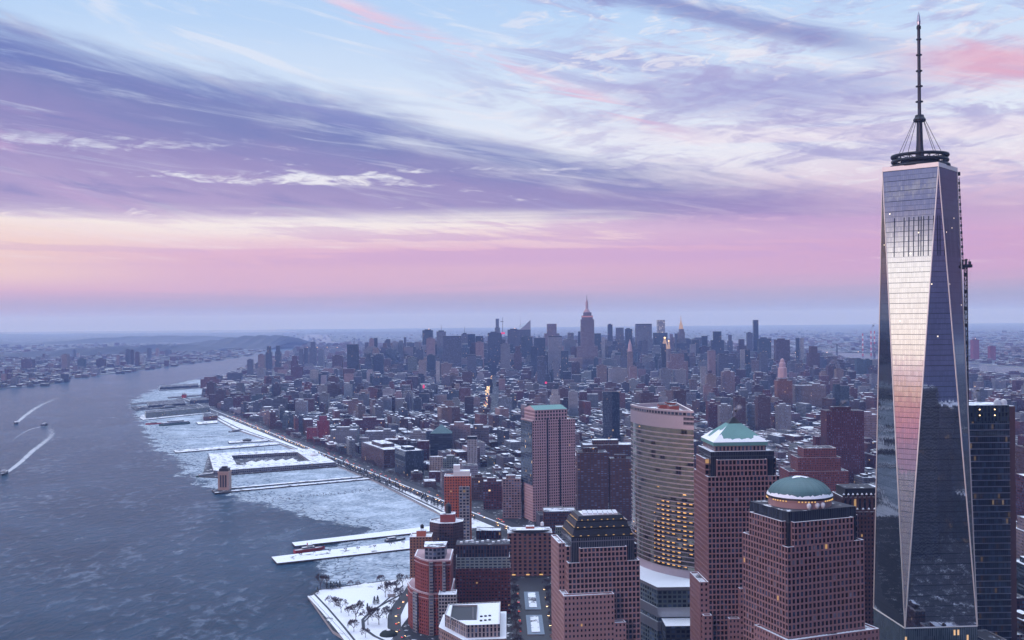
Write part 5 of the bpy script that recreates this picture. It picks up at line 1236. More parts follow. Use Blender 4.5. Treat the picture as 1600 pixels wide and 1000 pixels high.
spire('clock_tower', 'white stone tower with a lantern crown standing over the village roofs', 1217, 1232, 590, 3780, (.48,.42,.42), [(.5,590),(.46,575),(.34,574),(.34,568),(.24,566),(.20,562),(.02,560)], 'stone_pink', None, 'white lantern-crowned tower')
# power station stacks, bridges
for px in (1348, 1361, 1366.5):
    Y = 8044; x = xat(px, 530, Y); zt = zat(px, 521 if px < 1350 else 517, Y); b = MB(); n = 9
    for k in range(n): b.tube((x,Y,zt*(k)/n), (x,Y,zt*(k+1)/n), 6.5-.2*k, 6.3-.2*k, 'red_paint' if (n-k) % 2 else 'white_metal', 8)
    tag(b.build('chimney_stack', origin=(x,Y,0)), {1348:'shortest red and white banded chimney beyond the river', 1361:'left of the two tall red and white banded chimneys', 1366.5:'right of the two tall red and white banded chimneys'}[px], 'chimney')
def bridge(label, p, q, ztow, deck, ts):
    o = thing('bridge', label, 'bridge', (p[0], p[1], 0)); p, q = Vector((*p, deck)), Vector((*q, deck)); d = (q-p); n = Vector((-d.y, d.x, 0)).normalized()*9
    b = MB(); 
    for s in (1, -1): b.tube(p+n*s, q+n*s, 2.6, 2.6, 'dark_steel', 4)
    b.face([p+n, q+n, q-n, p-n], 'asphalt'); b.build('deck', o)
    for t in ts:
        b = MB(); c = p+d*t
        for s in (1, -1): b.tube((c.x+n.x*s, c.y+n.y*s, 0), (c.x+n.x*s, c.y+n.y*s, ztow), 4.2, 2.4, 'dark_steel', 4)
        b.tube(c+n+Vector((0,0,ztow-deck-8)), c-n+Vector((0,0,ztow-deck-8)), 2.2, 2.2, 'dark_steel', 4); b.build('bridge_tower', o)
    b = MB(); ks = [0]+list(ts)+[1]; N = 40
    def hgt(t):
        for a, c in zip(ks, ks[1:]):
            if a <= t <= c:
                za = ztow-2 if a in ts else deck; zc = ztow-2 if c in ts else deck; s = (t-a)/(c-a)
                return za+(zc-za)*s - (min(za, zc)-deck-4)*4*s*(1-s)*(1 if (a in ts and c in ts) else .25)
    for k in range(N):
        a, c = k/N, (k+1)/N
        for s in (1, -1):
            b.tube((p+d*a+n*s).xy.to_tuple()+(hgt(a),), (p+d*c+n*s).xy.to_tuple()+(hgt(c),), 1.1, 1.1, 'dark_steel', 3)
            b.tube((p+d*a+n*s), (p+d*a+n*s).xy.to_tuple()+(hgt(a),), .5, .5, 'dark_steel', 3, caps=False)
    b.build('cables', o)
    for t in range(6):
        b = MB(); c = p+d*(.1+t*.15); b.lathe(c.x, c.y-10, [(.01,deck+3),(2.4,deck+5),(.01,deck+7)], 'lamp_warm', 6); b.build('deck_lamp', o)
bridge('dark cantilever-like bridge crossing the far river beside the mirror tower', (1950, 7500), (3500, 7650), 105, 42, (.30, .48, .66))
bridge('faint long suspension bridge across the river at the far horizon', ground(470, 543, 65), ground(575, 543, 65), 150, 62, (.2, .8))

plain('frozen_basin', (.17,.22,.28), .4, var=.35, scale=.25)
# ================================================================== WATER, LAND, ICE
snowy('ice_floe', (.20,.24,.30), .60, .06)
def water_mat():
    mt, t = newmat('river_water'); p = wpos(t); s = t.sep(p)
    v = t.xyz(t.mul(s[0], .8), t.mul(s[1], .45), t.mul(t.noise(p, .003, 3), 6.0))
    n1 = t.noise(v, .085, 7, .62, .4); n2 = t.noise(v, .008, 4, .5, .8); n3 = t.noise(p, .0022, 4, .55, 1.2)
    bp = t.node('ShaderNodeBump'); bp.inputs['Strength'].default_value = 1.0; bp.inputs['Distance'].default_value = 5.0
    t.put(bp.inputs['Height'], t.add(n1, t.mul(n2, .8)))
    c = t.mix(t.ss(n3, .35, .7), (.010,.036,.062), (.024,.060,.098)); c = t.mix(t.ss(t.add(n1, t.mul(t.sub(n2,.5),.4)), .52, .72), c, (.10,.14,.19))
    frost = t.mul(t.ss(t.add(t.noise(v, .010, 7, .68, 1.6), t.mul(t.sub(n3, .5), .5)), .60, .80), .2)
    c = t.mix(frost, c, (.30,.34,.40))
    principled(t, c, t.add(.22, t.mul(frost, .6)), 0.0, normal=bp.outputs[0], spec=.5).inputs['IOR'].default_value = 1.14
water_mat()
def ice_mat():
    mt, t = newmat('river_ice'); p = wpos(t)
    den = t.sep(attr(t, 'Col'))[0] if False else t.node('ShaderNodeAttribute', attribute_name='cover').outputs['Fac']
    n1 = t.noise(p, .020, 8, .62, .6); n2 = t.noise(p, .16, 5, .65, .3); n3 = t.noise(p, .006, 4, .5, .8)
    vo = t.node('ShaderNodeTexVoronoi', feature='DISTANCE_TO_EDGE'); t.put(vo.inputs['Vector'], t.xyz(t.add(t.sep(p)[0], t.mul(n2, 9)), t.add(t.sep(p)[1], t.mul(n1, 25)), 0)); vo.inputs['Scale'].default_value = .075
    crack = t.ss(vo.outputs['Distance'], .0, .10)
    k = t.add(t.add(den, t.mul(t.sub(n1, .5), 1.05)), t.add(t.mul(t.sub(n3, .5), .6), t.mul(t.sub(n2, .5), .3)))
    a = t.mul(t.ss(k, .42, .62), t.add(.30, t.mul(.70, t.m('MAXIMUM', t.mul(crack, .8), t.ss(k, .85, 1.3)))))
    c = t.mix(t.ss(t.add(n2, t.mul(n1, .5)), .58, .98), (.25,.32,.39), (.55,.61,.67))
    principled(t, c, .7, alpha=a, spec=.3)
ice_mat()
b = MB(); W_ = 42000
b.face([(-W_,-1500,0),(W_,-1500,0),(W_,W_,0),(-W_,W_,0)], 'river_water'); tag(b.build('water', origin=(0,0,0)), kind='structure')

# the island: outline from the photograph's shoreline, clockwise seen from above is reversed for CCW
shore = [(690,804),(584,750),(526,727),(436,693),(363,669),(338,655),(326,640),(314,622),(316,607),(340,594),(372,580),(398,571),(425,562),(455,549),(490,541),(530,535)]
S_ = [ground(*p) for p in shore]
# bottom: park and landfill corner
park = [(560,1010),(520,985),(481,930),(497,921),(560,912),(622,905),(660,897)]
PK = [ground(*p) for p in park]
west = [(-75, 700)] + PK + [ground(692, 872), ground(694, 835)] + S_
land = [(1200,-1200),(2480,2500),(2480,5300),(2340,6900),(2700,9000),(2300,13000),(800,17000)] + list(reversed(west)) + [(60, 300), (150,-1200)]
# triangulate via bmesh
import bmesh
def sheet(name, poly, z, mat, kind='structure', edge=None, depth=4.0):
    bm = bmesh.new(); vs = [bm.verts.new((x, y, z)) for x, y in poly]; f = bm.faces.new(vs); f.normal_update()
    if f.normal.z < 0: f.normal_flip()
    if edge:
        r = bmesh.ops.extrude_face_region(bm, geom=[f]); 
        for v in r['geom']:
            if isinstance(v, bmesh.types.BMVert): v.co.z -= depth
    bmesh.ops.triangulate(bm, faces=[q for q in bm.faces if len(q.verts) > 4])
    bmesh.ops.recalc_face_normals(bm, faces=bm.faces)
    me = bpy.data.meshes.new(name); bm.to_mesh(me); bm.free(); me.materials.append(M[mat])
    if edge:
        me.materials.append(M[edge])
        for p in me.polygons: p.material_index = 1 if abs(p.normal.z) < .5 else 0
    o = bpy.data.objects.new(name, me); COL.objects.link(o)
    if kind: o['kind'] = kind
    return o
sheet('ground', land, 3.0, 'ground', edge='concrete')
# the far bank (west), its headland, and the borough across the east river
nj = [(0,606),(78,601),(98,591),(179,583),(263,571.5),(305,566),(341,562),(386,555),(420,544),(446,536),(455,531)]
NJ = [ground(*p) for p in nj]
sheet('far_bank', [(-14000, 3800), (-4200, 4050)] + [ (ground(-60,612)) ] + NJ + [(-5200, 30000), (-40000, 42000), (-40000, 9000)], 3.0, 'far_land', edge='concrete')
sheet('east_borough', [(2960,1500),(2960,6500),(2900,9000),(3100,14000),(2200,20000),(1200,26000),(0,42000),(42000,42000),(42000,1500)], 3.0, 'far_land', edge='concrete')
sheet('upper_island', [(2300,13000.5),(3200,14500),(2100,20500),(0,42000),(-9000,42000),(-4300,26000),(-2450,15500),(800,16990)], 2.9, 'far_land')
# hills: ridges of terrain
plain('hill_slope', (.045,.05,.06), .95, var=.3, scale=.004)
def hill(name, pts, wid, seed):
    rr = random.Random(seed); b = MB(); n = len(pts)
    rows = []
    for i in range(n-1):
        for k in range(10):
            t = k/10; a, c = Vector(pts[i]), Vector(pts[i+1]); rows.append(a.lerp(c, t))
    rows.append(Vector(pts[-1]))
    prof = [(-1,0),(-.6,.45),(-.25,.86),(0,1),(.4,.93),(1,.5),(1.6,0)]
    jit = [1+.13*math.sin(i*.9+seed)+.08*rr.random() for i in range(len(rows))]
    V = [[Vector((r.x+d*wid*.3, r.y+d*wid, 2.5+r.z*h*jit[i])) for d, h in prof] for i, r in enumerate(rows)]
    for i in range(len(V)-1):
        for k in range(len(prof)-1): b.face([V[i][k], V[i+1][k], V[i+1][k+1], V[i][k+1]], 'hill_slope')
    o = b.build(name, origin=(0,0,0), smooth=True); tag(o, kind='structure'); return o
def hp(px, py, Y): return (xat(px,py,Y), Y, max(5, zat(px,py,Y)))
hill('hills', [hp(300,537,12500), hp(340,532,12300), hp(375,528,12200), hp(410,526.5,12100), hp(440,527,12000), hp(452,530,12000), hp(456,534,12000)], 500, 1)
hill('hills', [hp(-60,541,15500), hp(60,537,16000), hp(150,529,16500), hp(220,526,17000), hp(300,526,17000), hp(360,529,17000)], 900, 2)
hill('hills', [hp(400,524,24000), hp(500,520,26000), hp(600,519,26000), hp(720,521,27000), hp(800,523,27000)], 1500, 3)
hill('hills', [hp(-60,556,9500), hp(40,551,9600), hp(130,545,10000), hp(220,541,10500), hp(290,540,11000), hp(350,545,11200)], 420, 4)

# ice along the piers
def ice():
    b = MB(); b2 = []
    # border of the ice towards open water: pixel rows from near to far
    outer = [(545,950),(500,895),(480,868),(560,838),(585,826),(500,812),(420,792),(350,770),(300,748),(262,712),(232,690),(222,655),(206,638),(214,622),(246,606),(304,593)]
    inner = [(640,905),(690,875),(692,850),(691,830),(690,805),(660,788),(620,767),(570,745),(526,727),(436,693),(363,669),(338,655),(326,640),(314,622),(316,607),(340,594)]
    n = 14; O_ = [ground(*p, .3) for p in outer]; I_ = [ground(*p, .3) for p in inner]
    def sample(L, s):
        s = s*(len(L)-1); i = min(int(s), len(L)-2); t = s-i; return (L[i][0]*(1-t)+L[i+1][0]*t, L[i][1]*(1-t)+L[i+1][1]*t)
    rows, cols = 96, n
    me = bpy.data.meshes.new('ice_sheet'); vs = []; fs = []; den = []
    for r in range(rows+1):
        for c in range(cols+1):
            s = r/rows; t = c/cols*1.0
            o_ = sample(O_, s); i_ = sample(I_, s)
            e = -.3+1.3*t
            x = o_[0]+(i_[0]-o_[0])*e; y = o_[1]+(i_[1]-o_[1])*e
            vs.append((x, y, .3)); den.append(max(0.0, min(1.15, (e+.28)/.55)) * (1.0 if s > .03 else .6))
    for r in range(rows):
        for c in range(cols):
            a = r*(cols+1)+c; fs.append((a, a+1, a+cols+2, a+cols+1))
    me.from_pydata(vs, [], fs); at = me.attributes.new('cover', 'FLOAT', 'POINT'); at.data.foreach_set('value', den)
    me.materials.append(M['river_ice']); o = bpy.data.objects.new('ice_sheet', me); COL.objects.link(o); o['kind'] = 'stuff'
    tag(o, 'broken pale ice packed between the piers', 'ice')
ice()

# ---- roads
def strip(name, pts, w, z, mat, kind='structure'):
    b = MB(); P = [Vector(p) for p in pts]
    L = []
    for i, p in enumerate(P):
        d = (P[min(i+1,len(P)-1)]-P[max(i-1,0)]).normalized(); n = Vector((-d.y, d.x)); L.append((p+n*w/2, p-n*w/2))
    for (a, c), (e, f) in zip(L, L[1:]): b.face([(*c,z),(*f,z),(*e,z),(*a,z)], mat)
    o = b.build(name, origin=(0,0,0)); 
    if kind: o['kind'] = kind
    return o
def hwx(Y): return 14-(Y-1497)*.4745 if Y > 1100 else 202.0-(Y-1100)*.25
HW = [(hwx(y), y) for y in range(500, 4300, 100)]
strip('highway', HW, 38, 3.02, 'asphalt')
strip('median', HW, 3.0, 3.06, 'park_snow')
snowy('promenade_snow', (.14,.135,.14), .62, .06)
# snowy promenade between the highway and the river
pm = [(hwx(y)-21, y) for y in range(1500, 3400, 50)]
rv = []
for x, y in pm:
    # river edge at this Y from the shoreline polyline
    L = sorted(S_, key=lambda p: p[1]); xx = L[0][0]
    for a, c in zip(L, L[1:]):
        if a[1] <= y <= c[1]: xx = a[0]+(c[0]-a[0])*(y-a[1])/(c[1]-a[1])
    rv.append((min(xx+2.5, x-2), y))
b = MB()
for i in range(len(pm)-1): b.face([(*rv[i],3.03), (*pm[i],3.03), (*pm[i+1],3.03), (*rv[i+1],3.03)], 'promenade_snow')
tag(b.build('promenade', origin=(0,0,0)), kind='structure')
strip('path', [(a[0]*.72+c[0]*.28, a[1]) for a, c in zip(rv, pm)], 5, 3.06, 'asphalt')
# avenue of lights
AVX = -56
strip('avenue', [(AVX,3300),(AVX,5900)], 26, 3.05, 'asphalt')

# ---- park at the lower left
def psheet(name, px, z, mat): return sheet(name, [ground(*p) for p in px], z, mat)
psheet('lawn', [(508,926),(596,917),(603,925),(583,944),(560,962),(545,955),(528,945)], 3.10, 'snow')
psheet('park_ground', [(500,922),(640,903),(641,960),(600,1015),(562,1015),(523,975),(487,931)], 3.06, 'park_snow')
def road_px(name, px, w, z, mat): return strip(name, [ground(*p) for p in px], w, z, mat)
road_px('path', [(484,931),(506,955),(530,984),(552,1012)], 5.5, 3.14, 'promenade_snow')
road_px('path', [(490,927),(512,950),(536,978),(560,1008)], 2.2, 3.16, 'asphalt')
road_px('path', [(640,922),(606,940),(580,955),(567,968),(568,982),(585,994),(615,1008)], 3.2, 3.16, 'asphalt')
road_px('road', [(652,905),(640,925),(624,945),(616,962),(616,980),(625,996),(640,1012)], 13, 3.18, 'asphalt')
road_px('path', [(630,915),(590,950),(566,975)], 2.0, 3.15, 'asphalt')
o = MB()
for i in range(34):
    t = i/33; x, y = ground(481+(545-481)*t, 930+(1000-930)*t)
    o.box(x+.4, x+.7, y-.15, y+.15, 3, 4.3, 'dark_steel')
for i in range(33):
    a = ground(481+64*i/33, 930+70*i/33); c = ground(481+64*(i+1)/33, 930+70*(i+1)/33)
    o.tube((a[0]+.5,a[1],4.25), (c[0]+.5,c[1],4.25), .1, .1, 'dark_steel', 4)
tag(o.build('railing'), 'dark railing along the snowy park esplanade by the water', 'railing')
# street between the hotel and the stepped tower, with snowy planters
strip('street', [(31, 760), (31, 1205)], 44, 3.05, 'asphalt')
for k, (y0, y1) in enumerate(((900, 965), (985, 1050), (1070, 1140))):
    b = MB(); xs = 23, 39
    b.prism([(xs[0],y0),(xs[1],y0),(xs[1],y1),(xs[0],y1)], 3, 4.2, 'concrete', 'frozen_basin'); b.box(xs[0]+4, xs[1]-4, y0+6, y1-6, 4.2, 4.8, 'concrete', 'roof_snow')
    tag(b.build('planter'), ['nearest long snowy planter in the street before the hotel', 'middle long snowy planter in the street before the hotel', 'farthest long snowy planter, right at the hotel front'][k], 'planter', 'planters in the street')

# ---- piers
def pier(name, label, px, z=2.4, mat='roof_snow', group=None, base=-.5):
    P = [ground(*p, z) for p in px]
    a = sum(P[i][0]*P[(i+1)%len(P)][1]-P[(i+1)%len(P)][0]*P[i][1] for i in range(len(P)))
    if a < 0: P.reverse()
    b = MB(); b.prism(P, z-1.6, z, 'timber', mat, bottom=True)
    n = len(P)
    for i in range(n):
        p, q = Vector(P[i]), Vector(P[(i+1)%n]); m_ = int((q-p).length/7)
        for k in range(m_): c = p.lerp(q, (k+.5)/m_); b.tube((c.x,c.y,-1), (c.x,c.y,z-.2), .45, .45, 'timber', 5, caps=False)
    o = b.build(name); tag(o, label, 'pier', group); return o, P
pier('pier', 'nearer of the two long snowy piers, with the red-hulled ship', [(424,870),(433,880),(640,857),(668,842),(640,844)], 2.6, 'promenade_snow')
pier('pier', 'farther of the two long snowy piers, plain white deck', [(456,847.5),(461,853),(672,830),(690,823),(688,820)], 2.8, 'snow')
pier('pier', 'square mooring pier carrying the brick ventilation tower', [(331,765),(336,770),(362,768),(360,762)], 2.8, 'roof_patchy')
pier('finger_pier', 'nearer thin walkway from the shore to the ventilation tower', [(358,766.5),(358,768),(585,747.5),(583,746)], 2.6, 'roof_snow')
pier('finger_pier', 'farther thin walkway from the shore to the ventilation tower', [(358,761.5),(358,763),(567,745),(566,743.5)], 2.6, 'roof_snow')
pier('pier', 'long thin snow-covered pier above the big square pier', [(271,703.5),(275,707),(436,694),(436,690.5)], 2.8)
pier('pier', 'short snowy pier carrying a dark round pavilion above the long thin pier', [(356,689),(358,692),(418,689),(420,686)], 2.8)
pier('pier', 'white deck in front of a small brick house near the boats', [(306,659),(310,663),(340,660.5),(340,657)], 2.8)
pier('pier', 'dark pier crowded with moored boats up the river', [(205,635),(212,641),(300,634),(326,631),(326,628)], 2.8, 'roof_patchy')
pier('pier', 'narrow dark pier beyond the crowded boat pier', [(204,630),(207,632),(270,627),(318,622),(318,620)], 2.8, 'roof_patchy')
pier('pier', 'far black pier with a long shed, uppermost on the river', [(247,607),(249,610),(312,606),(330,602),(330,600)], 2.8, 'roof_patchy')
pier('pier', 'low pale pier next to the uppermost shed pier', [(262,620),(264,622),(316,618),(316,616)], 2.6, 'roof_patchy')
def shed(label, px, z0, z1, col, style, roof='roof_patchy', name='pier_shed'):
    P = [ground(*p, z0) for p in px]
    if sum(P[i][0]*P[(i+1)%4][1]-P[(i+1)%4][0]*P[i][1] for i in range(4)) < 0: P.reverse()
    b = MB(); b.prism(P, z0, z1, style, None, col); o = b.build(name); tag(o, label, 'shed')
    q = MB(); I_ = offset(P, .6); q.ring(P, I_, z1, 'snow'); q.face([(*p, z1-.4) for p in I_], roof)
    for i in range(4): q.wall(I_[(i+1)%4], I_[i], z1-.4, z1, 'concrete')
    q.build('roof', o, origin=o.location); return o
pier('pier', 'broad pier under the long pale green-windowed shed', [(218,653),(224,656),(330,645),(336,641),(222,648)], 2.6, 'roof_snow')
shed('long pale shed with rows of greenish windows on its pier', [(226,650),(228,653.5),(328,644),(326,640.5)], 2.7, 19, (.40,.42,.36), 'lofts')
shed('small brick house on the waterfront near the boats', [(317,651),(318,656.5),(340,655),(340,650)], 3.1, 14, (.36,.15,.09), 'lofts', name='brick_house')
shed('long dark shed roof behind the red boat', [(297,627),(297,631),(346,628),(346,624)], 3, 15, (.10,.10,.12), 'lofts')
shed('low black shed on the uppermost pier', [(250,605),(250,608.5),(310,605),(310,602)], 2.9, 12, (.05,.06,.08), 'lofts')
shed('flat dark boat shed on the crowded pier', [(230,632),(232,637),(290,633),(288,628)], 2.9, 10, (.06,.07,.09), 'ribbons')
# the big square pier with its ring building
A0, A1, A2, A3 = (324,724), (526,729), (492,703), (335,706)
o, P = pier('pier', 'big square pier deck under the ring-shaped snowy building', [(311,744),(345,745.5),(345,742),(526,728.5),(488,704.5),(328,712),(324,716),(318,738)], 2.6, 'roof_patchy')
sw, se, ne, nw = ground(334,742,2.7), ground(524,728,2.7), ground(487,706,2.7), ground(326,714,2.7)
lp = lambda a, c, t: (a[0]+(c[0]-a[0])*t, a[1]+(c[1]-a[1])*t)
def bil(s, t): return lp(lp(sw,se,s), lp(nw,ne,s), t)
rb = thing('pier_building', 'ring-shaped low building round a sports court on the big square pier, roofs white with snow', 'building', (*bil(.5,.5), 2.7))
for nm, (s0,s1,t0,t1) in {'front_wing':(0,1,0,.2), 'back_wing':(0,1,.8,1), 'river_wing':(0,.2,.2,.8), 'land_wing':(.82,1,.2,.8)}.items():
    Q = [bil(s0,t0), bil(s1,t0), bil(s1,t1), bil(s0,t1)]; b = MB(); b.prism(Q, 2.7, 10.5, 'wide_windows', 'roof_snow', (.30,.30,.33))
    o_ = offset(Q, -.4); b.prism(o_, 9.4, 10.4, 'concrete', None); b.prism(o_, 6.2, 6.9, 'concrete', None); b.build(nm, rb)
part_prism('sports_court', rb, [bil(.2,.2), bil(.82,.2), bil(.82,.8), bil(.2,.8)], 2.7, 2.9, 'roof_patchy', 'roof_patchy')
b = MB()
for i in range(5):
    s = .3+i*.09
    b.face([(*bil(s,.28),3),(*bil(s+.09,.28),3),(*bil(s+.045,.4),11)], 'snow'); b.face([(*bil(s,.52),3),(*bil(s,.28),3),(*bil(s+.045,.4),11)], 'snow'); b.face([(*bil(s+.09,.28),3),(*bil(s+.09,.52),3),(*bil(s+.045,.4),11)], 'snow'); b.face([(*bil(s+.09,.52),3),(*bil(s,.52),3),(*bil(s+.045,.4),11)], 'snow')
b.build('tent_roof', rb)
b = MB()
for i in range(12):
    x, y = bil(.05+i*.08, .97); b.tube((x,y,10.4),(x,y,19), .25, .2, 'dark_steel', 4)
    if i: x0, y0 = bil(.05+(i-1)*.08, .97); b.tube((x0,y0,18.6),(x,y,18.6), .18, .18, 'dark_steel', 3)
b.build('net_posts', rb)
b = MB(); x, y = bil(.92,.5); b.lathe(x, y, [(9,10.5),(9,13),(5,16),(.01,17)], 'white_metal', 14); b.build('roof_dome', rb)
# ventilation tower
x, y = ground(349, 766, 2.8); zt = zat(349, 731, y)
vt = thing('ventilation_tower', 'square tan brick ventilation tower standing alone at the end of the thin walkways', 'ventilation tower', (x, y, 2.8))
wv = 9.5; P = [(x-wv,y),(x+wv,y),(x+wv,y+2*wv),(x-wv,y+2*wv)]
b = MB(); b.prism(P, 2.8, zt-7, 'stone_tan', None); b.prism(offset(P,-1.0), zt-9, zt-6.6, 'stone_tan', 'stone_tan', bottom=True); b.build('wall', vt)
b = MB()
for k in range(3): b.box(x-6+k*4.4, x-3.2+k*4.4, y-.25, y-.02, 8, zt-13, 'dark_steel')
b.box(x-wv-.25, x-wv-.02, y+5, y+13, 8, zt-13, 'dark_steel'); b.build('louvre', vt)
b = MB(); b.prism(offset(P,1.6), zt-7, zt-2, 'black_metal', 'black_metal')
for k in range(6): b.tube((x-6+k*2.4, y+3, zt-2), (x-6+k*2.4, y+3, zt+1), .6, .5, 'black_metal', 5)
b.prism(offset(P,5), zt-2.1, zt+1.5, 'black_metal', 'black_metal'); b.build('vent_stack', vt)
# old pile rows
def piles(label, a, c, n, jit=1.5, group=None):
    r_ = random.Random(n); b = MB(); p, q = ground(*a, .5), ground(*c, .5)
    for i in range(n):
        t = i/n+r_.random()*.01; x, y = p[0]+(q[0]-p[0])*t+r_.uniform(-jit,jit), p[1]+(q[1]-p[1])*t+r_.uniform(-jit,jit)*4
        b.tube((x,y,-1),(x,y,1.2+r_.random()*1.6), .4, .35, 'timber', 5)
    o = b.build('old_piles', origin=(*p,0)); o['kind'] = 'stuff'; tag(o, label, 'piles')
piles('row of rotten piles in the ice above the long thin pier', (285,685), (380,680), 70)
piles('scattered rotten piles in the ice below the thin walkways', (425,781), (602,764), 110, 3.5)
x, y = ground(386, 689, 2.8); b = MB(); b.lathe(x, y, [(11,2.8),(11,6),(13,6.2),(2,9),(.01,9.4)], 'black_metal', 14); tag(b.build('pavilion'), 'dark round pavilion on the short snowy pier', 'pavilion')
x, y = ground(302, 701, 2.8)

# ---- boats
def hull(b, L, w, h, mat, z=0.0):
    st = [(-.5,.8),(-.3,1),(.15,1),(.36,.62),(.5,.03)]
    for i in range(len(st)-1):
        (a, wa), (c, wc) = st[i], st[i+1]
        for s in (1,-1):
            p = [(a*L,s*wa*w/2*.8,z-.4),(c*L,s*wc*w/2*.8,z-.4),(c*L,s*wc*w/2,z+h),(a*L,s*wa*w/2,z+h)]; b.face(p if s < 0 else p[::-1], mat)
        b.face([(a*L,-wa*w/2,z+h*.86),(c*L,-wc*w/2,z+h*.86),(c*L,wc*w/2,z+h*.86),(a*L,wa*w/2,z+h*.86)], 'hull_white')
    b.face([(-.5*L,.4*w,z-.4),(-.5*L,-.4*w,z-.4),(-.5*L,-.4*w,z+h),(-.5*L,.4*w,z+h)], mat)
def boat(name, label, px, head, L, w, h, mat, decks, cat, funnel=None, group=None):
    o = thing(name, label, cat, (*ground(*px, .4), .3), group); o.rotation_euler = (0,0,head)
    b = MB(); hull(b, L, w, h, mat); b.build('hull', o, origin=(0,0,0))
    z = h*.86
    for (x0, x1, ww, hh) in decks:
        b = MB(); b.box(x0*L, x1*L, -ww*w/2, ww*w/2, z, z+hh, 'ribbons', 'hull_white', (.6,.6,.62)); b.build('cabin', o, origin=(0,0,0)); z += hh
    if funnel: b = MB(); b.lathe(funnel*L, 0, [(.8,z),(.7,z+3)], 'hull_red', 10); b.build('funnel', o, origin=(0,0,0))
    b = MB(); b.tube((.05*L,0,z),(.05*L,0,z+4), .12, .08, 'dark_steel', 4); b.build('mast', o, origin=(0,0,0))
    return o
def heading(p, q):
    a, c = ground(*p, .3), ground(*q, .3); return math.atan2(c[1]-a[1], c[0]-a[0])
def foam_mat():
    mt, t = newmat('foam'); p = wpos(t)
    d = t.node('ShaderNodeAttribute', attribute_name='cover').outputs['Fac']
    n = t.noise(p, .09, 6, .7, .8); n2 = t.noise(p, .5, 3, .6)
    a = t.ss(t.add(t.mul(d, 1.1), t.add(t.mul(t.sub(n, .5), 2.1), t.mul(t.sub(n2,.5), .9))), .40, 1.25)
    principled(t, (.72,.74,.78), .8, alpha=t.mul(a, .62), spec=.2)
foam_mat()
def wake(label, px, w0, w1, d0=1.0, d1=.1):
    pts = [Vector(ground(*p, .2)) for p in px]; Q = []
    for i in range(len(pts)-1):                        # smooth by Catmull-Rom
        p0, p1, p2, p3 = pts[max(i-1,0)], pts[i], pts[i+1], pts[min(i+2,len(pts)-1)]
        for k in range(10):
            t = k/10; Q.append(.5*((2*p1)+(p2-p0)*t+(2*p0-5*p1+4*p2-p3)*t*t+(3*p1-p0-3*p2+p3)*t**3))
    Q.append(pts[-1]); n = len(Q); vs = []; fs = []; den = []; C = 7
    for i, p in enumerate(Q):
        d = (Q[min(i+1,n-1)]-Q[max(i-1,0)]).normalized(); nn = Vector((-d.y,d.x)); t = i/(n-1); w = w0+(w1-w0)*t
        for c in range(C):
            s = c/(C-1)*2-1; q = p+nn*s*w/2; vs.append((q.x,q.y,.2)); den.append((d0+(d1-d0)*t)*(1-abs(s)**2))
    for i in range(n-1):
        for c in range(C-1): a = i*C+c; fs.append((a,a+1,a+C+1,a+C))
    me = bpy.data.meshes.new('wake'); me.from_pydata(vs, [], fs); at = me.attributes.new('cover','FLOAT','POINT'); at.data.foreach_set('value', den); me.materials.append(M['foam'])
    o = bpy.data.objects.new('wake', me); COL.objects.link(o); o['kind'] = 'stuff'; tag(o, label, 'wake')
boat('ferry', 'small ferry heading out at the left edge, trailing the longest curved wake', (6,741), heading((40,718),(6,741)), 38, 12, 4, 'hull_dark', [(-.4,.2,.85,2.6),(-.1,.12,.6,2.2)], 'ferry')
boat('ferry', 'dark ferry turning in mid river between two wakes', (70,664.5), heading((44,671),(70,664.5)), 36, 12, 4, 'hull_dark', [(-.4,.2,.85,2.6),(-.1,.12,.6,2.2)], 'ferry')
boat('ferry', 'small ferry farthest up the river at the head of a straight wake', (25,662), heading((45,648),(25,662)), 36, 12, 4, 'hull_dark', [(-.4,.2,.85,2.6)], 'ferry')
wake('bright wide curved wake of the ferry at the left edge', [(8,740),(30,724),(52,704),(70,690),(80,680),(79,671),(72,666)], 12, 40, 1.4, .4)
wake('thin curling wake of the ferry turning in mid river', [(69,666),(50,670),(32,679),(20,690),(25,698)], 9, 20, 1.0, .25)
wake('short loop of foam inside the turning wake', [(60,669),(47,679),(41,689),(44,697)], 8, 14, .6, .15)
wake('straight narrow wake of the ferry farthest up the river', [(26,661),(40,649),(62,634),(85,624),(112,614)], 12, 60, 1.3, .3)
wake('old faint wake stretching up the river', [(75,666),(95,650),(118,634),(150,620),(200,608)], 40, 90, .42, .12)
wake('faint pale foam line drifting near the left edge', [(0,712),(12,712),(22,709)], 10, 12, .4, .2)
wake('thin foam curve at the park corner', [(510,999),(522,996),(535,997),(546,1004)], 3, 4, .8, .4)
boat('ship', 'red-hulled museum ship with a white deckhouse moored at the nearer snowy pier', (484,861), heading((462,864),(506,858)), 42, 9, 4, 'hull_red', [(-.25,.15,.7,2.6),(-.1,.08,.5,2.2)], 'ship', -.08)
boat('barge', 'long green moored boat beside the white deck', (272,664), heading((292,663),(253,666)), 92, 20, 6, 'hull_green', [(-.46,.38,.9,4),(-.3,.2,.7,3.5)], 'boat')
boat('tugboat', 'small red and white tug in front of the green boat', (240,663), heading((252,663),(230,664)), 46, 12, 4, 'hull_red', [(-.2,.2,.6,3)], 'boat', 0)
boat('ferry', 'white boat moored at the crowded dark pier, nearer the river', (222,640), heading((245,638),(212,641)), 55, 14, 4, 'hull_dark', [(-.4,.3,.8,4),(-.2,.1,.6,3)], 'boat')
boat('ferry', 'white boat moored at the crowded dark pier, nearer the shore', (262,638), heading((285,636),(250,639)), 60, 14, 4, 'hull_dark', [(-.4,.3,.8,4),(-.3,.2,.7,3)], 'boat')
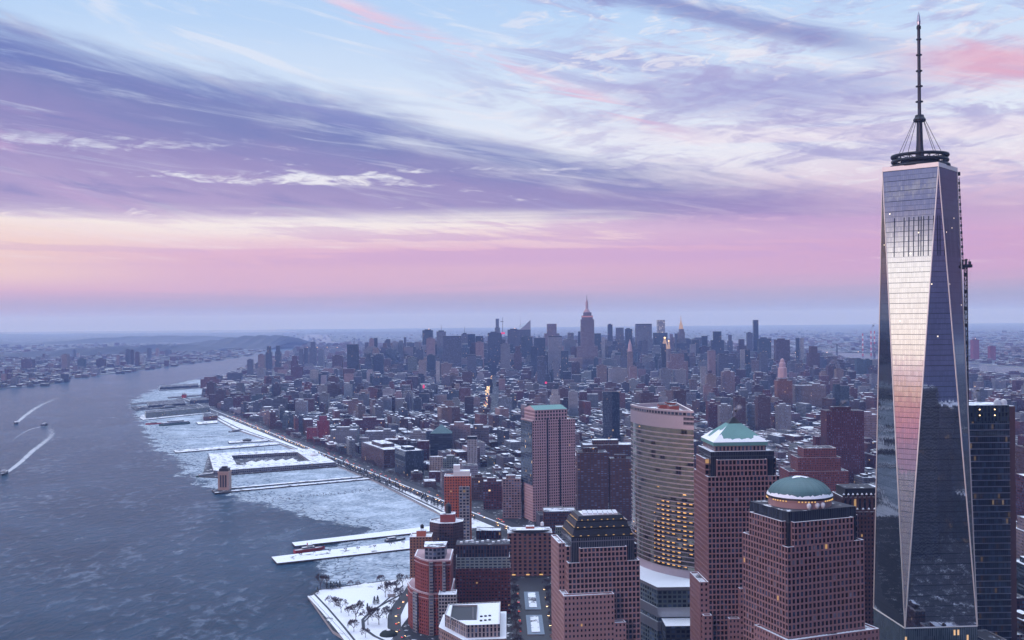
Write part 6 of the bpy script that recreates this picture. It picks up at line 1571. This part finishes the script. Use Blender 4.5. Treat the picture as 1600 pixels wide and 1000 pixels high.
boat('ship', 'bright red ship standing on the pier sheds up the river', (288,622), heading((282,626),(293,619)), 55, 18, 14, 'hull_red', [(-.3,.1,.7,8)], 'ship', -.1)
boat('barge', 'dark green pontoon boat at the corner of the big square pier', (322,744), heading((342,742),(308,746)), 42, 9, 3, 'hull_green', [(-.4,.36,.8,2.4)], 'boat')
boat('barge', 'dark moored barge at the land end of the nearer snowy pier', (618,845), heading((604,847),(634,843)), 30, 8, 3, 'hull_dark', [(-.4,.0,.8,3)], 'boat')
boat('barge', 'low dark boat at the tip of the small snowy jetty below the brick house', (372,674), heading((360,676),(385,673)), 60, 12, 3, 'hull_dark', [(-.3,.2,.7,3)], 'boat')

# ================================================================== THE LOW CITY
def inpoly(x, y, P):
    c = False; j = len(P)-1
    for i in range(len(P)):
        (xi, yi), (xj, yj) = P[i], P[j]
        if (yi > y) != (yj > y) and x < (xj-xi)*(y-yi)/(yj-yi)+xi: c = not c
        j = i
    return c
OC = {}
for (x0, x1, y0, y1) in OCC:
    for gx in range(int(x0//100), int(x1//100)+1):
        for gy in range(int(y0//100), int(y1//100)+1): OC.setdefault((gx, gy), []).append((x0, x1, y0, y1))
def free(P):
    x0, x1 = min(p[0] for p in P), max(p[0] for p in P); y0, y1 = min(p[1] for p in P), max(p[1] for p in P)
    for gx in range(int(x0//100), int(x1//100)+1):
        for gy in range(int(y0//100), int(y1//100)+1):
            for o in OC.get((gx, gy), ()):
                if x0 < o[1] and x1 > o[0] and y0 < o[3] and y1 > o[2]: return False
    return True
LOW = ['brick','maroon','brown','tan','grey','palegrey','slate','pink','brown','slate','brick','grey']
MIDT = ['slate','grey','teal','dark','brown','pink','tan','slate','palegrey','grey']
STY = ['lofts','punched','punched_fine','lofts','punched']
def height(x, y, r):
    q = r.random()
    if y < 1750: h = r.uniform(16, 30) if q < .8 else r.uniform(30, 48)
    elif y < 2900: h = r.uniform(11, 21) if q < .84 else r.uniform(24, 52)
    elif y < 4100: h = r.uniform(13, 28) if q < .80 else r.uniform(32, 72)
    elif x > 1800 or (x > 1500 and y > 5800): h = r.uniform(10, 24) if q < .93 else r.uniform(28, 42)
    elif -750 < x < 1300:
        if y < 4900: h = r.uniform(18, 42) if q < .9 else r.uniform(50, 82)
        elif y < 5600: h = r.uniform(28, 66) if q < .86 else r.uniform(70, 115)
        elif y < 7000: h = r.uniform(45, 110) if q < .75 else r.uniform(100, 160)
        else: h = r.uniform(40, 100)
    elif x <= -750: h = r.uniform(10, 27) if q < .92 else r.uniform(32, 60)
    else: h = r.uniform(22, 55) if q < .8 else r.uniform(60, 95)
    return h
FAB = []
def visible_lot(x, y): return y > 700 and abs(x-.011*y) < .5*y+60
def add_lot(f, a0, a1, b0, b1, r):
    P = f.rect(a0, a1, b0, b1); x, y = f((a0+a1)/2, (b0+b1)/2)
    if not visible_lot(x, y) or y > 12500: return
    if y < 3900 and x < hwx(y)+34: return
    if y < 1430 and x < 60: return
    if not all(inpoly(px, py, land) for px, py in P): return
    if abs(x-AVX) < 16 and 3200 < y < 6000: return
    if not free(P): return
    h = height(x, y, r); far = y > 4200
    nm = r.choice(MIDT if (far and -750 < x < 1300) else LOW); c = PAL[nm]; k = r.uniform(.65, 1.25)
    sty = r.choice(STY) if h < 60 else r.choice(['punched','piers','punched_fine','curtain','ribbons'])
    FAB.append(dict(P=P, x=x, y=y, h=h, nm=nm, c=tuple(min(.7, v*k*r.uniform(.93,1.07)) for v in c), st=sty, rf='roof_snow' if r.random() < .38 else 'roof_patchy',
                    tank=(y < 3600 and r.random() < .22), pent=r.random() < .6, u=r.randint(0, 300)*1.0, w=a1-a0, d=b1-b0, f=f, ab=(a0,a1,b0,b1)))
def blocks(K, rot, A, B, bw, bd, sa, sb, r, lot):
    f = Frame(K, rot); a = A[0]
    while a < A[1]:
        b = B[0]
        while b < B[1]:
            xc, yc = f(a+bw/2, b+bd/2)
            if yc > 600 and abs(xc-.011*yc) < .5*yc+250 and ok_zone(xc, yc):
                half = bd/2
                for (c0, c1) in ((b, b+half-r.uniform(1, 5)), (b+half+r.uniform(1, 5), b+bd)):
                    s = a
                    while s < a+bw-6:
                        w = r.uniform(*lot)
                        if s+w > a+bw-6: w = a+bw-s
                        if r.random() > .05: add_lot(f, s, s+w-.3, c0+(r.uniform(0, 6) if r.random() < .3 else 0), c1, r)
                        s += w
            b += bd+sb
        a += bw+sa
r_ = random.Random(11)
ok_zone = lambda x, y: y < 2050
blocks((0, 600), 8, (-900, 1500), (-100, 1600), 62, 74, 15, 15, r_, (13, 30))
ok_zone = lambda x, y: 2050 <= y < 3150
blocks((0, 2000), 16, (-1500, 2000), (-500, 1500), 62, 110, 14, 15, r_, (11, 26))
ok_zone = lambda x, y: 3150 <= y < 4700
blocks((-1800, 3150), 0, (0, 4400), (0, 1600), 230, 62, 26, 17, r_, (18, 42))
ok_zone = lambda x, y: 4700 <= y
blocks((-2600, 4700), 0, (0, 6000), (0, 8000), 230, 64, 28, 18, r_, (28, 70))

def put(mb, g, rf_mb=None):
    mb.prism(g['P'], 0, g['h'], g['st'], None if rf_mb is not None else g['rf'], g['c'], u0=g['u'])
def extras(g):
    f = g['f']; a0, a1, b0, b1 = g['ab']; w, d = a1-a0, b1-b0
    return f.rect(a0+w*.25, a0+w*.65, b0+d*.3, b0+d*.7), g['h']+min(5.5, 2.2+g['h']*.05), f(a0+w*.8, b0+d*.6)
# which of them show largest: a coarse front-to-back hiding test
G = 4; GW, GH = 1600//G, 1000//G
occ = [bytearray(GW) for _ in range(GH)]
items = [(s[0], s[1], s[2], None) for s in SIL] + [(min(p[1] for p in g['P']), g['P'], g['h'], g) for g in FAB]
items.sort(key=lambda i: i[0])
for Yn, P, z, g in items:
    ps = [pix(p[0], p[1], z) for p in P]; pb = [pix(p[0], p[1], 3) for p in P]
    x0, x1 = max(0, int(min(p[0] for p in ps)/G)), min(GW-1, int(max(p[0] for p in ps)/G))
    y0, y1 = max(0, int(min(p[1] for p in ps)/G)), min(GH-1, int(max(p[1] for p in pb)/G))
    n = 0
    if x1 >= x0 and y1 >= y0:
        for yy in range(y0, y1+1):
            row = occ[yy]; n += (x1-x0+1)-sum(row[x0:x1+1]); row[x0:x1+1] = b'\x01'*(x1-x0+1)
    if g is not None: g['vis'] = n; g['px'] = ((min(p[0] for p in ps)+max(p[0] for p in ps))/2, (min(p[1] for p in ps)+max(p[1] for p in pb))/2)
FAB.sort(key=lambda g: -g['vis'])
NUM = {1:'one',2:'two',3:'three',4:'four',5:'five',6:'six',7:'seven',8:'eight',9:'nine',10:'ten',11:'eleven',12:'twelve',13:'thirteen',14:'fourteen',15:'fifteen',16:'sixteen',17:'seventeen',18:'eighteen',19:'nineteen',20:'twenty'}
CN = {'brick':'red-brown','maroon':'maroon','brown':'dark brown','tan':'tan','grey':'grey','palegrey':'pale grey','slate':'slate-grey','pink':'dull pink','teal':'dark teal','dark':'blackish'}
used = {}
def auto_label(g):
    x, y = g['px']; n = max(1, round(g['h']/3.4)); nn = NUM.get(n, 'many')
    best = sorted(NAMED, key=lambda m: abs(m[1]-x)+1.2*abs(m[2]-y)+abs(m[3]-g['y'])*.01)[:3]
    for m in best:
        dx, dy = x-m[1], g['y']-m[3]
        side = 'left of' if dx < -9 else 'right of' if dx > 9 else 'in line with'
        far = 'behind and ' if dy > 60 else 'nearer than and ' if dy < -60 else 'beside and '
        rel = ('behind' if dy > 60 else 'in front of') if side == 'in line with' else far+side
        roof = 'snowy-roofed' if g['rf'] == 'roof_snow' else 'patchy-roofed'
        lb = f"{nn}-storey {roof} {CN[g['nm']]} building{' with water tank' if g['tank'] else ''}, {rel} the {m[0]}"
        if len(lb.split()) > 16: lb = lb.replace(' with water tank', '')
        if lb not in used and len(lb.split()) <= 16: used[lb] = 1; return lb
    d = 'wide' if g['w'] > g['d'] else 'deep'
    lb = lb.replace(' with water tank', '').replace(' building', f' {d} building')
    while len(lb.split()) > 16:
        for cut in ('nearer than and ', 'behind and ', 'beside and ', 'patchy-roofed ', 'snowy-roofed ', f'{d} '):
            if cut in lb: lb = lb.replace(cut, '', 1); break
        else: break
    return lb
NIND = 245
for g in FAB[:NIND]:
    if g['vis'] < 3: continue
    b = MB(); put(b, g, True); o = b.build('city_building', origin=(g['x'], g['y'], 0))
    tag(o, auto_label(g), 'building', 'individual buildings of the low city')
    q = MB(); P = g['P']; I_ = offset(P, .6); q.ring(P, I_, g['h'], 'concrete'); n = len(P)
    for i in range(n): q.wall(I_[(i+1)%n], I_[i], g['h']-.9, g['h'], 'concrete')
    q.face([(*p, g['h']-.9) for p in I_], g['rf']); q.build('roof', o, origin=o.location)
    E_, zt, tp = extras(g)
    if g['pent']: q = MB(); q.prism(E_, g['h']-1, zt, 'punched', 'snow', tuple(c*.8 for c in g['c'])); q.build('penthouse', o, origin=o.location)
    if g['tank']:
        q = MB(); q.lathe(*tp, [(2,g['h']+2),(2,g['h']+5.6),(.01,g['h']+7)], 'tank_wood', 8)
        for k in range(4): q.tube((tp[0]+1.5*math.cos(k*1.57+.8),tp[1]+1.5*math.sin(k*1.57+.8),g['h']-.9),(tp[0]+1.5*math.cos(k*1.57+.8),tp[1]+1.5*math.sin(k*1.57+.8),g['h']+2.1),.2,.2,'dark_steel',4)
        q.build('water_tank', o, origin=o.location)
b = MB()
for g in FAB[NIND:]:
    put(b, g); E_, zt, tp = extras(g)
    if g['pent']: b.prism(E_, g['h'], zt, 'punched', 'snow', tuple(c*.8 for c in g['c']))
    if g['y'] < 2700:
        f = g['f']; a0, a1, b0, b1 = g['ab']; w, d = a1-a0, b1-b0
        for k in range(3):
            s, u = r_.uniform(.05, .8), r_.uniform(.05, .8); e = r_.uniform(1.5, 3.2)
            b.prism(f.rect(a0+s*w, a0+s*w+e, b0+u*d, b0+u*d+e*1.2), g['h'], g['h']+r_.uniform(1, 3.2), 'concrete', r_.choice(['snow','roof_patchy']))
        n_ = len(g['P']); I_ = offset(g['P'], .5); b.ring(offset(g['P'], -.1), I_, g['h']+.9, 'concrete')
        for i in range(n_): b.wall(I_[(i+1)%n_], I_[i], g['h'], g['h']+.9, 'concrete'); b.wall(offset(g['P'], -.1)[i], offset(g['P'], -.1)[(i+1)%n_], g['h']-.2, g['h']+.9, 'concrete')
    if g['h'] > 48:
        f = g['f']; a0, a1, b0, b1 = g['ab']; w, d = a1-a0, b1-b0
        b.prism(f.rect(a0+w*.15, a0+w*.85, b0+d*.15, b0+d*.85), g['h'], g['h']*1.14, g['st'], g['rf'], g['c'], u0=g['u'])
    if g['tank']: b.lathe(*tp, [(2,g['h']+1.5),(2,g['h']+5.4),(.01,g['h']+7)], 'tank_wood', 6)
# blocks south of the mirror tower, outside the frame but seen in its glass
r_ = random.Random(5)
for k in range(60):
    x, y = r_.uniform(250, 900), r_.uniform(-900, 640)
    if x < .5*y+45 or (x < 330 and y > 560): continue
    w, d, h = r_.uniform(35, 60), r_.uniform(35, 60), r_.uniform(60, 215)
    b.prism([(x,y),(x+w,y),(x+w,y+d),(x,y+d)], 0, h, r_.choice(['curtain','piers','punched','ribbons']), 'roof_snow', PAL[r_.choice(['slate','dark','brown','grey','teal'])], u0=k*7)
tag(b.build('city_blocks', origin=(0,0,0)), 'crowded low buildings with snowy roofs filling the city between the towers', 'buildings', kind='stuff')
print('FAB', len(FAB), FAB[0]['vis'], FAB[min(NIND, len(FAB)-1)]['vis'])

# ---- the far bank and the east borough
FT = [('broad brown slab of flats on the far bank, leftmost of its towers', 33, 55, 561.5, 6900, 'brown'), ('square tan tower on the far bank, left of the middle', 96, 109, 554, 6950, 'tan'),
 ('slim pale tower alone on the far bank', 182, 187.5, 555, 7300, 'pink'), ('tallest of the three clustered towers on the far bank', 196, 203, 546, 7350, 'slate'), ('middle of the three clustered towers on the far bank', 203.5, 210, 547, 7400, 'brown'),
 ('lowest of the three clustered towers on the far bank', 211, 218, 550, 7300, 'brown'), ('dim tower behind the three clustered ones on the far bank', 230, 237, 544, 8600, 'slate'), ('far dim tower on the ridge of the far bank', 113, 119, 546.5, 9000, 'slate'),
 ('low teal slab in front of the far bank ridge', 121, 135, 561, 7000, 'teal'), ('dull slab near the bend of the far bank', 258, 268, 547, 9500, 'slate'), ('pale pair on the far bank ridge', 243, 249, 544, 9300, 'pink'), ('dull brown slab low on the far bank', 150, 166, 561, 7100, 'brown')]
for lb, pl, pr, yt, Y, c in FT: spec('apartment_tower', lb, pl, pr, yt, Y, c, 'punched', 'pent', cat='tower')
for lb, pl, pr, yt, Y, c, tp in [('pinkish-red lit tower across the east river, right of the mirror tower', 1516, 1530, 531, 6900, 'red', 'lamp'), ('second reddish tower across the east river', 1543, 1556, 541, 6950, 'red', 'pent'),
   ('left brown housing slab along the near bank of the east river', 1517, 1537, 580, 5050, 'brown', 'pent'), ('middle brown housing slab along the near bank of the east river', 1538, 1568, 583, 5000, 'brown', 'pent'), ('right brown housing slab along the near bank of the east river', 1570, 1602, 582, 5020, 'maroon', 'pent')]:
    spec('apartment_tower', lb, pl, pr, yt, Y, c, 'punched_fine', tp, cat='tower')
r_ = random.Random(3)
def scatter(name, label, n, gen):
    b = MB()
    for _ in range(n):
        x, y, h0 = gen()
        if x is None: continue
        w, d, h = r_.uniform(10, 28)*h0, r_.uniform(10, 22)*h0, r_.uniform(7, 15)*(1 if r_.random() < .93 else 2.6)
        z = 0
        c = PAL[r_.choice(LOW)]; k = r_.uniform(.6, 1.2)
        b.prism([(x,y),(x+w,y),(x+w,y+d),(x,y+d)], z, h+3, 'punched', r_.choice(['roof_snow','roof_patchy']), tuple(v*k for v in c), u0=r_.randint(0,300))
    tag(b.build(name, origin=(0,0,0)), label, 'buildings', kind='stuff')
NJP = [(-14000, 3800), (-4200, 4050), ground(-60,612)] + NJ + [(-5200, 30000), (-40000, 42000), (-40000, 9000)]
def g_nj():
    py = 535+75*r_.random()**1.3; px = r_.uniform(-60, 445); x, y = ground(px, py)
    if y > 15000 or not inpoly(x-20, y, NJP): return None, None, None
    return x, y, .8+y/9000
scatter('far_bank_houses', 'snow-dusted houses and warehouses covering the far bank of the river', 2300, g_nj)
def g_q():
    px = r_.uniform(1180, 1700); py = 512+72*r_.random()**1.2; x, y = ground(px, py)
    if x < (2980 if y < 7000 else 3120) or y > 20000: return None, None, None
    return x, y, .8+y/8000
scatter('borough_houses', 'small hazy houses of the borough beyond the east river', 2600, g_q)
def g_n():
    px = r_.uniform(440, 1300); py = 516+18*r_.random(); x, y = ground(px, py)
    if y < 9000 or not (-1500 < x < 2700 or y > 16000): return None, None, None
    return x, y, 1.6
scatter('upper_city_houses', 'hazy roofs of the upper city beyond the skyline', 900, g_n)

# ================================================================== TREES
def bare(seed, h, spread, depth=4):
    rr = random.Random(seed); root = bpy.data.objects.new('bare_tree', None); COL.objects.link(root)
    tb, cb = MB(), MB()
    tb.tube((0,0,-.2), (0,0,h*.33), .045*h*.55, .03*h*.5, 'bark', 6)
    def grow(p, d, L, r, k):
        q = p+d*L; cb.tube(p, q, r*1.5, r*1.0, 'twigs', 3, caps=False)
        if k == 0: return
        for i in range(3 if k > 1 else 4):
            a = rr.uniform(0, 6.28); t = rr.uniform(.35, .75)*spread
            o = d.orthogonal().normalized(); o = Matrix.Rotation(a, 3, d) @ o
            nd = (d*math.cos(t)+o*math.sin(t)+Vector((0,0,.12))).normalized()
            grow(p.lerp(q, rr.uniform(.6, 1)), nd, L*rr.uniform(.62, .82), max(.045, r*.58), k-1)
    for i in range(4):
        a = i*1.57+rr.random(); grow(Vector((0,0,h*(.24+.03*i))), Vector((math.cos(a)*.55*spread,math.sin(a)*.55*spread,.85)).normalized(), h*.26, .022*h*.5, depth)
    t = tb.build('trunk', root, origin=(0,0,0)); c = cb.build('crown', root, origin=(0,0,0)); return root
def fir(seed, h, w):
    rr = random.Random(seed); root = bpy.data.objects.new('evergreen_tree', None); COL.objects.link(root)
    b = MB(); b.tube((0,0,-.2),(0,0,h*.3), .25, .2, 'bark', 5); b.build('trunk', root, origin=(0,0,0)); b = MB()
    for k in range(240):
        t = rr.random()**.7; z = h*(.08+.9*t); r0 = w*(1-t)*rr.uniform(.4, 1.05)+.1; a = rr.uniform(0, 6.28); s = rr.uniform(.5, .95)
        p = Vector((r0*math.cos(a), r0*math.sin(a), z)); d = Vector((math.cos(a), math.sin(a), -.5)).normalized()*s; e = Vector((-math.sin(a), math.cos(a), .2))*s*.55
        b.face([p-e, p+d, p+e, p-d*.5+Vector((0,0,s*.4))], 'evergreen' if rr.random() > .12 else 'snow')
    b.build('crown', root, origin=(0,0,0)); return root
protos = {'a': bare(1, 12, 1.0, 5), 'b': bare(2, 10, 1.15, 5), 'c': bare(5, 15, .55, 5), 'd': bare(8, 8, 1.2, 4), 'f': fir(3, 9, 3.0)}
first = set()
def tree(kind, x, y, sc, label, group, z=3.1):
    root = protos[kind]
    if kind not in first: first.add(kind); o = root; o.location = (x, y, z); o.scale = (sc,)*3; o.rotation_euler = (0,0,rnd.uniform(0,6))
    else: o = dup(root, (x, y, z), rnd.uniform(0, 6), sc)
    tag(o, label, 'tree', group)
PT = [('c',500.5,922,1.35,'taller of two feathery poplars at the park corner by the water'),('c',509.5,920,1.15,'shorter of two feathery poplars at the park corner by the water'),
 ('f',496,928,.8,'dark evergreen at the very corner of the park'),('f',511,920.5,.75,'first evergreen in the short row behind the lawn'),('f',517,920,.9,'second evergreen in the short row behind the lawn'),('f',521.5,919.5,.85,'third evergreen in the short row behind the lawn'),('f',526,919,.85,'fourth evergreen in the short row behind the lawn'),('f',531,919,.95,'last evergreen in the short row behind the lawn'),
 ('d',547,917,.75,'round bare bush-like tree on the back edge of the lawn'),('d',559,916.5,.65,'smaller round bare tree on the back edge of the lawn'),('b',596,913,.9,'bare tree at the back right corner of the lawn'),('a',602,933,1.05,'broad bare tree at the right side of the lawn'),
 ('b',611,925,.95,'bare tree between the lawn and the park road'),('b',619,922,.9,'bare tree behind the small park house'),('a',629,917,.95,'bare tree next to the tan riverside tower'),('d',514,944,.95,'low bare tree beside the esplanade near the corner'),('b',522,948,.85,'bare tree on the esplanade side of the lawn'),('a',533,957,.95,'bare tree in front of the lawn near the esplanade'),
 ('a',556,970,1.25,'largest bare tree, standing in front of the snowy lawn'),('a',575,976,1.1,'bare tree inside the curve of the dark path'),('a',592,976,1.1,'bare tree in the middle of the round garden'),('f',574,953,.8,'single evergreen at the front edge of the lawn'),('f',585,944,.95,'left of two dark evergreens by the lawn corner'),('f',590,943,.95,'right of two dark evergreens by the lawn corner'),
 ('b',553,987,1.0,'bare tree near the lower esplanade'),('b',604,966,1.0,'bare tree between the round garden and the park road'),('d',571,996,1.0,'small bare tree at the bottom edge of the park'),('b',545,962,.8,'thin bare tree left of the largest bare tree'),('d',612,950,1.0,'small bare tree beside the park road'),('a',624,938,.9,'bare tree at the upper bend of the park road')]
for k, px, py, sc, lb in PT: x, y = ground(px, py, 3.1); tree(k, x, y, sc*(1.3 if k in 'abd' else .85 if k == 'c' else 1.0), lb, 'trees of the riverside park')
for i, (px, py) in enumerate([(470,870),(490,866),(515,864),(540,862),(560,860),(585,857),(610,853),(630,851)]):
    x, y = ground(px, py, 3.0); tree('d', x, y, .7, 'small bare tree on the nearer of the two long snowy piers', 'trees on the nearer long pier')
for i in range(58):
    y = 1560+i*13.5; 
    for off in (25, 33): 
        if rnd.random() < .85: tree('f' if rnd.random() < .65 else 'd', hwx(y)-off+rnd.uniform(-1.5,1.5), y+rnd.uniform(-3,3), rnd.uniform(.9,1.4), 'small dark tree in the double row on the snowy promenade beside the highway', 'promenade trees')
for i in range(90):
    y = 1750+i*19; tree('d' if rnd.random() < .6 else 'b', hwx(y)+23+rnd.uniform(-1,3), y+rnd.uniform(-5,5), rnd.uniform(1.1,1.6), 'bare street tree lining the inland side of the highway', 'street trees along the highway')
for i in range(16):
    y = 890+i*18
    for x in (13, 49): tree('b' if i % 2 else 'd', x+rnd.uniform(-1,1), y+rnd.uniform(-3,3), rnd.uniform(1.1,1.4), 'dark bare tree lining the street in front of the hotel', 'trees along the hotel street')
# a small house and a dark domed shelter in the park
x, y = ground(612, 932, 3.1); b = MB(); b.box(x-4, x+4, y-2.5, y+2.5, 3.1, 6.2, 'concrete', 'snow'); b.box(x-4.5, x+4.5, y-3, y+3, 6.2, 6.5, 'concrete', 'snow'); tag(b.build('park_house'), 'small flat-roofed park house under snow beside the park road', 'park house')
x, y = ground(607, 992, 3.1); b = MB(); b.lathe(x, y, [(8.5,3.0),(8,4.6),(6.4,6.2),(3.6,7.3),(.01,7.8)], 'evergreen', 18); b.lathe(x, y, [(2.0,7.6),(1.6,8.2),(.01,8.3)], 'snow', 10); tag(b.build('domed_shelter'), 'dark low domed shelter in the snow at the bottom of the park', 'shelter')

def steam_mat():
    mt, t = newmat('steam'); p = wpos(t); lw = t.node('ShaderNodeLayerWeight'); lw.inputs[0].default_value = .5
    f = t.sub(1.0, lw.outputs['Facing']); n = t.noise(p, .16, 5, .65, .8)
    a = t.mul(t.mul(t.m('POWER', f, 2.2), t.ss(n, .40, .70)), .22)
    principled(t, (.8,.8,.84), 1.0, alpha=a, spec=0)
steam_mat()
def steam(label, px, py, Y, h, w, drift):
    rr = random.Random(int(px)); b = MB(); X = xat(px, py, Y); Z = zat(px, py, Y)
    for k in range(16):
        t = k/15; r = w*(.28+.72*t)*rr.uniform(.6, 1.0)*.5; x = X+drift*t*t+rr.uniform(-1,1)*w*.3*t; z = Z+h*t; y = Y+rr.uniform(-1,1)*w*.2
        prof = [(r*math.cos(a), z+r*.9*math.sin(a)) for a in [(-1+2*i/8)*math.pi/2 for i in range(9)]]; prof[0] = (1e-5, prof[0][1]); prof[-1] = (1e-5, prof[-1][1])
        b.lathe(x, y, prof, 'steam', 12)
    o = b.build('steam', smooth=True); o['kind'] = 'stuff'; tag(o, label, 'steam')
steam('thin white steam rising from the pyramid roof', 1146, 655, 840, 10, 6, 4)
steam('white steam beside the mirror tower above the far roofs', 1524, 640, 1250, 26, 14, 3)
steam('white steam drifting behind the green ridge roof', 836, 648, 1900, 18, 26, -14)
steam('steam over the machinery of the maroon brick tower', 1312, 634, 1830, 9, 14, 12)
steam('white plume from the tall banded chimneys', 1362, 517, 8044, 52, 34, 20)
def sign(label, px, py, Y, w, h):
    X, Z = xat(px, py, Y), zat(px, py, Y); b = MB(); b.box(X-w/2, X+w/2, Y-1, Y, Z-h/2, Z+h/2, 'sign_red'); b.tube((X-w*.3,Y,Z-h/2-5),(X-w*.3,Y,Z-h/2), .4, .4, 'dark_steel', 4); b.tube((X+w*.3,Y,Z-h/2-5),(X+w*.3,Y,Z-h/2), .4, .4, 'dark_steel', 4)
    tag(b.build('illuminated_sign'), label, 'sign')
glow('sign_red', (1.0,.03,.16), .9)
sign('glowing red sign on top of the wide dark slab', 786, 520.5, 5590, 20, 9)
sign('small glowing red sign over the rooftops left of the great grey slab', 662, 604, 3600, 6, 12)
sign('tiny glowing red sign in the low city above the pink stone tower', 853, 598, 3700, 7, 7)
# ================================================================== TRAFFIC
def car_mesh(paint, s=1.0):
    b = MB()
    prof = [(-2.2,.35),(-2.25,.95),(-1.5,1.05),(-1.0,1.55),(.6,1.55),(1.3,1.02),(2.2,.85),(2.25,.35)]
    for i in range(len(prof)-1):
        (a, z), (c, w) = prof[i], prof[i+1]; b.face([(-.88,a,z),(.88,a,z),(.88,c,w),(-.88,c,w)], 'glass_dark' if i in (2,4) else paint)
    for sx in (-.88, .88): b.face([(sx,a,z) for a, z in prof], paint)
    for sx in (-.88, .88):
        for yy in (-1.4, 1.4): b.tube((sx-.1,yy,.33),(sx+.1,yy,.33), .33, .33, 'black_metal', 8)
    for sx in (-.6, .6):
        b.box(sx-.22*s, sx+.22*s, 2.2, 2.32, .6, .6+.26*s, 'lamp_white'); b.box(sx-.22*s, sx+.22*s, -2.36, -2.24, .65, .65+.24*s, 'lamp_red')
    return b
def bus_mesh():
    b = MB(); b.box(-1.25,1.25,-6,6,.4,3.2,'hull_white','snow'); b.box(-1.27,1.27,-5.6,5.6,1.5,2.6,'glass_dark')
    for sx in (-.8,.8): b.box(sx-.25,sx+.25,6,6.1,.7,1.1,'lamp_white'); b.box(sx-.25,sx+.25,-6.1,-6,.7,1.1,'lamp_red')
    for sx in (-1.1,1.1):
        for yy in (-4,4): b.tube((sx-.15,yy,.45),(sx+.15,yy,.45),.45,.45,'black_metal',8)
    return b
CARS = [car_mesh('car_paint_'+c, 1.6).build('parked_car' if False else 'car', origin=(0,0,0)) for c in 'abcdef']
BUS = bus_mesh().build('bus', origin=(0,0,0))
cfirst = set()
def car(x, y, hd, label, group, z=3.08, k=None, sc=1.0):
    k = rnd.randrange(6) if k is None else k; p = CARS[k] if k >= 0 else BUS
    if k not in cfirst: cfirst.add(k); o = p
    else: o = p.copy(); COL.objects.link(o)
    o.location = (x, y, z); o.rotation_euler = (0,0,hd); o.scale = (sc,)*3
    tag(o, label, 'bus' if k < 0 else 'car', group)
CN6 = ['black','white','grey','dark red','yellow','dark blue']
ang = math.atan(.4745)
for i in range(150):
    y = 1430+1900*(i/150)**1.05+rnd.uniform(-5,5); ln = rnd.choice([4,8,12]); toward = rnd.random() < .58
    k = rnd.randrange(6); x = hwx(y)+(-ln if toward else ln)
    car(x, y, ang+(math.pi if toward else 0), f"{CN6[k]} car {'coming down the highway with its headlights on' if toward else 'driving up the highway with red tail lights'}", 'cars on the highway', k=k)
for y, t in ((1700, 0), (1950, 1), (2280, 0)): car(hwx(y)+(11 if not t else -11), y, ang+(math.pi if t else 0), ['nearest white bus driving up the highway','white bus coming down the highway by the thin walkways','third white bus, driving up the highway by the square pier'][[1700,1950,2280].index(y)], 'buses on the highway', k=-1)
for i in range(120):
    y = 3330+2400*(i/120); toward = rnd.random() < .8; k = rnd.randrange(6)
    car(AVX+rnd.choice([-9,-5,-1,4,8]), y, math.pi if toward else 0, 'car with glowing lights in the long avenue of lights', 'cars in the avenue of lights', k=k, sc=2.3)
for i, (px, py) in enumerate([(651,912),(645,922),(637,931),(630,941),(624,951),(619,963),(619,975),(623,987),(631,996),(640,1003)]):
    x, y = ground(px, py, 3.2); car(x+rnd.uniform(-2,2), y, .5-i*.14+(math.pi if i % 2 else 0), f'car number {NUM[i+1]} along the curving park road, counted from the tan tower', 'cars on the park road', z=3.2)
for i in range(18):
    car(16.5 if i % 2 else 45.5, 880+i*17, 0 if i % 2 else math.pi, 'car standing along the snowy street before the hotel', 'cars before the hotel', sc=.9)

# ================================================================== HAZE
def haze():
    mt = bpy.data.materials.new('haze_air'); mt.use_nodes = True; t = mt.node_tree; t.nodes.clear()
    v = t.nodes.new('ShaderNodeVolumePrincipled'); o = t.nodes.new('ShaderNodeOutputMaterial'); t.links.new(v.outputs[0], o.inputs['Volume'])
    v.inputs['Color'].default_value = (*HAZE_COL, 1); v.inputs['Density'].default_value = HAZE_D; v.inputs['Absorption Color'].default_value = (1, 1, 1, 1); v.inputs['Anisotropy'].default_value = .0
    M['haze_air'] = mt
    me = bpy.data.meshes.new('haze'); x0, x1, y0, y1, z0, z1 = -43000, 43000, -2000, 43000, -3, 560
    vs = [(x,y,z) for z in (z0,z1) for x, y in ((x0,y0),(x1,y0),(x1,y1),(x0,y1))]
    me.from_pydata(vs, [], [(3,2,1,0),(4,5,6,7),(0,1,5,4),(1,2,6,5),(2,3,7,6),(3,0,4,7)]); me.materials.append(mt)
    h = bpy.data.objects.new('haze', me); COL.objects.link(h); h['kind'] = 'stuff'
HAZE_COL = (.36, .51, 1.0); HAZE_D = .46e-4
haze()
